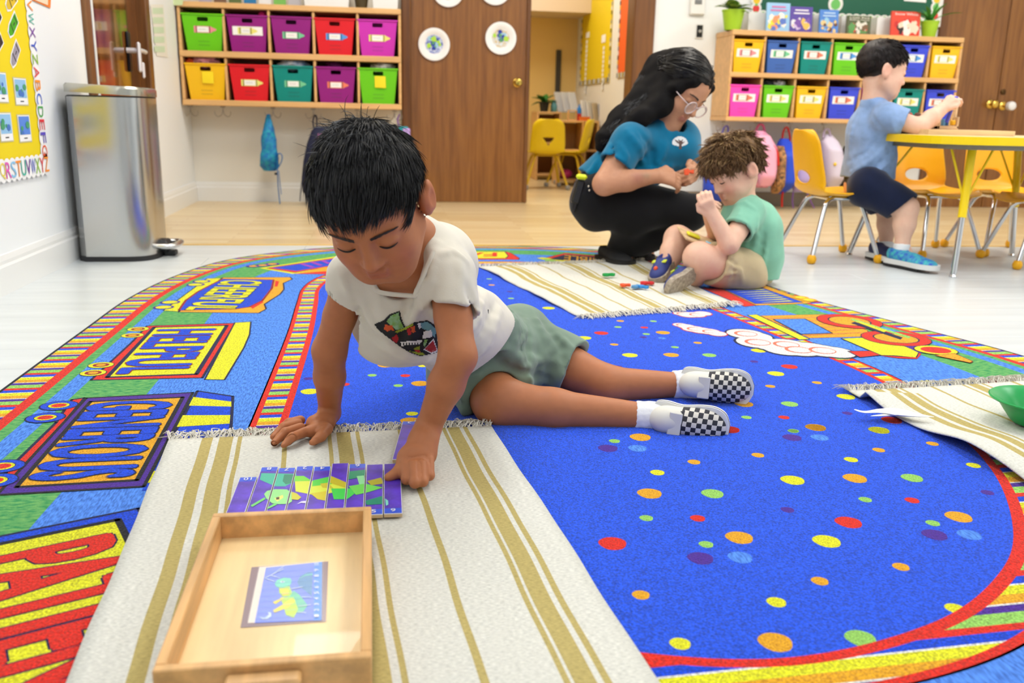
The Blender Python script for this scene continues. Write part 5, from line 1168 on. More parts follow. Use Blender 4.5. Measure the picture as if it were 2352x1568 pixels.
m1 = [gp(q) for q in ((388, 1016), (1128, 982))]
vl = np.array([.062, -.78]); vr = np.array([.095, -.89]); L = 1.75
cotton_mat('cream mat with olive stripes in front under the tray and puzzle', m1[0], m1[1], np.array(m1[0])+vl*L, np.array(m1[1])+vr*L*.9, .0035, 2, True, False, 60)
m2 = [gp(q) for q in ((1100, 614), (1480, 602), (1325, 728), (1682, 700))]
cotton_mat('cream mat with small plastic letters between teacher and reaching boy', m2[0], m2[1], m2[2], m2[3], .008, 5)
a = np.array(gp((1950, 905))); b = np.array(gp((2352, 878))); d = (b-a)/np.linalg.norm(b-a); w3 = .66; TR3 = a+d*w3; dn = np.array([.085, -.99])
def lift3(u, v): return .02*max(0, 1-u/.35)*(.5+.5*math.sin(v*16+1.0)) if v > .05 else 0
cotton_mat('cream mat at the photo edge with a green bowl on it', a, TR3, a+dn*1.0, TR3+dn*1.0, .009, 9, True, False, 50, zf=lift3)
ZM = ZRUG+.008
o = MB(); path = [G(x, y, ZM+.012) for (x, y) in ((1963, 940), (1985, 946), (2020, 944), (2060, 946), (2100, 952), (2145, 957))]
o.tube(smoothpath(path, 4), [.002, .003, .004, .005, .006, .006, .007, .009, .012, .014, .018, .022, .02, .02, .018, .016, .012, .01, .006, .003, .001], 10, flat=.28).tube(smoothpath([G(x, y, ZM+.008) for (x, y) in ((2000, 955), (2030, 953), (2060, 950), (2080, 950))], 4), [.001, .002, .003, .004, .005, .006, .007, .008, .008, .008, .008, .007, .006], 8, flat=.4)
tag(o.build('cloth_tie', mat('white_tie_cloth', (240, 240, 238), .9), smooth=60), 'white twisted cloth tie lying over the edge of the mat with the bowl', 'cloth')
c = G(2318, 985, ZM); bowl = thing('bowl', 'green plastic bowl cut by the photo edge', 'bowl', (c.x+.075, c.y+.02, ZM+.004))
MB().lathe([(.045, 0), (.05, .004), (.062, .02), (.08, .045), (.095, .05), (.0965, .053), (.094, .055), (.078, .049), (.06, .024), (.045, .008), (.0005, .007)], (0, 0, 0), 40, caps=False).build('bowl_wall', mat('green_bowl_plastic', (0, 160, 76), .3), bowl, smooth=40)
# small plastic shapes on the middle mat
def toy(label, px, py, pts, col, rz):
    c = G(px, py, ZM+.004); t = Matrix.Translation((c.x, c.y, ZM+.004)) @ Matrix.Rotation(rz, 4, 'Z'); o = MB().prism(pts, 0, .011, t)
    ob = o.build('plastic_shape', mat('toy_'+label.split()[0], col, .35)); bv = ob.modifiers.new('soft', 'BEVEL'); bv.width = .0025; bv.segments = 2
    tag(ob, label, 'toy', 'small plastic shapes on the middle mat')
S1 = [(-.026, -.01), (-.008, -.013), (.004, -.006), (.018, -.014), (.028, -.002), (.02, .012), (.002, .008), (-.01, .015), (-.025, .008)]
S2 = [(-.02, -.012), (-.004, -.012), (0, -.003), (.018, -.006), (.02, .01), (.002, .006), (-.006, .014), (-.02, .01)]
toy('green plastic shape lying alone on the middle mat', 1398, 634, S1, (0, 160, 70), .2); toy('orange plastic shape on the middle mat', 1437, 658, S2, (244, 86, 36), .1)
toy('blue plastic shape on the middle mat beside the orange one', 1461, 661, S2, (40, 130, 214), .8); toy('light blue plastic shape on the middle mat touching the blue one', 1477, 662, S2, (54, 150, 226), -.9); toy('red plastic shape on the middle mat nearest the curly-haired boy', 1486, 653, S1, (222, 40, 44), -.1)

# ------------------------------------------------------------------ wooden tray with a picture window
ZT0 = ZM+.001; ZTT = ZT0+.045
c4 = [G(x, y, ZTT) for (x, y) in ((480, 1181), (836, 1160), (877, 1510), (363, 1535))]
cx = sum(p.x for p in c4)/4; cyy = sum(p.y for p in c4)/4; tw = .236; tl = .415
ang = math.atan2((c4[1]-c4[0]).y+(c4[2]-c4[3]).y, (c4[1]-c4[0]).x+(c4[2]-c4[3]).x); tw = ((c4[1]-c4[0]).length+(c4[2]-c4[3]).length)/2; tl = ((c4[3]-c4[0]).length+(c4[2]-c4[1]).length)/2
tray = thing('tray', 'wooden tray with a picture window on the front mat', 'tray', (cx, cyy, ZT0), ang)
m_tray = mat('beech_tray', (222, 172, 112), .4, noise=((40, 4, 40), .12, 4)); m_trayf = mat('beech_tray_floor', (240, 208, 152), .32, noise=((30, 3, 30), .07, 4), coat=.2)
wt_ = .012
for (nm_, c, s) in (('far_wall', (0, tl/2-wt_/2, .0225), (tw, wt_, .045)), ('near_wall', (0, -tl/2+wt_/2, .0225), (tw, wt_, .045)), ('side_wall', (-tw/2+wt_/2, 0, .0225), (wt_, tl-2*wt_, .045)), ('side_wall', (tw/2-wt_/2, 0, .0225), (wt_, tl-2*wt_, .045))):
    MB().box(c, s, .0015).build(nm_, m_tray, tray)
MB().box((0, 0, .006), (tw-2*wt_, tl-2*wt_, .008)).build('tray_floor', m_trayf, tray)
MB().box((.0, -tl/2-.01, .028), (.078, .022, .016), .003).build('handle', m_tray, tray)
MiT = parent_matrix(tray).inverted(); ZW = ZT0+.0105
def tpx(x, y, z=ZW): return G(x, y, z)
cr6 = crop(560, 1260, 7.84)
def tp6(x, y, dz=0.0): q = cr6(x, y); v = G(q[0], q[1], ZW); return (v.x, v.y, v.z+dz)
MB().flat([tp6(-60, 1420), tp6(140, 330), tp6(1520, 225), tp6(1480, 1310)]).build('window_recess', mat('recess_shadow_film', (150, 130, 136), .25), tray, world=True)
MB().flat([tp6(70, 1340, .0002), tp6(280, 330, .0002), tp6(1410, 235, .0002), tp6(1400, 1290, .0002)]).build('card_margin', mat('card_cream', (240, 226, 214), .4), tray, world=True)
art = MB(); AK = [(120, 144, 240), (120, 222, 196), (200, 236, 60), (250, 226, 60), (110, 210, 170), (90, 150, 200), (214, 232, 250), (90, 160, 250), (250, 250, 255), (40, 40, 60)]
am = [mat('card_ink_%d' % i, c, .35) for i, c in enumerate(AK)]; lay = [.0004]
def ap(pts, k): art.flat([tp6(x, y, lay[0]) for (x, y) in pts], k); lay[0] += .00005
ap([(195, 1340), (400, 345), (1410, 238), (1400, 1290)], 0); ap([(1260, 1290), (1265, 255), (1410, 238), (1400, 1290)], 7)
ap([(960, 600), (1010, 500), (1130, 430), (1240, 415), (1225, 860), (1080, 740), (1000, 690)], 5); ap([(985, 560), (1100, 470), (1240, 455), (1240, 475), (1100, 490)], 1)
ap([(780, 880), (900, 760), (1000, 830), (1150, 1020), (1080, 1130), (980, 1170), (820, 1000)], 4); ap([(630, 700), (830, 680), (870, 800), (820, 860), (700, 870), (640, 800)], 2); ap([(660, 880), (900, 880), (980, 1100), (900, 1250), (760, 1200), (720, 1060)], 2)
ap([(520, 970), (700, 880), (720, 910), (570, 1005)], 3); ap([(520, 1120), (700, 1010), (860, 900), (930, 940), (800, 1060), (560, 1160)], 3); ap([(640, 720), (800, 730), (810, 830), (700, 850)], 3)
ap([(555, 640), (600, 570), (720, 528), (840, 540), (865, 600), (830, 670), (700, 710), (590, 700)], 1); ap([(650, 605), (690, 585), (745, 605), (690, 625)], 8); ap([(680, 602), (700, 592), (712, 604), (695, 614)], 9)
ap([(280, 1240), (380, 1250), (450, 1200), (430, 1145), (490, 1160), (500, 1220), (430, 1280), (330, 1280)], 6)
for (a, b) in (((555, 600), (380, 540)), ((380, 540), (720, 370)), ((650, 540), (490, 490)), ((490, 490), (722, 325)), ((820, 740), (1060, 700)), ((980, 1050), (1210, 1020)), ((1040, 880), (1220, 890)), ((980, 1150), (1120, 1170))): ap([(a[0], a[1]-6), (b[0], b[1]-6), (b[0], b[1]+6), (a[0], a[1]+6)], 6)
for k in range(1, 10): ap([(395-21*k, 345+103*k), (1408, 238+105*k), (1408, 241+105*k), (395-21*k, 349+103*k)], 7)
for k in range(10):
    q = 1225-103*k; o_ = Vector(tp6(1350-0*k, q+22, lay[0])); ux = Vector(tp6(1350, q-28, lay[0]))-o_; uy = Vector(tp6(1268, q+22, lay[0]))-o_; put_text(art, str(k+1), o_, ux*.95 if k == 9 else ux*.8, uy, 8)
art.build('picture_card', am, tray, world=True)
MB().flat([tp6(60, 1345, .0022), tp6(270, 325, .0022), tp6(1440, 228, .0022), tp6(1430, 1300, .0022)]).build('clear_cover', mat('clear_film', (255, 255, 255), .08, alpha=.12), tray, world=True)

# ------------------------------------------------------------------ ten-strip number puzzle
cr7 = crop(520, 1040, 5.345); ZP = ZM+.0075
def w7(x, y): q = cr7(x, y); v = G(q[0], q[1], ZP); return (v.x, v.y)
ART = [((60, 190, 160), [(410, 330), (430, 250), (860, 260), (845, 350), (720, 412), (600, 412), (480, 360)]), ((26, 140, 110), [(710, 265), (850, 268), (830, 365), (730, 388), (690, 350)]),
 ((222, 232, 70), [(840, 345), (1290, 350), (1490, 440), (1240, 505), (1040, 512), (850, 475)]), ((120, 222, 54), [(830, 285), (950, 285), (1050, 345), (845, 352)]), ((84, 212, 74), [(1060, 340), (1290, 288), (1295, 385), (1055, 412)]),
 ((202, 190, 44), [(1285, 285), (1490, 372), (1490, 440), (1270, 372)]), ((206, 196, 50), [(1150, 382), (1250, 368), (1315, 440), (1180, 430)]), ((216, 202, 44), [(1030, 500), (1240, 470), (1232, 592), (1120, 572)]),
 ((64, 212, 84), [(1285, 440), (1555, 440), (1580, 500), (1480, 572), (1320, 572)]), ((20, 150, 110), [(1495, 232), (1722, 208), (1705, 292), (1495, 332)]), ((150, 232, 166), [(1600, 290), (1690, 280), (1710, 420), (1640, 420)]),
 ((110, 222, 84), [(1500, 412), (1700, 380), (1925, 430), (1720, 492), (1590, 520)]), ((190, 182, 34), [(1725, 350), (1900, 306), (1930, 380), (1780, 402)]), ((0, 142, 112), [(1705, 592), (1930, 528), (1930, 632), (1720, 642)]),
 ((150, 226, 140), [(462, 510), (500, 470), (600, 450), (740, 452), (800, 490), (805, 600), (760, 630), (650, 634), (560, 622), (490, 565)]), ((206, 200, 50), [(800, 480), (860, 500), (920, 550), (880, 582), (800, 575)]),
 ((236, 230, 120), [(590, 562), (692, 520), (702, 552), (622, 604)]), ((70, 40, 30), [(610, 552), (650, 545), (650, 575), (612, 580)]), ((226, 220, 250), [(862, 636), (920, 600), (1012, 590), (1000, 625), (920, 618)]),
 ((110, 210, 110), [(296, 652), (470, 550), (482, 572), (320, 668)]), ((110, 210, 110), [(480, 692), (600, 620), (622, 642), (512, 692)]), ((130, 220, 200), [(1945, 565), (1985, 590), (1990, 640), (1960, 655)])]
def clip(poly, quad):
    out = [np.array(p) for p in poly]
    for i in range(4):
        a, b = np.array(quad[i]), np.array(quad[(i+1) % 4]); e = b-a; inp = out; out = []
        side = lambda p: e[0]*(p[1]-a[1])-e[1]*(p[0]-a[0])
        for j in range(len(inp)):
            p, q = inp[j], inp[(j+1) % len(inp)]; sp, sq = side(p), side(q)
            if sp >= 0: out.append(p)
            if (sp >= 0) != (sq >= 0): out.append(p+(q-p)*sp/(sp-sq))
        if len(out) < 3: return []
    return out
PZ = [('10', True, 405, 295, 300), ('8', True, 655, 172, 300), ('7', True, 865, 182, 300), ('2', True, 1083, 162, 300), ('4', True, 1293, 166, 300), ('1', False, 1505, 126, 300), ('6', True, 1715, 134, 300), ('5', False, 1925, 140, 300), ('9', False, 2160, 130, 300)]
# strips share width and length; lay them from the measured right edge back to the left
xr = w7(2165, 760); xl = w7(1300, 126); PWD = .0293; PLEN = .205
m_ply = mat('birch_ply_edge', (206, 178, 138), .6); m_pur = mat('puzzle_purple', (92, 58, 196), .35, noise=(30, .16)); m_hdr = mat('puzzle_blue', (52, 92, 224), .35); m_wht = mat('puzzle_white', (246, 246, 250), .35)
amz = {c: mat('puzzle_ink_%d_%d_%d' % c, c, .35) for c, _ in ART}; keys = list(amz)
def strip(num, numtop, x0, ytop, rz, label, artful=True):
    Mx = Matrix.Translation((x0, ytop-PLEN/2, ZM+.001)) @ Matrix.Rotation(rz, 4, 'Z')
    t = thing('puzzle_strip', label, 'puzzle piece', (x0, ytop-PLEN/2, ZM+.001), rz, 'number puzzle strips')
    MB().box((0, 0, .003), (PWD-.0008, PLEN, .006), .0008).build('plywood', m_ply, t)
    MB().box((0, 0, .0062), (PWD-.0008, PLEN, .0006), .0002).build('printed_border', m_wht, t)
    pr = MB(); g = .0012; w_, h = PWD/2-g, PLEN/2-g; z = .0068
    pr.flat([(-w_, -h, z), (w_, -h, z), (w_, h, z), (-w_, h, z)], 0)
    hy = .018
    ya, yb = (h-hy, h) if numtop else (-h, -h+hy)
    pr.flat([(-w_, ya, z+.0001), (w_, ya, z+.0001), (w_, yb, z+.0001), (-w_, yb, z+.0001)], 1)
    if artful:
        quad = [Mx @ Vector(q) for q in ((-w_, -h+(0 if numtop else hy), 0), (w_, -h+(0 if numtop else hy), 0), (w_, h-(hy if numtop else 0), 0), (-w_, h-(hy if numtop else 0), 0))]
        quad = [(q.x, q.y) for q in quad]; Mi = Mx.inverted(); zz_ = z+.0002
        for (c, pts) in ART:
            q = clip([w7(*p_) for p_ in pts][::-1], quad)
            if not q: q = clip([w7(*p_) for p_ in pts], quad)
            if len(q) >= 3:
                V = [Mi @ Vector((a[0], a[1], 0)) for a in q]; pr.flat([(v.x, v.y, zz_) for v in V], 3+keys.index(c))
            zz_ += .00003
    s = -1 if numtop else 1; cy0 = (ya+yb)/2; tw_ = .0075 if len(num) == 1 else .013
    put_text(pr, num, (-s*tw_/2, cy0-s*.0055, z+.0012), (s*tw_, 0, 0), (0, s*.011, 0), 2)
    for k in range(7): a = random.uniform(-w_, w_); b = random.uniform(-h, h); pr.flat([(a+.0004*math.cos(q), b+.0004*math.sin(q), z+.0011) for q in (0, 1.5, 3.1, 4.7)], 2)
    pr.build('printed_top', [m_pur, m_hdr, m_wht]+[amz[c] for c in keys], t)
xR = xr[0]-PWD/2
tops = {i: w7(PZ[i][2]-100, PZ[i][3])[1] for i in range(9)}
lbl = {'10': 'purple puzzle strip numbered 10, set lowest at the row end', '8': 'puzzle strip numbered 8 with a teal wing tip', '7': 'puzzle strip numbered 7 with the green cricket eye', '2': 'puzzle strip numbered 2 with a crescent moon', '4': 'puzzle strip numbered 4 with a yellow belly', '1': 'puzzle strip with a plain purple top between 4 and 6', '6': 'puzzle strip numbered 6 at its top edge', '5': 'puzzle strip numbered 5 at its near end beside the tray', '9': 'plain purple puzzle strip under the thumb, numbered at its near end'}
for i in range(9):
    x0 = xR-(8-i)*(PWD+.0008)-.0; strip(PZ[i][0], PZ[i][1], x0, tops[i], .0, lbl[PZ[i][0]])
a = np.array(gp((925, 984))); b = np.array(gp((902, 1068))); d = (b-a)/np.linalg.norm(b-a); c = a+d*PLEN/2+np.array([-d[1], d[0]])*PWD/2; strip('3', True, c[0], c[1]+PLEN/2, math.atan2(d[0], -d[1]), 'purple puzzle strip held in the boy\'s fist', False)
# ------------------------------------------------------------------ people: smooth-blended bodies meshed from distance fields
class SDF:
    def __init__(s): s.ops = []
    def _add(s, fn, lo, hi, k, mode): s.ops.append((fn, np.minimum(lo, hi), np.maximum(lo, hi), k, mode)); return s
    def cone(s, a, b, r0, r1=None, k=.012, mode='u', flat=None):
        a = np.array(a, float); b = np.array(b, float); r1 = r0 if r1 is None else r1; ba = b-a; L2 = max(1e-12, ba@ba); R = max(r0, r1)
        def fn(X, Y, Z):
            px, py, pz = X-a[0], Y-a[1], Z-a[2]; t = np.clip((px*ba[0]+py*ba[1]+pz*ba[2])/L2, 0, 1)
            return np.sqrt((px-t*ba[0])**2+(py-t*ba[1])**2+(pz-t*ba[2])**2)-(r0+(r1-r0)*t)
        return s._add(fn, np.minimum(a, b)-R, np.maximum(a, b)+R, k, mode)
    def chain(s, pts, rad, k=.012, mode='u'):
        for i in range(len(pts)-1): s.cone(pts[i], pts[i+1], rad[i], rad[i+1], k, mode)
        return s
    def ell(s, c, r, R=None, k=.012, mode='u'):
        c = np.array(c, float); r = np.array(r, float); R = np.eye(3) if R is None else np.array(R, float)   # columns of R are the axes
        ext = np.abs(R) @ r
        def fn(X, Y, Z):
            px, py, pz = X-c[0], Y-c[1], Z-c[2]
            q = [(R[0, i]*px+R[1, i]*py+R[2, i]*pz) for i in range(3)]
            k0 = np.sqrt((q[0]/r[0])**2+(q[1]/r[1])**2+(q[2]/r[2])**2); k1 = np.sqrt((q[0]/r[0]**2)**2+(q[1]/r[1]**2)**2+(q[2]/r[2]**2)**2)
            return k0*(k0-1)/np.maximum(k1, 1e-9)
        return s._add(fn, c-ext, c+ext, k, mode)
    def cut(s, p, n, k=.002):     # keep the side the normal points away from
        p = np.array(p, float); n = np.array(n, float); n = n/np.linalg.norm(n)
        s.ops.append((lambda X, Y, Z: (X-p[0])*n[0]+(Y-p[1])*n[1]+(Z-p[2])*n[2], None, None, k, 'i')); return s
    def cutcyl(s, a, b, R, n, p, k=.002):   # plane cut that acts only near the segment a-b
        a = np.array(a, float); b = np.array(b, float); p = np.array(p, float); n = np.array(n, float); n = n/np.linalg.norm(n); ba = b-a; L2 = ba@ba
        def fn(X, Y, Z):
            px, py, pz = X-a[0], Y-a[1], Z-a[2]; t = np.clip((px*ba[0]+py*ba[1]+pz*ba[2])/L2, 0, 1)
            d = np.sqrt((px-t*ba[0])**2+(py-t*ba[1])**2+(pz-t*ba[2])**2)-R
            pl = -((X-p[0])*n[0]+(Y-p[1])*n[1]+(Z-p[2])*n[2]); return np.maximum(d, pl)
        return s._add(fn, np.minimum(a, b)-R, np.maximum(a, b)+R, k, 's')
    def noise(s, amp, freq, seed=0.0, mask=None, stretch=(1, 1, 1)):
        s.ops.append((lambda X, Y, Z: amp*field_noise(X*stretch[0], Y*stretch[1], Z*stretch[2], freq, seed)*(1 if mask is None else mask(X, Y, Z)), None, None, 0, 'd')); return s
    def ridge(s, amp, a, b, width, k=0, sign=1):   # one crease line between two points
        a = np.array(a, float); b = np.array(b, float); ba = b-a; L2 = ba@ba
        def fn(X, Y, Z):
            px, py, pz = X-a[0], Y-a[1], Z-a[2]; t = np.clip((px*ba[0]+py*ba[1]+pz*ba[2])/L2, 0, 1)
            d2 = (px-t*ba[0])**2+(py-t*ba[1])**2+(pz-t*ba[2])**2
            return -sign*amp*np.exp(-d2/(width*width))*np.sin(pi*np.clip(t, .02, .98))**.5
        s.ops.append((fn, np.minimum(a, b)-3*width, np.maximum(a, b)+3*width, 0, 'd')); return s
    def ev(s, xs, ys, zs):
        D = np.full((len(xs), len(ys), len(zs)), 1.0, np.float32); h = max(xs[1]-xs[0], 1e-4)
        for (fn, lo, hi, k, mode) in s.ops:
            if lo is None: sl = (slice(None),)*3
            else:
                m = k*1.0+3*h+(.0 if mode == 'd' else .02)
                idx = []
                for (ax, l, u) in zip((xs, ys, zs), lo-m, hi+m): i0, i1 = np.searchsorted(ax, l), np.searchsorted(ax, u); idx.append((i0, i1))
                if any(i1 <= i0 for i0, i1 in idx): continue
                sl = tuple(slice(i0, i1) for i0, i1 in idx)
            X = xs[sl[0]][:, None, None]; Y = ys[sl[1]][None, :, None]; Z = zs[sl[2]][None, None, :]
            d = fn(X, Y, Z); c = D[sl]
            if mode == 'u':
                if k > 0: g = np.clip(.5+.5*(c-d)/k, 0, 1); D[sl] = c*(1-g)+d*g-k*g*(1-g)
                else: D[sl] = np.minimum(c, d)
            elif mode == 's':
                d = -d
                if k > 0: g = np.clip(.5+.5*(d-c)/k, 0, 1); D[sl] = c*(1-g)+d*g+k*g*(1-g)
                else: D[sl] = np.maximum(c, d)
            elif mode == 'i':
                g = np.clip(.5+.5*(d-c)/k, 0, 1); D[sl] = c*(1-g)+d*g+k*g*(1-g)
            elif mode == 'd': D[sl] = c+d
        return D
    def bounds(s):
        lo = np.min([o[1] for o in s.ops if o[1] is not None and o[4] == 'u'], 0); hi = np.max([o[2] for o in s.ops if o[1] is not None and o[4] == 'u'], 0); return lo, hi
    def mesh(s, boxes=None, h=.004, pad=.012, smooth=1):
        if boxes is None: lo, hi = s.bounds(); boxes = [(lo-pad, hi+pad, h)]
        VV, FF, o = [], [], 0
        for (lo, hi, hh) in boxes:
            xs, ys, zs = (np.arange(lo[i], hi[i]+hh, hh).astype(np.float32) for i in range(3))
            v, f = surface_nets(s.ev(xs, ys, zs), np.array([xs[0], ys[0], zs[0]]), hh, smooth)
            VV.append(v); FF.append(f+o); o += len(v)
        return np.concatenate(VV), np.concatenate(FF)
def field_noise(x, y, z, f, seed):
    x, y, z = x*f, y*f, z*f
    a = np.sin(x*1.1+1.3*np.sin(y*.9+seed)+seed)*np.cos(y*1.2-z*.8+seed*1.3)
    b = np.sin(z*1.7+1.1*np.sin(x*1.3-seed)+y*.7+seed*2.0)
    return .55*a+.45*b
def surface_nets(D, org, h, smooth=1):
    S = D < 0; nx, ny, nz = D.shape
    cnt = np.zeros((nx-1, ny-1, nz-1), np.int8)
    for i in (0, 1):
        for j in (0, 1):
            for k in (0, 1): cnt += S[i:nx-1+i, j:ny-1+j, k:nz-1+k]
    act = (cnt > 0) & (cnt < 8); ids = -np.ones(act.shape, np.int32); A = np.argwhere(act); n = len(A); ids[act] = np.arange(n)
    acc = np.zeros((n, 3)); num = np.zeros(n)
    C = [(i, j, k) for i in (0, 1) for j in (0, 1) for k in (0, 1)]
    val = {c: D[A[:, 0]+c[0], A[:, 1]+c[1], A[:, 2]+c[2]].astype(np.float64) for c in C}
    for c in C:
        for ax in range(3):
            if c[ax]: continue
            d = list(c); d[ax] = 1; d = tuple(d); v0, v1 = val[c], val[d]; m = (v0 < 0) != (v1 < 0); t = np.where(m, v0/np.where(m, v0-v1, 1), 0)
            p = np.zeros((n, 3)); p[:] = c; p[:, ax] = t; acc += p*m[:, None]; num += m
    V = (A+acc/np.maximum(num, 1)[:, None])*h+org
    F = []
    for ax in range(3):
        a0 = [slice(None)]*3; a1 = [slice(None)]*3; a0[ax] = slice(0, -1); a1[ax] = slice(1, None)
        s0, s1 = S[tuple(a0)], S[tuple(a1)]; E = np.argwhere(s0 != s1); b, c = (ax+1) % 3, (ax+2) % 3
        ok = (E[:, b] > 0) & (E[:, c] > 0) & (E[:, b] < D.shape[b]-1) & (E[:, c] < D.shape[c]-1); E = E[ok]; flip = s0[E[:, 0], E[:, 1], E[:, 2]]
        def cell(db, dc): q = E.copy(); q[:, b] += db; q[:, c] += dc; return ids[q[:, 0], q[:, 1], q[:, 2]]
        q = np.stack([cell(-1, -1), cell(0, -1), cell(0, 0), cell(-1, 0)], 1); q[~flip] = q[~flip][:, ::-1]; F.append(q)
    F = np.concatenate(F) if F else np.zeros((0, 4), int); F = F[(F >= 0).all(1)]
    for _ in range(smooth):
        s_ = np.zeros_like(V); w_ = np.zeros(len(V))
        for a, b in ((0, 1), (1, 2), (2, 3), (3, 0)):
            for (p, q) in ((a, b), (b, a)): np.add.at(s_, F[:, p], V[F[:, q]]); np.add.at(w_, F[:, p], 1)
        V = np.where(w_[:, None] > 0, V*.5+.5*s_/np.maximum(w_, 1)[:, None], V)
    return V, F
def sdf_obj(name, sdf, m, parent=None, world=True, boxes=None, h=.004, smooth=1, col=None, midx=None):
    V, F = sdf.mesh(boxes, h, smooth=smooth)
    return np_obj(name, V, F, m, parent, col, midx)
def np_obj(name, V, F, m, parent=None, col=None, midx=None):
    W_ = V
    if parent is not None:
        Mi = np.array(parent_matrix(parent).inverted()); V = V @ Mi[:3, :3].T+Mi[:3, 3]
    me = bpy.data.meshes.new(name); nf = F.shape[1]
    me.vertices.add(len(V)); me.vertices.foreach_set('co', np.ascontiguousarray(V, np.float32).ravel())
    me.loops.add(F.size); me.loops.foreach_set('vertex_index', np.ascontiguousarray(F, np.int32).ravel())
    me.polygons.add(len(F)); me.polygons.foreach_set('loop_start', np.arange(0, F.size, nf, dtype=np.int32)); me.polygons.foreach_set('use_smooth', np.ones(len(F), bool))
    for q in (m if isinstance(m, (list, tuple)) else [m]): me.materials.append(q)
    if midx is not None: me.polygons.foreach_set('material_index', midx(W_[F].mean(1)).astype(np.int32))
    me.update(calc_edges=True)
    if col is not None:
        at = me.color_attributes.new('tint', 'FLOAT_COLOR', 'POINT'); c = col(W_); at.data.foreach_set('color', np.concatenate([c, np.ones((len(c), 1))], 1).astype(np.float32).ravel())
    me.validate()
    return obj(name, me, parent)
def skin_mat(name, rgb, rough=.5):
    if name in MATS: return MATS[name]
    m = mat(name, rgb, rough, sss=.0, spec=.35); nt = m.node_tree; b = nt.nodes['Principled BSDF']
    at = nt.nodes.new('ShaderNodeAttribute'); at.attribute_name = 'tint'
    tc = nt.nodes.new('ShaderNodeTexCoord'); n = nt.nodes.new('ShaderNodeTexNoise'); n.inputs['Scale'].default_value = 60; n.inputs['Detail'].default_value = 3; nt.links.new(tc.outputs['Object'], n.inputs['Vector'])
    mx = nt.nodes.new('ShaderNodeMixRGB'); mx.blend_type = 'OVERLAY'; mx.inputs[0].default_value = .12; nt.links.new(at.outputs['Color'], mx.inputs[1]); nt.links.new(n.outputs[0], mx.inputs[2]); nt.links.new(mx.outputs[0], b.inputs['Base Color'])
    return m
def cloth_mat(name, rgb, amt=.06, bump=.25, scale=500, rgb2=None, nscale=8):
    return mat(name, rgb, .9, noise=(nscale, amt, 4), rgb2=rgb2, bump=(scale, bump, .0008), sheen=.2, spec=.2)
def tint_fn(base, spots):
    """base skin colour with soft natural colour areas: (centre, radius, colour, strength)"""
    b = np.array(lin(base)[:3])
    def f(P):
        C = np.tile(b, (len(P), 1))
        for (c, r, col, st) in spots:
            d2 = ((P-np.array(c))**2).sum(1)/(r*r); w_ = st*np.exp(-d2); C = C*(1-w_[:, None])+np.array(lin(col)[:3])*w_[:, None]
        return C
    return f
class Frame:
    """local axes of a head or hand: x to its left, y forward, z up"""
    def __init__(s, c, fwd, up, sc_=1.0):
        s.c = np.array(c, float); f = np.array(fwd, float); f = f/np.linalg.norm(f); u = np.array(up, float); u = u-f*(u@f); u = u/np.linalg.norm(u); l = np.cross(u, f); s.R = np.stack([l, f, u], 1); s.s = sc_
    def p(s, x, y, z): return s.c+s.R @ (np.array([x, y, z])*s.s)
    def inv(s, P): return ((P-s.c) @ s.R)/s.s
def head_sdf(B, H, k=.01, nose=1.0, jaw=1.0, cheeks=1.0, mouth_open=0.0, ears=(1, 1)):
    S = H.s; e = lambda c, r, kk=k, mode='u': B.ell(H.p(*c), np.array(r)*S, H.R, kk*S, mode); cn = lambda a, b, r0, r1, kk=k, mode='u': B.cone(H.p(*a), H.p(*b), r0*S, r1*S, kk*S, mode)
    e((0, -.012, .032), (.073, .09, .083), .0); e((0, .03, .028), (.062, .052, .06), .03)
    e((0, .028, -.035), (.057*jaw, .054, .062), .03); cn((-.016*jaw, .056, -.088), (.016*jaw, .056, -.088), .021, .021, .028)
    for sd in (-1, 1):
        e((sd*.034, .05, -.04), (.026, .026, .027)[0:3] if cheeks == 1 else (.026*cheeks, .026, .027*cheeks), .025)
        cn((sd*.05, .0, -.05), (sd*.03, .045, -.082), .022, .02, .03)
        e((sd*.0305, .09, .004), (.018, .012, .011), .016, 's')
        e((sd*.0305, .0695, .0), (.0185, .0155, .0135), .003)
        cn((sd*.012, .082, .019), (sd*.046, .07, .02), .005, .004, .014)
        if ears[0 if sd < 0 else 1]:
            e((sd*.08, -.014, -.014), (.011, .018, .03), .006); e((sd*.088, -.021, -.01), (.007, .016, .029), .004); e((sd*.096, -.012, -.01), (.008, .011, .019), .004, 's')
    cn((0, .079, .012), (0, .097*(.5+.5*nose), -.03), .0065, .0098*nose, .012); e((0, .094, -.034), (.0115*nose, .009, .0085), .005)
    for sd in (-1, 1): e((sd*.0115*nose, .087, -.036), (.0075, .008, .0065), .006); e((sd*.007, .094, -.0425), (.0035, .004, .003), .002, 's')
    cn((-.011, .0835, -.058), (.011, .0835, -.058), .0062, .0062, .006); cn((-.009, .083, -.0695), (.009, .083, -.0695), .0072, .0072, .006)
    cn((-.0165, .0875, -.0632), (0, .0895, -.0642), .0016, .0018, .002, 's'); cn((0, .0895, -.0642), (.0165, .0875, -.0632), .0018, .0016, .002, 's'); e((0, .09, -.05), (.004, .004, .006), .005, 's'); e((0, .089, -.08), (.02, .006, .005), .008, 's')
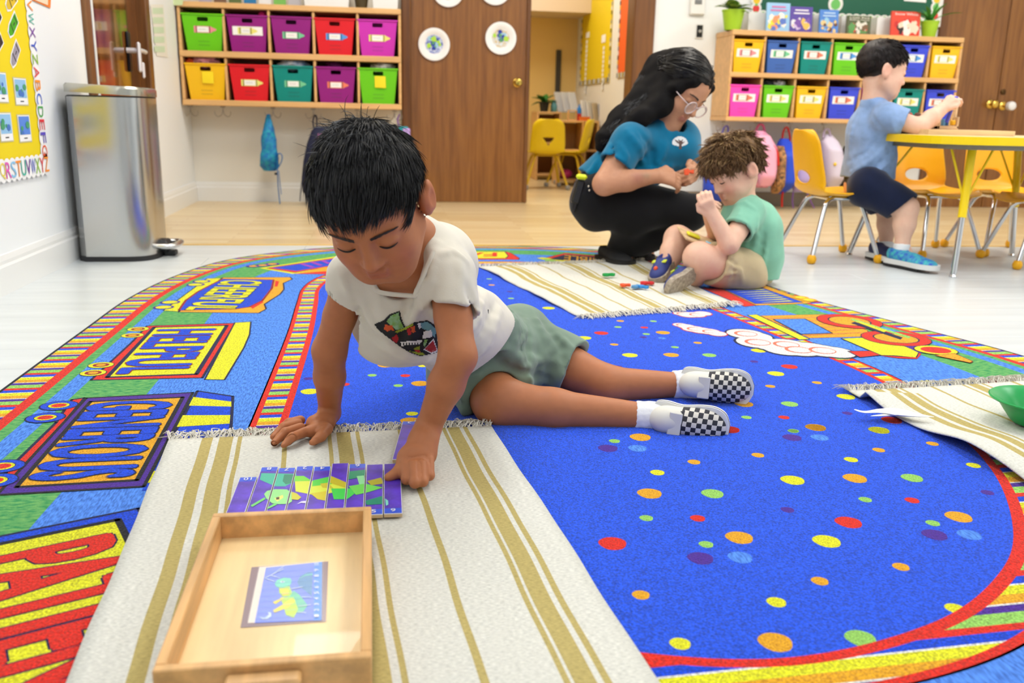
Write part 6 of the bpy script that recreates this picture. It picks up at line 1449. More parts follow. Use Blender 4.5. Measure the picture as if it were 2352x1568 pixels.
def lashes(H, name, parent, dark=(20, 14, 12), brow=True, open_=0.0, bw=.0032):
    mb = MB(); S = H.s
    for sd in (-1, 1):
        P = []
        for i in range(11):
            u = i/10*2-1; P.append(Vector(H.p(sd*.0305+u*.0165, .0845-.006*u*u, -.0075-.001*(1-u*u)+.003*u*u)))
        mb.tube(P, [.0004*S, .0009*S, .0012*S, .0014*S, .0015*S, .0016*S, .0016*S, .0015*S, .0014*S, .001*S, .0005*S], 6)
    mb.build('eyelashes', mat('lash_dark', dark, .6), parent, world=True, smooth=60)
    if brow:
        bm = MB(); rr = random.Random(5)
        for sd in (-1, 1):
            for k in range(85):
                u = rr.random(); x = sd*(.012+.036*u); z = .0185+.004*math.sin(u*2.6)+rr.uniform(-.0028, .0028)*(1-u*.55); y = .0905-.016*u*u
                a = Vector(H.p(x, y, z)); b = Vector(H.p(x+sd*.007, y-.003, z+.0015)); bm.tube([a, a.lerp(b, .5)+Vector(H.R[:, 1])*.0006, b], [.0007*S, .0006*S, .0002*S], 3, cap=False)
        bm.build('eyebrows', mat('brow_%d' % dark[0], tuple(min(255, c*1.8+24) for c in dark), .8), parent, world=True, smooth=60)['kind'] = 'stuff'
def strands(H, n, mask, whorl, length, m, parent, seed=1, seg=7, r=.0011, lift=.004, curl=0.0, grav=(0, 0, -1), gw=.0, jitter=.25, shell=1.09, name='hair', clump=.35, fuzz=0.0, flow=None, cap=True):
    """hair strands laid over the skull along a flow away from the whorl"""
    g = np.random.default_rng(seed); C = np.array([0, -.012, .032]); Rr = np.array([.073, .09, .083]); N = n*3
    d = g.normal(size=(N, 3)); d /= np.linalg.norm(d, axis=1)[:, None]; d = d[mask(d)][:n]; N = len(d)
    wv = np.array(whorl, float); wv /= np.linalg.norm(wv); gl = np.array(H.R.T @ np.array(grav, float))
    L = length(d)*g.uniform(.75, 1.2, N); P = np.zeros((N, seg, 3)); pos = d.copy(); hgt = np.zeros(N)
    jit = g.normal(size=(N, 3))*jitter
    cl = np.stack([np.sin(d[:, 0]*23+d[:, 2]*17), np.sin(d[:, 1]*21+d[:, 0]*13+1), np.sin(d[:, 2]*25-d[:, 1]*11+2)], 1)*clump
    ph = g.uniform(0, 6.28, N); cr_ = g.uniform(.5, 1.3, N)*curl
    X = C+d*Rr*shell; direction = None
    for i in range(seg):
        P[:, i] = X
        nrm = (X-C)/Rr**2; nrm /= np.linalg.norm(nrm, axis=1)[:, None]
        f = (pos-wv) if flow is None else flow(pos)
        t = f-nrm*(f*nrm).sum(1)[:, None]; t /= np.maximum(1e-6, np.linalg.norm(t, axis=1)[:, None])
        t = t+jit+cl+gl*gw*(i/seg)+nrm*(lift*60*(1-i/seg*1.1))[..., None] if np.ndim(lift) else t+jit+cl+gl*gw*(i/seg)+nrm*(lift*60*(1-i/seg*1.3))
        if curl > 0:
            b = np.cross(nrm, t); a = ph+i*1.5; t = t+(b*np.cos(a)[:, None]+nrm*np.sin(a)[:, None])*cr_[:, None]
        t /= np.linalg.norm(t, axis=1)[:, None]
        X = X+t*(L/seg)[:, None]
        q = (X-C)/Rr; rad = np.linalg.norm(q, axis=1); under = rad < shell*.99; X[under] = (C+q/rad[:, None]*shell*.995*Rr)[under]; pos = (X-C)/Rr; pos /= np.linalg.norm(pos, axis=1)[:, None]
    Wd = H.c+(P.reshape(-1, 3)*H.s) @ H.R.T; Wd = Wd.reshape(N, seg, 3)
    tip = np.array([1, 1, 1, .95, .85, .6, .12] if seg == 7 else list(np.linspace(1, .9, seg-2))+[.6, .12])
    T = np.gradient(Wd, axis=1); T /= np.maximum(1e-9, np.linalg.norm(T, axis=2))[..., None]
    a = np.cross(T, np.array([.3, .5, .81])); a /= np.maximum(1e-9, np.linalg.norm(a, axis=2))[..., None]; b = np.cross(T, a)
    rr = r*H.s*tip[None, :, None]*g.uniform(.7, 1.3, (N, 1, 1)); ring = [Wd+rr*(a*math.cos(q)+b*math.sin(q)) for q in (0, 2.094, 4.189)]
    V = np.stack(ring, 2).reshape(-1, 3); base = (np.arange(N)*seg*3)[:, None]; F = []
    for i in range(seg-1):
        for k in range(3): F.append(base+np.array([[i*3+k, i*3+(k+1) % 3, (i+1)*3+(k+1) % 3, (i+1)*3+k]]))
    F = np.concatenate(F); return np_obj(name, V, F, m, parent)
def hand_sdf(B, wrist, Hf, fingers, thumb, palm, r=.0062, k=.006):
    """wrist point, palm = list of (point, radius) chain, fingers = lists of joint points"""
    B.chain([wrist]+[p for p, _ in palm], [palm[0][1]*.85]+[q for _, q in palm], .012)
    for f in fingers: B.chain(f, [r*1.12, r*1.05, r*.98, r*.86][:len(f)], .0035)
    B.chain(thumb, [r*1.5, r*1.2, r*1.08, r*.9][:len(thumb)], .006)
def A(px, py, Y): return np.array(atY(px, py, Y))
def drape_print(name, target, polys, mats, parent, off=.0012, step=5):
    """lay flat printed shapes onto a garment: outlines seen in the photo are dropped on the cloth surface"""
    from mathutils.bvhtree import BVHTree
    me = target.data; Mw = parent_matrix(target); bv = BVHTree.FromPolygons([Mw @ v.co for v in me.vertices], [tuple(p.vertices) for p in me.polygons])
    o = Vector((0, 0, CAMH)); mb = MB(); lay = 0
    for (pts, mi) in polys:
        P = np.array(pts, float); lo, hi = P.min(0), P.max(0); n = len(P)
        def inside(x, y):
            c = False; j = n-1
            for i in range(n):
                if (P[i, 1] > y) != (P[j, 1] > y) and x < (P[j, 0]-P[i, 0])*(y-P[i, 1])/(P[j, 1]-P[i, 1])+P[i, 0]: c = not c
                j = i
            return c
        st = max(1.5, step*.5); xs = np.arange(lo[0], hi[0]+st, st); ys = np.arange(lo[1], hi[1]+st, st); cache = {}
        def hit(i, j):
            if (i, j) not in cache:
                d = Vector(ray(xs[i], ys[j])).normalized(); h_ = bv.ray_cast(o, d); cache[i, j] = None if h_[0] is None else h_[0]-d*(off+.0002*lay)
            return cache[i, j]
        for i in range(len(xs)-1):
            for j in range(len(ys)-1):
                if inside((xs[i]+xs[i+1])/2, (ys[j]+ys[j+1])/2):
                    q = [hit(i, j), hit(i+1, j), hit(i+1, j+1), hit(i, j+1)]
                    if all(v is not None for v in q) and max((q[a]-q[b]).length for a in range(4) for b in range(a)) < .03: mb.add(q, [(0, 1, 2, 3)], mi)
        lay += 1
    return mb.build(name, mats, parent, world=True, smooth=60)
def creases(S, lines, h=.007, scale=1.0):
    """press folds into a garment along lines seen in the photo: (pixel polyline, height, width)"""
    from mathutils.bvhtree import BVHTree
    V, F = S.mesh(None, h); bv = BVHTree.FromPolygons([Vector(v) for v in V], [tuple(int(i) for i in f) for f in F]); o = Vector((0, 0, CAMH))
    for (pl, amp, w_) in lines:
        P = []
        for i in range(len(pl)-1):
            for k in range(3):
                t = k/3; P.append((pl[i][0]*(1-t)+pl[i+1][0]*t, pl[i][1]*(1-t)+pl[i+1][1]*t))
        P.append(pl[-1]); hits = []
        for (x, y) in P:
            r_ = bv.ray_cast(o, Vector(ray(x, y)).normalized())
            if r_[0] is not None: hits.append(np.array(r_[0]))
        n = len(hits)-1
        for i in range(n):
            if np.linalg.norm(hits[i+1]-hits[i]) > .08: continue
            f = math.sin(pi*(i+.5)/n)**.5
            a, b = hits[i], hits[i+1]
            def fn(X, Y, Z, a=a, ba=b-a, L2=max(1e-9, (b-a)@(b-a)), am=amp*f*scale, w2=w_*w_):
                px, py, pz = X-a[0], Y-a[1], Z-a[2]; t = np.clip((px*ba[0]+py*ba[1]+pz*ba[2])/L2, 0, 1)
                return -am*np.exp(-((px-t*ba[0])**2+(py-t*ba[1])**2+(pz-t*ba[2])**2)/w2)*.62
            S.ops.append((fn, np.minimum(a, b)-3*w_, np.maximum(a, b)+3*w_, 0, 'd'))
def head_frame(eye_px, Ye, psi, p, rho, S):
    """psi: facing, degrees from straight at the camera towards the left of the photo; p: pitch down; rho: crown lean to the left of the photo"""
    psi, p, rho = map(math.radians, (psi, p, rho)); fh = np.array([-math.sin(psi), -math.cos(psi), 0]); z_ = np.array([0, 0, 1.])
    f = fh*math.cos(p)-z_*math.sin(p); u = fh*math.sin(p)+z_*math.cos(p); l = np.cross(u, f); u2 = u*math.cos(rho)-l*math.sin(rho)
    H = Frame((0, 0, 0), f, u2, S); H.c = A(*eye_px, Ye)-H.R @ np.array([0, .085, 0])*S; return H
def shoe(parent, heel, toe, dorsal, L, Wd, m_sole, mats, side, midx=None, hole=True, line=None, high=1.0, name='shoe'):
    """built along its own axes: y heel to toe, z towards the instep"""
    heel = np.array(heel); toe = np.array(toe); y = toe-heel; y = y/np.linalg.norm(y); z = np.array(dorsal, float); z = z-y*(z@y); z /= np.linalg.norm(z); x = np.cross(y, z)
    Mw = Matrix([[x[0], y[0], z[0], heel[0]], [x[1], y[1], z[1], heel[1]], [x[2], y[2], z[2], heel[2]], [0, 0, 0, 1]])
    e = bpy.data.objects.new(name, None); COL.objects.link(e); e.parent = parent; e.matrix_basis = parent_matrix(parent).inverted() @ Mw; e.empty_display_size = .02
    u = L/.17; v = Wd/.066
    out = []
    for (a, b) in ((0, .0), (.024, .006), (.029, .03), (.027, .065), (.033, .105), (.034, .135), (.026, .158), (.008, .17)): out.append((a*v*1.1, b*u*1.02))
    out = [(-a*v*1.0, b) for (a, b) in [(p_[0]/v, p_[1]) for p_ in out[::-1]]]+out[1:]
    sm = smoothpath([(p_[0], p_[1], 0) for p_ in out], 4); ol = [(p_.x, p_.y) for p_ in sm]
    mb = MB(); mb.prism(ol, -.002, .019); so = mb.build('sole', m_sole, e, recalc=True, smooth=40)
    if line: MB().prism([(a*1.012, b*1.004) for (a, b) in ol], .0105, .0135).build('foxing_line', line, e, recalc=True)
    B = SDF(); hh = high
    B.ell((0, .034*u, .03*hh), (.026*v, .034*u, .034*hh), None, .0).ell((0, .075*u, .026), (.028*v, .045*u, .032), None, .02).ell((0, .118*u, .018), (.032*v, .05*u, .025), None, .02)
    B.cut((0, 0, .012), (0, 0, -1))
    if hole: B.ell((0, .036*u, .062*hh), (.019*v, .03*u, .03*hh), None, .004, 's')
    V, F = B.mesh(None, .003)
    me_o = np_obj('upper', V, F, mats, None, None, midx and (lambda P: midx(P, u, v))); me_o.parent = e
    return e
m_chk = None
def checker_mat(name, c1, c2, size):
    m = mat(name, c1, .7); nt = m.node_tree; b = nt.nodes['Principled BSDF']; tc = nt.nodes.new('ShaderNodeTexCoord'); mp = nt.nodes.new('ShaderNodeMapping'); nt.links.new(tc.outputs['Object'], mp.inputs[0]); mp.inputs['Scale'].default_value = (1, 1, 0); mp.inputs['Location'].default_value = (.0001, .0001, .1)
    ck = nt.nodes.new('ShaderNodeTexChecker'); ck.inputs['Scale'].default_value = 1/size; ck.inputs['Color1'].default_value = lin(c1); ck.inputs['Color2'].default_value = lin(c2); nt.links.new(mp.outputs[0], ck.inputs[0]); nt.links.new(ck.outputs[0], b.inputs['Base Color']); return m

# ------------------------------------------------------------------ the boy reaching for the puzzle
def boy_reaching():
    T = thing('person', 'boy in cream T-shirt and sage shorts leaning over the number puzzle', 'person', (.2, 1.9, ZRUG))
    H = head_frame((841, 566), 1.40, 8, 40, 10, 1.04)
    neck = A(952, 556, 1.585); shR = A(806, 640, 1.60); shL = A(1030, 640, 1.545); elR = A(757, 805, 1.66); wrR = A(757, 948, 1.745)
    elL = A(1052, 818, 1.47); wrL = np.array(G(982, 985, .085)); chest = A(930, 690, 1.66); waist = A(1068, 768, 1.83); pelvis = A(1150, 812, 1.965)
    hipN = A(1080, 850, 1.95); kneeN = A(1150, 926, 1.775); calfN = A(1270, 940, 1.745); ankN = A(1475, 957, 1.72); hipF = A(1185, 790, 2.02); kneeF = A(1392, 884, 1.9); ankF = A(1560, 883, 1.9)
    B = SDF()
    head_sdf(B, H, nose=1.0, cheeks=1.1)
    B.cone(H.p(0, -.03, -.05), neck, .036, .038, .02); B.cone(neck, chest, .042, .075, .03); B.cone(shR, shL, .036, .036, .03); B.cone(chest, waist, .08, .062, .03).cone(waist, pelvis, .06, .07, .03)
    um = shR*.5+elR*.5; B.chain([shR, um, elR, elR*.6+wrR*.4, wrR], [.034, .029, .0315, .0295, .0205], .012)
    um = shL*.5+elL*.5; B.chain([shL, um, elL, elL*.62+wrL*.38, wrL], [.036, .0315, .0315, .031, .0215], .012)
    # planted hand, fingers spread over the mat
    q = lambda x, y, z: np.array(G(x, y, z))
    pc = q(722, 972, .034); B.chain([wrR, q(745, 968, .032), pc], [.0205, .0195, .0165], .012); B.cone(q(742, 985, .029), q(712, 990, .03), .0145, .012, .012)
    for (kx, ky, mx_, my_, tx, ty) in ((700, 992, 672, 1003, 651, 1023), (690, 982, 655, 992, 630, 1017), (684, 973, 652, 980, 628, 1003), (690, 965, 664, 970, 640, 988)):
        B.chain([q(kx, ky, .031), q(mx_, my_, .033), q((mx_+tx)/2, (my_+ty)/2, .026), q(tx, ty, .0225)], [.0098, .0085, .0078, .0066], .004)
    B.chain([q(750, 985, .03), q(737, 1002, .028), q(718, 1016, .0235)], [.0125, .0095, .0078], .006)
    # gripping hand
    B.chain([wrL, q(972, 1012, .072), q(960, 1042, .056)], [.0215, .024, .025], .014); B.cone(q(938, 1050, .053), q(980, 1046, .05), .0185, .0165, .014)
    for (kx, ky, jx, jy, tx, ty, r_) in ((931, 1062, 934, 1100, 940, 1088, .0092), (950, 1068, 953, 1108, 958, 1094, .0094), (969, 1066, 971, 1105, 974, 1092, .0092), (986, 1056, 987, 1092, 988, 1080, .0082)):
        B.chain([q(kx, ky, .05), q(jx, jy, .031), q(tx, ty, .024)], [r_*1.06, r_, r_*.85], .0035)
    B.chain([q(930, 1052, .05), q(918, 1082, .036), q(893, 1096, .028)], [.013, .0105, .008], .006)
    # legs
    B.chain([hipN, kneeN], [.07, .053], .02).chain([kneeN, calfN, ankN], [.053, .042, .03], .02); B.chain([hipF, kneeF, ankF], [.068, .043, .028], .02)
    base = (180, 112, 72); lip = (158, 78, 62)
    col = tint_fn(base, [(H.p(0, .088, -.064), .012*H.s, lip, .55), (H.p(.012, .086, -.064), .009*H.s, lip, .4), (H.p(-.012, .086, -.064), .009*H.s, lip, .4), (H.p(.04, .07, -.04), .022, (190, 104, 70), .4), (H.p(-.04, .07, -.04), .022, (190, 104, 70), .4), (H.p(0, .1, -.033), .012, (186, 102, 70), .3), (H.p(.083, -.012, -.008), .03, (204, 104, 66), .35)])
    lo, hi = H.c-.15, H.c+.15
    big = SDF.bounds(B); l0, h0 = big[0]-.012, big[1]+.012
    handR = (np.array(q(680, 995, .02))-np.array([.09, .06, .02]), np.array(q(700, 985, .02))+np.array([.12, .07, .07])); handL = (np.array(q(950, 1070, .04))-np.array([.06, .07, .045]), np.array(q(950, 1070, .04))+np.array([.07, .09, .07]))
    body = sdf_obj('body', B, skin_mat('skin_tan', base), T, boxes=[(l0, h0, .005), (lo, hi, .0024), (*handR, .0019), (*handL, .0019)], col=col)
    lashes(H, 'boy', T, bw=.003)
    # hair
    hm = mat('black_hair', (17, 15, 17), .42, spec=.45, noise=(90, .5), rgb2=(9, 8, 10)); hb = mat('black_hair_base', (12, 11, 12), .8, spec=.1)
    def mask(d): return (d[:, 2]*.083 > .012+.055*np.clip(d[:, 1], 0, 1)*.75-.085*np.clip(-d[:, 1], 0, 1)-.035*(np.abs(d[:, 0]) > .62)*(d[:, 1] < .35)) & ~((np.abs(d[:, 0]) > .72) & (np.abs(d[:, 1]+.1) < .42) & (d[:, 2] < .22))
    cap = SDF().ell(H.p(0, -.016, .036), np.array([.0815, .098, .0915])*H.s, H.R, 0.0); cap.ell(H.p(0, .095, -.03), np.array([.09, .075, .062])*H.s, H.R, .01, 's'); cap.cut(H.p(0, .02, -.012), H.R @ np.array([0, .42, -1.0]), .006); cap.ell(H.p(.09, -.012, -.022), np.array([.032, .034, .05])*H.s, H.R, .006, 's').ell(H.p(-.09, -.012, -.022), np.array([.032, .034, .05])*H.s, H.R, .006, 's')
    cap.noise(.0022, 160, 1.0); sdf_obj('hair_base', cap, hb, T, h=.003)
    strands(H, 15000, mask, (0.08, -.8, .6), lambda d: .05+.012*np.clip(d[:, 1]+.2, 0, 1), hm, T, seed=3, r=.0009, lift=.003, jitter=.07, shell=1.085, clump=.09)
    strands(H, 420, lambda d: (d[:, 2] > .72) & (d[:, 1] < .25), (0, -.9, .5), lambda d: .045+0*d[:, 0], hm, T, seed=5, r=.0006, lift=.016, jitter=.45, shell=1.12, clump=.5, name='stray_hair')
    # T-shirt
    S = SDF(); S.cone(neck+np.array([0, .01, -.012]), chest, .052, .099, .03); S.cone(shR+np.array([.012, 0, .004]), shL-np.array([.012, 0, -.004]), .043, .046, .03); S.cone(chest, waist, .1, .094, .04).cone(waist, waist*.45+pelvis*.55, .094, .098, .04)
    S.ell(A(905, 742, 1.655), (.085, .075, .075), None, .05); S.ell(A(1005, 600, 1.68), (.075, .09, .075), None, .05); S.cone(neck+np.array([.01, .02, -.01]), shL+np.array([-.005, .03, .0]), .05, .05, .03)
    sR = shR*.78+elR*.22; sL = shL*.54+elL*.46; dR = (elR-shR)/np.linalg.norm(elR-shR); dL = (elL-shL)/np.linalg.norm(elL-shL)
    S.cone(shR, sR, .041, .0395, .03); S.cone(shL, sL, .045, .0475, .03)
    S.cutcyl(sR+dR*.03, elR, .054, dR, sR-dR*.0); S.cutcyl(sL+dL*.03, elL, .066, dL-np.array([.25, 0, 0]), sL-dL*.004)
    S.cone(sR-dR*.05, sR+dR*.02, .031, .0335, .003, 's'); S.cone(sL-dL*.045, sL+dL*.02, .0335, .0375, .003, 's')
    hd_ = (pelvis-waist)/np.linalg.norm(pelvis-waist); hem = A(1076, 792, 1.83); hn = A(1130, 878, 1.83)-A(1076, 792, 1.83); S.cut(hem, hn/np.linalg.norm(hn)+np.array([0, .35, 0]), .002)
    S.chain([A(940, 540, 1.5), A(925, 600, 1.51), A(908, 642, 1.545)], [.052, .046, .036], .006, 's'); S.cone(H.p(0, -.03, -.045), neck+np.array([-.004, -.006, .004]), .039, .041, .006, 's')
    S.ell(H.p(.062, -.006, -.06), np.array([.03, .04, .04]), None, .004, 's')
    creases(S, [([(968, 560), (972, 650), (945, 740), (938, 800)], .007, .009), ([(990, 640), (985, 720), (960, 810)], -.006, .008), ([(955, 650), (930, 720), (925, 790)], -.005, .008), ([(1005, 560), (990, 620), (985, 690)], .006, .008), ([(1000, 590), (1040, 575), (1075, 600)], .004, .006), ([(1120, 640), (1100, 730), (1050, 800)], .007, .009), ([(1140, 690), (1110, 760), (1075, 815)], -.006, .008), ([(1150, 710), (1120, 790), (1080, 835)], .006, .008), ([(835, 700), (860, 750), (910, 800)], .006, .01), ([(820, 690), (845, 755), (880, 790)], -.005, .008), ([(880, 800), (950, 825), (1020, 830)], .008, .01), ([(880, 780), (960, 805), (1030, 812)], -.005, .009), ([(1060, 640), (1090, 700), (1080, 760)], -.005, .01), ([(860, 650), (880, 720), (900, 760)], .005, .009), ([(770, 600), (790, 650), (800, 680)], .003, .007), ([(1055, 590), (1062, 640), (1062, 680)], .003, .009)], scale=1.5)
    S.noise(.003, 34, .7)
    cream = cloth_mat('cream_jersey', (222, 214, 198), .03)
    shirt = sdf_obj('t_shirt', S, cream, T, h=.0036)
    # collar ribbing and hem label
    # sage shorts
    K = SDF(); K.cone(waist*.62+pelvis*.38, pelvis, .088, .1, .02); K.cone(hipN+np.array([0, 0, .004]), hipF, .088, .085, .03)
    hN = hipN*.16+kneeN*.84; hF = hipF*.36+kneeF*.64; dN = (kneeN-hipN)/np.linalg.norm(kneeN-hipN); dF = (kneeF-hipF)/np.linalg.norm(kneeF-hipF)
    K.cone(hipN, hN, .086, .067, .03); K.cone(waist*.8+pelvis*.2, hipN, .092, .09, .04).cone(hipF, hF, .086, .072, .03); K.cone(pelvis, hN, .09, .07, .04)
    K.cutcyl(hN-dN*.01, kneeN+dN*.05, .115, dN, hN+dN*.0); K.cutcyl(hF-dF*.01, kneeF+dF*.03, .1, dF, hF+dF*.0)
    K.cone(hN-dN*.03, hN+dN*.03, .055, .0605, .003, 's'); K.cone(hF-dF*.06, hF+dF*.03, .053, .062, .003, 's')
    K.cut((0, 0, ZRUG+.003), (0, 0, -1), .004)
    creases(K, [([(1175, 700), (1190, 760), (1170, 830)], .006, .008), ([(1195, 700), (1215, 770), (1210, 850)], -.006, .008), ([(1225, 715), (1250, 780), (1240, 880)], .006, .009), ([(1250, 740), (1290, 800), (1300, 870)], -.005, .009), ([(1120, 790), (1190, 820), (1280, 830)], .008, .01), ([(1100, 810), (1180, 850), (1260, 870)], -.008, .009), ([(1090, 830), (1150, 870), (1230, 900)], .007, .009), ([(1150, 760), (1130, 800), (1080, 840)], .007, .008), ([(1165, 780), (1120, 830), (1050, 870)], -.007, .008), ([(1010, 850), (1070, 860), (1150, 860)], .006, .009), ([(1000, 880), (1040, 900), (1065, 940)], -.005, .009), ([(1280, 770), (1330, 810), (1340, 850)], .005, .008), ([(1320, 830), (1290, 880), (1265, 910)], .004, .006), ([(1180, 720), (1160, 750), (1150, 790)], -.005, .007), ([(1210, 730), (1200, 780), (1180, 800)], .006, .007), ([(1270, 800), (1240, 830), (1200, 845)], .006, .008)], scale=1.5)
    K.noise(.0045, 36, 2.0)
    sage = cloth_mat('sage_cotton', (122, 142, 124), .07)
    sdf_obj('shorts', K, sage, T, h=.0036)
    bd = MB(); w0 = waist*.55+pelvis*.45; w0n = hd_
    ax = np.cross(w0n, [0, 0, 1.]); ax /= np.linalg.norm(ax); ay = np.cross(w0n, ax); ring = [Vector(w0+(ax*math.cos(a)*.091+ay*math.sin(a)*.091)*(1+.01*math.sin(24*a))) for a in np.linspace(0, 2*pi, 73)]
    bd.tube(ring, .0085, 8, cap=False); bd.build('waistband', sage, T, world=True, smooth=60)
    # socks and checkered slip-ons
    sock = cloth_mat('white_rib_sock', (236, 236, 238), .03, .5, 300)
    for (kn, an, toe_, heel_, dor) in ((kneeN, ankN, A(1672, 985, 1.655), A(1497, 950, 1.725), (-.25, -.95, .1)), (kneeF, ankF, A(1728, 893, 1.84), A(1562, 873, 1.905), (-.2, -.95, .1))):
        d = (an-kn)/np.linalg.norm(an-kn); Kk = SDF().cone(an-d*.022, an+d*.022, .0325, .033, .0).cone(an+d*.022, heel_*.6+toe_*.4, .031, .026, .012); Kk.cutcyl(an-d*.09, an-d*.014, .06, -d, an-d*.016); Kk.noise(.0008, 300, 1.0)
        sdf_obj('sock', Kk, sock, T, h=.003)
        def mi(P, u, v): return np.where((P[:, 1] > .075*u) & (P[:, 2] > .0), np.where(np.abs(P[:, 0]) > 9, 2, 1), np.where((P[:, 1] > .068*u), 2, 0))
        s = shoe(T, heel_, toe_, dor, np.linalg.norm(toe_-heel_), .072, mat('white_rubber', (232, 232, 230), .5), [mat('cream_canvas', (222, 218, 208), .8), checker_mat('checker_canvas', (28, 28, 40), (214, 208, 198), .0098), mat('navy_piping', (30, 30, 42), .7)], 1, mi, hole=False, line=mat('navy_piping', (30, 30, 42), .7))
        L_ = np.linalg.norm(toe_-heel_); u_ = L_/.17; MB().box((0, .06*u_, .057), (.05, .026, .006), .002).build('strap', mat('cream_canvas', (222, 218, 208), .8), s)
    # printed graphic, dropped on the cloth
    c7 = crop(840, 690, 9.8); gm = [mat('print_black', (22, 22, 24), .8), mat('print_green', (120, 160, 70), .8, noise=(120, .3), rgb2=(150, 190, 150)), mat('print_red', (170, 26, 30), .8), mat('print_orange', (206, 84, 36), .8), mat('print_white', (230, 226, 220), .8), mat('print_teal', (110, 156, 160), .8), mat('print_olive', (140, 150, 30), .8)]
    G_ = [([(180, 540), (430, 430), (560, 300), (770, 230), (810, 420), (890, 600), (1100, 490), (1380, 450), (1590, 560), (1640, 1150), (1450, 1210), (1240, 1250), (1000, 1170), (800, 1060), (560, 880), (330, 700)], 0),
          ([(470, 470), (560, 350), (740, 265), (770, 430), (860, 610), (700, 670), (560, 560)], 1), ([(430, 540), (600, 570), (640, 680), (560, 660), (480, 700), (410, 640)], 3), ([(580, 850), (700, 760), (740, 860), (700, 960), (620, 920)], 2), ([(910, 640), (1000, 620), (1040, 760), (960, 780)], 2), ([(1010, 600), (1100, 570), (1120, 700), (1050, 740)], 3),
          ([(1230, 500), (1400, 480), (1590, 640), (1560, 840), (1400, 680), (1250, 620)], 5), ([(1160, 520), (1230, 505), (1250, 600), (1200, 640)], 4), ([(1300, 700), (1480, 660), (1500, 820), (1280, 860)], 4), ([(780, 930), (1280, 890), (1250, 940), (800, 960)], 4)]
    for k in range(7): G_.append(([(800+65*k, 950-4*k), (840+65*k, 950-4*k), (850+62*k, 1020-6*k), (810+62*k, 1020-6*k)], 4))
    G_ += [([(1080, 1080), (1210, 1020), (1230, 1150), (1100, 1110)], 6), ([(960, 1130), (1300, 1180), (1330, 1220), (1200, 1230)], 6), ([(1100, 1110), (1220, 1120), (1240, 1180), (1120, 1150)], 2), ([(1300, 1100), (1530, 860), (1625, 1140), (1480, 1200)], 4), ([(1330, 1095), (1525, 900), (1600, 1120), (1480, 1170)], 2), ([(1320, 880), (1400, 880), (1330, 1040), (1300, 1000)], 1), ([(640, 700), (900, 600), (1060, 520), (1070, 560), (900, 650), (700, 730)], 6)]
    drape_print('shirt_print', shirt, [([c7(*p_) for p_ in pts], mi) for pts, mi in G_], gm, T, step=4)
    # rib collar follows the neckline
    col_pts = [A(x, y, 1.5) for (x, y) in ((975, 540), (972, 590), (960, 640), (935, 675), (908, 686), (885, 668), (872, 630))]
    from mathutils.bvhtree import BVHTree
    bv = BVHTree.FromPolygons([parent_matrix(shirt) @ v.co for v in shirt.data.vertices], [tuple(p_.vertices) for p_ in shirt.data.polygons])
    pts = []
    for p_ in col_pts:
        r_ = bv.find_nearest(Vector(p_)); pts.append(r_[0])
    MB().tube(smoothpath(pts, 5), .0042, 8).build('collar_rib', cream, T, world=True, smooth=60)
    MB().box(A(1117, 718, 1.74), (.009, .006, .014), .001).build('hem_tag', mat('print_black', (22, 22, 24), .8), T, world=True)
boy_reaching()
def unit(v): v = np.array(v, float); return v/np.linalg.norm(v)
def simple_hand(B, wrist, d, n, t, S=1.0, curl=(.5, .5, .5), spread=.12, thumb_in=.5, r0=None):
    """hand of palm, four curled fingers and a thumb; d wrist-to-knuckles, n back of hand, t thumb side"""
    d = unit(d); n = unit(np.array(n)-d*(np.array(n)@d)); t = unit(np.array(t)-d*(np.array(t)@d)-n*(np.array(t)@n)); L = .055*S
    for q in (-.6, 0, .6): B.cone(np.array(wrist)+t*q*.012*S, np.array(wrist)+d*L+t*q*.028*S, .0135*S, .0115*S, .012*S)
    for i, (off, ln) in enumerate(((.9, .95), (.3, 1.05), (-.3, 1.0), (-.85, .8))):
        k = np.array(wrist)+d*L+t*off*.024*S; dirn = unit(d+t*off*spread); P = [k]; a = 0
        for j, seg in enumerate((.03, .02, .016)): a += curl[j]; P.append(P[-1]+(dirn*math.cos(a)-n*math.sin(a))*seg*ln*S)
        B.chain(P, [.0085*S, .0078*S, .007*S, .006*S], .003*S)
    b = np.array(wrist)+d*.016*S+t*.022*S; m1 = b+(d*.7+t*.6-n*.3*thumb_in)*.026*S; m2 = m1+(d*.95-t*.1*thumb_in-n*.45*thumb_in)*.024*S
    B.chain([b, m1, m2], [.0125*S, .0095*S, .0072*S], .008*S)
    return np.array(wrist)+d*.06*S
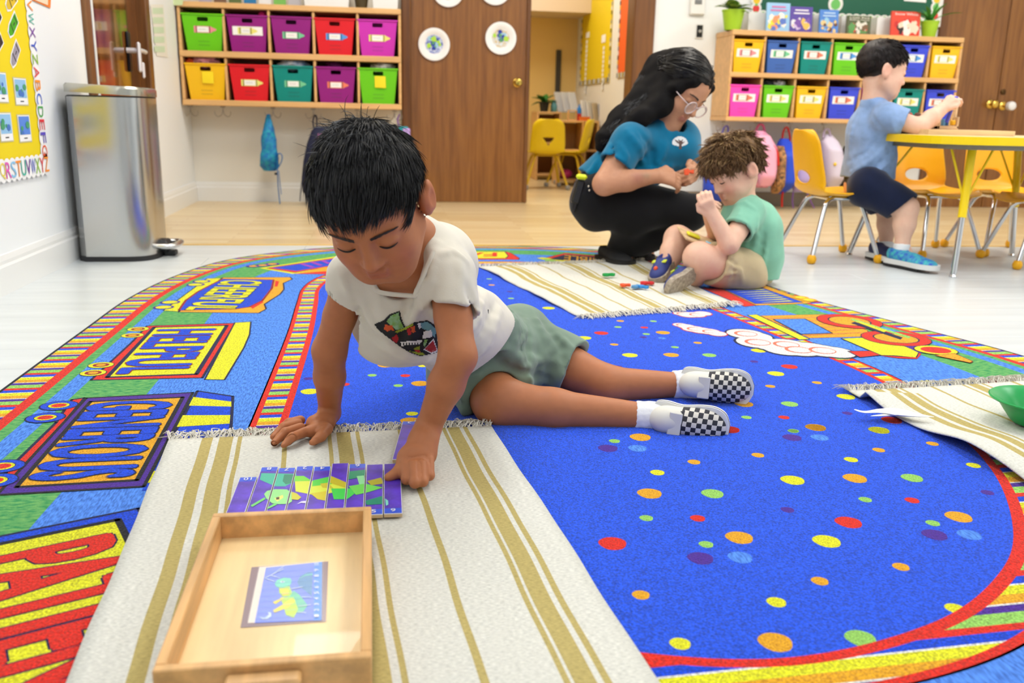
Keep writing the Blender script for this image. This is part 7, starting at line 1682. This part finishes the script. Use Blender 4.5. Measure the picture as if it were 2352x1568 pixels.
def tube_hair(name, path, rad, m, parent, n=900, seed=1, r=.0016, wave=.012):
    """long hair: a lock body plus strands running along it"""
    g = np.random.default_rng(seed); P = np.array([np.array(p) for p in smoothpath(path, 6)]); R_ = np.interp(np.linspace(0, 1, len(P)), np.linspace(0, 1, len(rad)), rad); T = np.gradient(P, axis=0); T /= np.linalg.norm(T, axis=1)[:, None]
    a = np.cross(T, [0, 0, 1.]); a /= np.linalg.norm(a, axis=1)[:, None]; b = np.cross(T, a); VV, FF, o = [], [], 0
    for i in range(n):
        th = g.uniform(0, 2*pi); q = g.uniform(.88, 1.06); i0 = g.integers(0, max(1, len(P)//3)); i1 = g.integers(len(P)*2//3, len(P)); idx = np.arange(i0, i1); s = np.linspace(0, 1, len(idx)); th_ = th+.35*np.sin(s*5+g.uniform(0, 6)); rr = R_[idx]*q*(1+wave*8*np.sin(s*14+g.uniform(0, 6)))
        C = P[idx]+a[idx]*(np.cos(th_)*rr)[:, None]+b[idx]*(np.sin(th_)*rr*.8)[:, None]; w_ = r*np.minimum(1, (1-s)*5+.1)
        V = np.stack([C+(a[idx]*math.cos(x)+b[idx]*math.sin(x))*w_[:, None] for x in (0, 2.094, 4.189)], 1).reshape(-1, 3); m_ = len(idx)
        F = np.array([[j*3+k, j*3+(k+1) % 3, (j+1)*3+(k+1) % 3, (j+1)*3+k] for j in range(m_-1) for k in range(3)])+o; VV.append(V); FF.append(F); o += len(V)
    return np_obj(name, np.concatenate(VV), np.concatenate(FF), m, parent)

# ------------------------------------------------------------------ the teacher crouching on the rug edge
def teacher():
    T = thing('person', 'woman in teal T-shirt and black trousers crouching with long dark hair', 'person', (1.05, 3.8, ZRUG))
    H = head_frame((1598, 240), 3.72, -30, 38, -14, 1.2)
    neck = A(1527, 290, 3.82); shR = A(1447, 322, 3.69); shL = A(1560, 318, 3.96); elR = A(1388, 422, 3.62); wrR = A(1508, 404, 3.6); elL = A(1585, 395, 3.95); wrL = A(1590, 392, 3.78)
    chest = A(1490, 350, 3.84); waist = A(1420, 400, 3.84); pelvis = A(1378, 446, 3.84); hipR = A(1375, 465, 3.76); hipL = A(1385, 462, 3.92); knR = A(1590, 487, 3.66); knL = A(1560, 478, 4.0); anR = A(1428, 578, 3.82); anL = A(1480, 571, 3.96)
    base = (204, 146, 112); B = SDF(); head_sdf(B, H, nose=1.1, cheeks=1.0, ears=(0, 0))
    B.cone(H.p(0, -.035, -.05), neck, .056, .058, .02); B.cone(neck, chest, .06, .1, .03); B.cone(shR, shL, .05, .05, .03); B.cone(chest, waist, .11, .1, .04).cone(waist, pelvis, .1, .12, .04)
    B.chain([shR, elR], [.055, .046], .02).chain([elR, elR*.55+wrR*.45, wrR], [.046, .043, .028], .02); B.chain([shL, elL], [.05, .042], .02).chain([elL, wrL], [.04, .03], .02)
    B.chain([hipR, knR, anR], [.09, .06, .04], .02).chain([hipL, knL, anL], [.09, .06, .04], .02)
    B.chain([anR, anR+np.array([.01, -.05, -.035])], [.036, .028], .02).chain([anL, anL+np.array([.01, -.05, -.035])], [.036, .028], .02)
    simple_hand(B, wrR, A(1560, 412, 3.6)-wrR, (.1, -.8, .6), (.2, -.3, .9), 1.25, (.5, .6, .5)); simple_hand(B, A(1597, 388, 3.72), A(1585, 412, 3.6)-A(1597, 388, 3.72), (.8, -.3, .3), (-.4, -.6, .6), 1.2, (.6, .6, .5))
    lip = (176, 88, 84)
    col = tint_fn(base, [(H.p(0, .088, -.064), .014*H.s, lip, .65), (H.p(.014, .086, -.064), .01*H.s, lip, .5), (H.p(-.014, .086, -.064), .01*H.s, lip, .5), (A(1468, 408, 3.56), .03, (150, 84, 80), .55), (A(1487, 402, 3.56), .016, (90, 120, 90), .6), (H.p(.04, .07, -.04), .025, (220, 140, 112), .3)])
    l0, h0 = SDF.bounds(B); sdf_obj('body', B, skin_mat('skin_warm', base), T, boxes=[(l0-.02, h0+.02, .0075), (H.c-.19, H.c+.19, .0042), (A(1560, 405, 3.64)-.12, A(1560, 405, 3.64)+.13, .0034)], col=col)
    lashes(H, 't', T)
    hm = mat('dark_long_hair', (26, 20, 19), .34, spec=.6, noise=(70, .5), rgb2=(12, 9, 9)); hb = mat('dark_hair_base', (15, 12, 12), .7, spec=.15)
    def mask(d): return (d[:, 2] > .42*np.clip(d[:, 1], 0, 1)+.12*(d[:, 1] > .3)-.75*np.clip(-d[:, 1]+.1, 0, 1)-.45*(np.abs(d[:, 0]) > .75)*(d[:, 1] < .3))
    cap = SDF().ell(H.p(0, -.016, .036), np.array([.082, .1, .092])*H.s, H.R, 0.0); cap.ell(H.p(0, .1, -.036), np.array([.085, .068, .074])*H.s, H.R, .01, 's'); cap.cut(H.p(0, .0, -.05), H.R @ np.array([0, .5, -1.0]), .006); cap.noise(.002, 120, 1.0)
    pth = [H.p(0, -.05, .04), H.p(0, -.1, -.01), A(1480, 238, 3.84), A(1430, 280, 3.82), A(1392, 318, 3.8), A(1378, 338, 3.8)]
    cap.chain([np.array(p_) for p_ in pth], [.085, .085, .07, .055, .035, .016], .05); cap.chain([H.p(-.06, -.03, -.02), A(1520, 240, 3.74), A(1470, 270, 3.72), A(1415, 305, 3.72)], [.04, .045, .04, .02], .03); cap.chain([H.p(-.055, .05, .06), H.p(-.074, .03, .01), H.p(-.07, -.01, -.05)], [.022, .022, .03], .02); cap.chain([H.p(.055, .05, .06), H.p(.076, .03, .01), H.p(.074, .01, -.05), H.p(.06, .0, -.1)], [.022, .022, .022, .012], .02); cap.noise(.003, 60, 2.0)
    sdf_obj('hair_base', cap, hb, T, h=.006)
    strands(H, 6000, mask, (.18, .55, .85), lambda d: .11+0*d[:, 0], hm, T, seed=7, r=.0013, lift=.001, jitter=.05, shell=1.1, clump=.06, flow=lambda p_: np.stack([np.sign(p_[:, 0]-.12)*.8, -.7*np.ones(len(p_)), -.3*np.ones(len(p_))], 1))
    tube_hair('long_hair', pth, [.1, .095, .08, .064, .042, .018], hm, T, 1500, 3, .0018)
    # glasses: clear round frames
    gm = mat('clear_pink_frame', (214, 190, 186), .2, spec=.6); gl = MB()
    for sd in (-1, 1):
        ring = [Vector(H.p(sd*.033+.027*math.cos(a), .1-.012*abs(math.cos(a)*.5+sd*.5)*0, -.012+.023*math.sin(a))) for a in np.linspace(0, 2*pi, 25)]; gl.tube(ring, .0028, 6, cap=False)
        gl.tube([Vector(H.p(sd*.06, .099, -.004)), Vector(H.p(sd*.08, .07, -.001)), Vector(H.p(sd*.088, .03, .002))], .0022, 6)
    gl.tube([Vector(H.p(-.007, .1, -.006)), Vector(H.p(0, .102, -.002)), Vector(H.p(.007, .1, -.006))], .0022, 6); gl.build('eyeglasses', gm, T, world=True, smooth=60)
    ln = MB()
    for sd in (-1, 1): ln.flat([Vector(H.p(sd*.033+.025*math.cos(a), .1, -.012+.021*math.sin(a))) for a in np.linspace(0, 2*pi, 19)[:-1]])
    ln.build('lenses', mat('lens_clear', (255, 255, 255), .03, alpha=.18, spec=.8), T, world=True)
    # teal T-shirt
    S = SDF(); S.cone(neck+np.array([0, 0, -.03]), chest, .075, .125, .03); S.cone(shR, shL, .066, .062, .03); S.cone(chest, waist, .13, .125, .05).cone(waist, pelvis+np.array([-.01, 0, .02]), .12, .122, .05); S.ell(A(1545, 335, 3.86), (.1, .12, .09), None, .05); S.cone(A(1550, 330, 3.88), A(1560, 372, 3.88), .11, .1, .05)
    sR = shR*.42+elR*.58; dR = unit(elR-shR); S.cone(shR, sR, .07, .076, .03); S.cutcyl(sR+dR*.06, elR+dR*.05, .11, dR, sR+dR*.0); S.cone(sR-dR*.06, sR+dR*.03, .056, .062, .004, 's')
    sL = shL*.25+elL*.75; dL = unit(elL-shL); S.cone(shL, sL, .066, .068, .03); S.cutcyl(sL+dL*.05, elL+dL*.08, .085, dL, sL)
    hp = unit(pelvis-waist); S.cut(A(1350, 402, 3.84), unit(np.array([-.55, 0, -.85])), .003); S.cone(H.p(0, -.03, -.03), neck+np.array([.02, 0, -.01]), .06, .07, .008, 's'); S.cone(A(1545, 282, 3.74), A(1560, 284, 3.72), .035, .03, .01, 's')
    creases(S, [([(1440, 300), (1470, 340), (1480, 390)], .01, .012), ([(1470, 300), (1500, 350), (1500, 395)], -.01, .012), ([(1425, 330), (1440, 360), (1430, 385)], .008, .01), ([(1400, 310), (1410, 350), (1400, 375)], -.007, .01), ([(1530, 330), (1520, 360), (1500, 400)], .008, .012), ([(1370, 370), (1360, 390), (1345, 402)], .008, .01), ([(1390, 385), (1375, 400), (1350, 415)], -.008, .01), ([(1450, 395), (1500, 390), (1560, 380)], .01, .014)], .009, 1.7)
    S.noise(.004, 26, 1.5); teal = cloth_mat('teal_jersey', (0, 112, 150), .08); shirt = sdf_obj('t_shirt', S, teal, T, h=.006)
    # black trousers
    K = SDF(); K.cone(waist*.3+pelvis*.7, pelvis, .115, .12, .03); K.cone(hipR, hipL, .115, .115, .04); K.chain([hipR, hipR*.5+knR*.5, knR], [.115, .095, .072], .03).chain([hipL, knL], [.115, .08], .03); K.chain([knR, knR*.45+anR*.55, anR], [.07, .07, .058], .02).chain([knL, anL], [.07, .055], .02)
    K.cone(A(1450, 515, 3.74), anR, .078, .062, .04); K.cut(A(1428, 586, 3.8), (0, 0, -1), .003); K.cut((0, 0, pelvis[2]+.1), (-.3, 0, 1), .01)
    K.noise(.005, 24, 3.0); blk = cloth_mat('black_twill', (15, 15, 18), .2); sdf_obj('trousers', K, blk, T, h=.0075)
    so = mat('black_shoe_sole', (14, 14, 15), .6); up_ = mat('black_shoe_fabric', (18, 18, 20), .8)
    for tx, d in ((np.array(G(1444, 611, ZRUG+.003)), unit((.28, -1, 0))), (np.array(G(1490, 598, ZRUG+.003)), unit((.35, -1, 0)))):
        shoe(T, tx-d*.235, tx, (0, 0, 1), .235, .1, so, [up_], 1, high=1.15)
    # hip clip: radio and yellow tag
    MB().box(A(1327, 440, 3.7), (.035, .03, .1), .006, Matrix.Rotation(.25, 3, 'Y')).cyl(A(1325, 462, 3.7), A(1317, 490, 3.7), .006, .004, 8).build('radio', mat('black_plastic', (24, 24, 26), .4), T, world=True)
    MB().box(A(1336, 406, 3.69), (.045, .03, .022), .008, Matrix.Rotation(.1, 3, 'Y')).build('yellow_clip', mat('neon_yellow', (226, 240, 30), .5), T, world=True)
    MB().ball(A(1352, 428, 3.66), .005, 8).ball(A(1354, 437, 3.66), .005, 8).build('pocket_stud', mat('pale_metal', (220, 214, 196), .3, .8), T, world=True, smooth=60)
    cr_ = crop(1280, 100, 2.7037); C0 = (762, 618); dome = [(C0[0]+48*math.cos(a), C0[1]-42*math.sin(a)*(1 if math.sin(a) > 0 else .45)) for a in np.linspace(0, 2*pi, 25)[:-1]]
    tree = [(757, 655), (758, 625), (735, 610), (728, 595), (742, 600), (755, 610), (752, 590), (765, 605), (782, 592), (776, 612), (796, 606), (772, 628), (772, 655)]
    drape_print('chest_logo', shirt, [([cr_(*p_) for p_ in dome], 0), ([cr_(*p_) for p_ in tree], 1)], [mat('logo_white', (226, 226, 226), .7), mat('logo_brown', (96, 70, 64), .7)], T, step=3)
    o = MB().prism(S2, 0, .01, Matrix.Translation(Vector(A(1582, 396, 3.57))) @ Matrix.Rotation(1.2, 4, 'X')); tag(o.build('plastic_shape', mat('toy_orange', (244, 86, 36), .35)), 'orange plastic shape held between the teacher\'s fingers', 'toy', 'small plastic shapes')
teacher()

# ------------------------------------------------------------------ the curly-haired boy sitting cross-legged
def boy_curly():
    T = thing('person', 'curly-haired boy in mint T-shirt sitting cross-legged before the teacher', 'person', (1.38, 3.3, ZRUG))
    H = head_frame((1644, 418), 3.3, 76, 30, 6, 1.06); base = (236, 188, 162)
    neck = A(1698, 448, 3.33); shN = A(1722, 488, 3.22); shF = A(1700, 492, 3.42); elN = A(1675, 560, 3.12); wrN = A(1636, 492, 3.14); elF = A(1650, 555, 3.42); wrF = A(1628, 490, 3.3)
    chest = A(1718, 520, 3.32); waist = A(1725, 590, 3.32); pel = A(1712, 628, 3.32); hipN = A(1700, 628, 3.23); hipF = A(1690, 622, 3.42); knN = A(1606, 592, 3.14); knF = A(1556, 548, 3.42); anN = A(1600, 640, 3.2); anF = A(1532, 612, 3.34)
    B = SDF(); head_sdf(B, H, nose=.95, cheeks=1.15, jaw=.97)
    B.cone(H.p(0, -.03, -.05), neck, .044, .046, .02); B.cone(neck, chest, .05, .085, .03); B.cone(shN, shF, .04, .04, .03); B.cone(chest, waist, .085, .09, .03).cone(waist, pel, .09, .095, .03)
    B.chain([shN, elN, wrN], [.042, .036, .025], .015).chain([shF, elF, wrF], [.04, .035, .025], .015); B.chain([hipN, knN], [.075, .058], .02).chain([knN, anN], [.056, .032], .02); B.chain([hipF, knF], [.07, .052], .02).chain([knF, knF*.5+anF*.5, anF], [.05, .046, .032], .02)
    simple_hand(B, wrN, A(1622, 462, 3.13)-wrN, (-.5, -.8, .2), (-.5, .5, .7), .95, (.7, .8, .6)); simple_hand(B, wrF, A(1622, 468, 3.24)-wrF, (-.7, .6, .2), (-.4, -.6, .6), .9, (.7, .8, .6))
    lip = (206, 110, 104); col = tint_fn(base, [(H.p(0, .088, -.064), .013*H.s, lip, .6), (H.p(.04, .07, -.04), .026, (236, 150, 132), .45), (H.p(-.04, .07, -.04), .026, (236, 150, 132), .45), (H.p(.086, -.014, -.012), .03, (230, 140, 118), .4), (knN, .05, (232, 160, 136), .35)])
    l0, h0 = SDF.bounds(B); sdf_obj('body', B, skin_mat('skin_fair', base), T, boxes=[(l0-.02, h0+.02, .006), (H.c-.15, H.c+.15, .0036), (A(1628, 475, 3.18)-.1, A(1628, 475, 3.18)+.1, .003)], col=col); lashes(H, 'b2', T, (90, 66, 48))
    hm = mat('sandy_brown_hair', (136, 102, 64), .55, spec=.35, noise=(60, .5), rgb2=(92, 64, 38)); hl = mat('blond_streak_hair', (190, 156, 104), .5, spec=.35)
    def mask(d): return (d[:, 2] > -.1+.42*np.clip(d[:, 1], 0, 1)-.62*np.clip(-d[:, 1]+.15, 0, 1)) & ~((np.abs(d[:, 0]) > .78) & (np.abs(d[:, 1]+.05) < .36) & (d[:, 2] < .1))
    cap = SDF().ell(H.p(0, -.018, .038), np.array([.084, .102, .094])*H.s, H.R, 0.0); cap.ell(H.p(0, .095, -.034), np.array([.09, .07, .066])*H.s, H.R, .01, 's'); cap.cut(H.p(0, .0, -.05), H.R @ np.array([0, .5, -1.0]), .006)
    for sd in (-1, 1): cap.ell(H.p(sd*.09, -.012, -.022), np.array([.03, .03, .045])*H.s, H.R, .006, 's')
    cap.noise(.01, 42, 4.0); sdf_obj('hair_base', cap, hm, T, h=.0045)
    strands(H, 9000, mask, (0, -.6, .8), lambda d: .055+.015*(d[:, 1] > 0), hm, T, seed=9, r=.0014, lift=.0012, jitter=.06, shell=1.13, curl=.45, clump=.55)
    strands(H, 900, lambda d: mask(d) & (d[:, 2] > .3), (0, -.5, .87), lambda d: .055+0*d[:, 0], hl, T, seed=12, r=.0014, lift=.0012, jitter=.06, shell=1.15, curl=.45, clump=.55, name='light_hair')
    S = SDF(); S.cone(neck+np.array([.005, 0, -.014]), chest, .06, .108, .03); S.cone(shN, shF, .05, .05, .03); S.cone(chest, waist, .108, .112, .03).cone(waist, pel+np.array([.01, 0, -.02]), .112, .118, .03); S.ell(A(1745, 560, 3.32), (.07, .12, .14), None, .05)
    sN = shN*.4+elN*.6; dN = unit(elN-shN); S.cone(shN, sN, .054, .06, .03); S.cutcyl(sN+dN*.05, elN+dN*.05, .085, dN, sN); S.cone(sN-dN*.05, sN+dN*.03, .044, .049, .004, 's'); sF = shF*.4+elF*.6; dF = unit(elF-shF); S.cone(shF, sF, .05, .054, .03); S.cutcyl(sF+dF*.045, elF+dF*.05, .08, dF, sF)
    S.cone(H.p(0, -.03, -.03), neck, .05, .052, .006, 's'); S.cut((0, 0, ZRUG+.02), (0, 0, -1), .004)
    creases(S, [([(1700, 480), (1690, 520), (1685, 545)], .006, .008), ([(1720, 490), (1712, 530), (1705, 550)], -.005, .008), ([(1740, 500), (1735, 560), (1720, 600)], .007, .01), ([(1755, 520), (1750, 580), (1735, 620)], -.006, .01), ([(1715, 560), (1705, 590), (1720, 630)], .008, .009), ([(1700, 570), (1715, 610), (1740, 640)], -.007, .009), ([(1685, 560), (1690, 600), (1710, 630)], .007, .008), ([(1760, 560), (1752, 610), (1745, 645)], .006, .009), ([(1690, 470), (1710, 465), (1735, 480)], .005, .007)], .007, 1.6)
    S.noise(.003, 32, 1.0); sdf_obj('t_shirt', S, cloth_mat('mint_jersey', (134, 194, 166), .06), T, h=.0045)
    K = SDF(); K.cone(pel, pel+np.array([0, 0, .03]), .108, .1, .02); K.cone(hipN, hipN*.3+knN*.7, .09, .082, .03).cone(hipF, hipF*.4+knF*.6, .085, .075, .03); K.cone(hipN, hipF, .095, .09, .03)
    dk = unit(knN-hipN); hN = hipN*.32+knN*.68; K.cutcyl(hN+dk*.04, knN+dk*.06, .11, dk, hN); K.cone(hN-dk*.04, hN+dk*.03, .062, .068, .003, 's'); dk2 = unit(knF-hipF); hF = hipF*.4+knF*.6; K.cutcyl(hF+dk2*.04, knF+dk2*.06, .1, dk2, hF); K.cut((0, 0, ZRUG+.004), (0, 0, -1), .004)
    creases(K, [([(1640, 580), (1660, 610), (1640, 640)], .007, .009), ([(1660, 580), (1690, 610), (1680, 650)], -.007, .009), ([(1670, 600), (1700, 620), (1705, 650)], .007, .008), ([(1640, 620), (1670, 630), (1700, 625)], .006, .008)], .007, 1.6)
    K.noise(.004, 34, 2.0); sdf_obj('shorts', K, cloth_mat('khaki_cotton', (196, 176, 138), .06), T, h=.0045)
    nav = mat('navy_shoe', (44, 58, 128), .6); sole = mat('grey_beige_sole', (168, 154, 136), .8, noise=(80, .15)); lime = mat('lime_trim', (200, 214, 60), .6)
    hl_ = A(1598, 628, 3.12); s = shoe(T, hl_, hl_+np.array([-.01, -.02, 0])+unit(A(1555, 660, 3.1)-hl_)*.15*0+unit(np.array([-.55, -.25, -.28]))*.15, (-.35, .9, .35), .15, .07, sole, [nav], 1); MB().box((0, .07, .05), (.06, .02, .006), .002).build('strap', lime, s)
    h2 = A(1538, 604, 3.36); s = shoe(T, h2, h2+unit(np.array([-.5, -.6, -.35]))*.145, (-.5, -.35, .75), .145, .07, sole, [nav], 1); MB().box((0, .07, .05), (.06, .02, .006), .002).build('strap', lime, s); MB().ball((0, .11, .043), .009, 10).build('orange_badge', mat('toy_orange', (244, 86, 36), .35), s, smooth=60)
    # puzzle board on his lap
    c = A(1618, 555, 3.3); b = thing('puzzle_board', 'small wooden puzzle board resting on the curly-haired boy\'s lap', 'puzzle', tuple(c)); Rm = (Matrix.Rotation(.35, 3, 'Y') @ Matrix.Rotation(.2, 3, 'X'))
    MB().box((0, 0, 0), (.2, .15, .008), .002, Rm).build('board', m_beech if 'beech_wood' in MATS else mat('beech_wood', (232, 196, 150), .5), b); MB().box(Rm @ Vector((-.06, -.02, .012)), (.055, .03, .012), .005, Rm).build('yellow_piece', mat('neon_lemon', (236, 226, 40), .5), b); MB().box(Rm @ Vector((.02, -.04, .008)), (.05, .04, .006), .002, Rm).build('sky_piece', mat('sky_piece', (150, 206, 230), .5), b)
boy_curly()

# ------------------------------------------------------------------ the boy on the chair
def boy_seated():
    T = thing('person', 'boy in pale blue T-shirt and navy shorts seated on the yellow chair', 'person', (2.15, 3.9, 0))
    H = head_frame((2072, 172), 3.88, -82, 10, -4, 1.06); base = (236, 190, 166)
    neck = A(2008, 235, 3.9); shN = A(2035, 268, 3.8); shF = A(2000, 262, 4.02); elN = A(2112, 292, 3.72); wrN = A(2165, 250, 3.76); elF = A(2060, 300, 4.05); wrF = A(2110, 300, 4.0)
    chest = A(2003, 300, 3.92); waist = A(1998, 370, 3.93); pel = A(1990, 425, 3.93); hipN = A(1995, 430, 3.84); hipF = A(2000, 430, 4.0); knN = A(2082, 478, 3.72); knF = A(2040, 480, 3.98); anN = A(2072, 560, 3.7); anF = A(2035, 556, 3.94)
    B = SDF(); head_sdf(B, H, nose=.95, cheeks=1.1, jaw=.97)
    B.cone(H.p(0, -.03, -.05), neck, .042, .044, .02); B.cone(neck, chest, .05, .09, .03); B.cone(shN, shF, .042, .042, .03); B.cone(chest, waist, .09, .092, .03).cone(waist, pel, .092, .1, .03)
    B.chain([shN, elN], [.044, .037], .015).chain([elN, elN*.5+wrN*.5, wrN], [.038, .036, .026], .015); B.chain([shF, elF, wrF], [.042, .035, .026], .015); B.chain([hipN, knN], [.08, .05], .02).chain([knN, knN*.55+anN*.45, anN], [.05, .046, .03], .02); B.chain([hipF, knF], [.078, .05], .02).chain([knF, knF*.55+anF*.45, anF], [.048, .044, .03], .02)
    B.chain([anN, A(2090, 596, 3.68)], [.028, .024], .015)
    simple_hand(B, wrN, A(2186, 228, 3.76)-wrN, (-.3, -.5, .8), (.8, -.3, .3), 1.0, (.7, .8, .7))
    lip = (206, 116, 108); col = tint_fn(base, [(H.p(0, .088, -.064), .013*H.s, lip, .6), (H.p(.04, .07, -.04), .026, (236, 154, 136), .4), (H.p(-.04, .07, -.04), .026, (236, 154, 136), .4), (H.p(-.086, -.014, -.012), .03, (236, 150, 130), .4)])
    l0, h0 = SDF.bounds(B); sdf_obj('body', B, skin_mat('skin_fair2', base), T, boxes=[(l0-.02, h0+.02, .0065), (H.c-.15, H.c+.15, .0036), (A(2180, 235, 3.76)-.09, A(2180, 235, 3.76)+.09, .003)], col=col); lashes(H, 'b3', T, (40, 28, 22))
    hm = mat('dark_brown_hair', (38, 26, 24), .5, spec=.35, noise=(70, .5), rgb2=(22, 15, 14))
    def mask(d): return (d[:, 2] > .02+.42*np.clip(d[:, 1], 0, 1)-.72*np.clip(-d[:, 1]+.1, 0, 1)) & ~((np.abs(d[:, 0]) > .78) & (np.abs(d[:, 1]+.05) < .34) & (d[:, 2] < .1))
    cap = SDF().ell(H.p(0, -.018, .037), np.array([.0805, .099, .0905])*H.s, H.R, 0.0); cap.ell(H.p(0, .1, -.03), np.array([.09, .07, .075])*H.s, H.R, .01, 's'); cap.cut(H.p(0, .0, -.04), H.R @ np.array([0, .55, -1.0]), .006)
    for sd in (-1, 1): cap.ell(H.p(sd*.09, -.006, -.022), np.array([.03, .034, .047])*H.s, H.R, .006, 's')
    cap.noise(.002, 90, 4.0); sdf_obj('hair_base', cap, hm, T, h=.0042); strands(H, 5500, mask, (0, -.55, .83), lambda d: .035+.01*(d[:, 1] > 0), hm, T, seed=19, r=.0012, lift=.002, jitter=.1, shell=1.09, clump=.1)
    S = SDF(); S.cone(neck+np.array([0, 0, -.012]), chest, .062, .108, .03); S.cone(shN, shF, .052, .052, .03); S.cone(chest, waist, .108, .11, .03).cone(waist, pel+np.array([0, 0, .02]), .11, .122, .03)
    sN = shN*.42+elN*.58; dN = unit(elN-shN); S.cone(shN, sN, .058, .062, .03); S.cutcyl(sN+dN*.05, elN+dN*.05, .085, dN, sN); S.cone(sN-dN*.05, sN+dN*.03, .046, .052, .004, 's'); sF = shF*.5+elF*.5; dF = unit(elF-shF); S.cone(shF, sF, .054, .056, .03); S.cutcyl(sF+dF*.045, elF+dF*.05, .08, dF, sF)
    S.cone(H.p(0, -.03, -.03), neck, .048, .05, .006, 's'); S.cut(A(2000, 408, 3.93), (0, 0, -1), .003)
    creases(S, [([(2040, 330), (2000, 370), (1955, 395)], .009, .009), ([(2050, 345), (2010, 385), (1965, 402)], -.008, .009), ([(2052, 365), (2020, 390), (1990, 404)], .008, .008), ([(2030, 300), (1990, 350), (1950, 370)], -.006, .01), ([(2050, 280), (2060, 310), (2055, 340)], .007, .009), ([(2065, 275), (2080, 290), (2090, 300)], .004, .008), ([(1960, 260), (1955, 310), (1950, 350)], .005, .01), ([(2000, 260), (2020, 290), (2040, 310)], -.004, .009)], .007, 1.6)
    S.noise(.003, 32, 3.0); sdf_obj('t_shirt', S, cloth_mat('heather_blue_jersey', (140, 168, 212), .06, nscale=30), T, h=.0045)
    K = SDF(); K.cone(pel+np.array([0, 0, .03]), pel, .1, .098, .02); K.cone(hipN, hipF, .085, .085, .03); kN = hipN*.08+knN*.92; kF = hipF*.1+knF*.9; K.cone(hipN, kN, .085, .076, .03).cone(hipF, kF, .085, .076, .03); d1 = unit(knN-hipN); d2 = unit(knF-hipF)
    K.cutcyl(kN+d1*.04, knN+d1*.06, .11, d1+np.array([0, 0, -.5]), kN); K.cone(kN-d1*.03, kN+d1*.03, .058, .066, .003, 's'); K.cutcyl(kF+d2*.04, knF+d2*.06, .1, d2+np.array([0, 0, -.5]), kF); K.noise(.004, 30, 2.0); sdf_obj('shorts', K, cloth_mat('navy_cotton', (18, 28, 58), .12), T, h=.005)
    sk = cloth_mat('white_rib_sock', (236, 236, 238), .03, .5, 300)
    for an, d in ((anN, unit(anN-knN)), (anF, unit(anF-knF))): Kk = SDF().cone(an-d*.005, an+d*.06, .036, .034, .0); Kk.cutcyl(an-d*.06, an-d*.0, .06, -d, an+d*.0); sdf_obj('sock', Kk, sk, T, h=.004)
    wh = mat('white_foam_sole', (226, 226, 224), .5); bl = mat('bright_blue_knit', (36, 84, 196), .55, noise=(60, .3), rgb2=(70, 190, 190)); bk = mat('navy_knit', (30, 40, 80), .6)
    for (hp_, tp_, m_) in ((G(2036, 606, .004), G(2150, 628, .004), bl), (G(1998, 592, .004), G(2046, 604, .004), bk)):
        hp_ = np.array(hp_); tp_ = np.array(tp_); d = unit(tp_-hp_); L_ = max(.2, np.linalg.norm(tp_-hp_)); s = shoe(T, hp_+np.array([0, 0, .014]), hp_+d*L_+np.array([0, 0, .014]), (0, 0, 1), L_, .085, wh, [m_], 1, high=1.25); MB().prism([(-.035, .01), (.035, .01), (.042, L_*.75), (-.04, L_*.75)], -.014, -.002).build('outsole', mat('black_rubber', (26, 26, 30), .5), s)
    # toy stick he is holding
    o = MB().cyl(A(2197, 222, 3.76), A(2174, 280, 3.8), .0085, n=10); tag(o.build('toy_stick', mat('violet_blue_plastic', (74, 84, 220), .4), smooth=60), 'blue-violet toy stick held in the seated boy\'s raised hand', 'toy')
boy_seated()
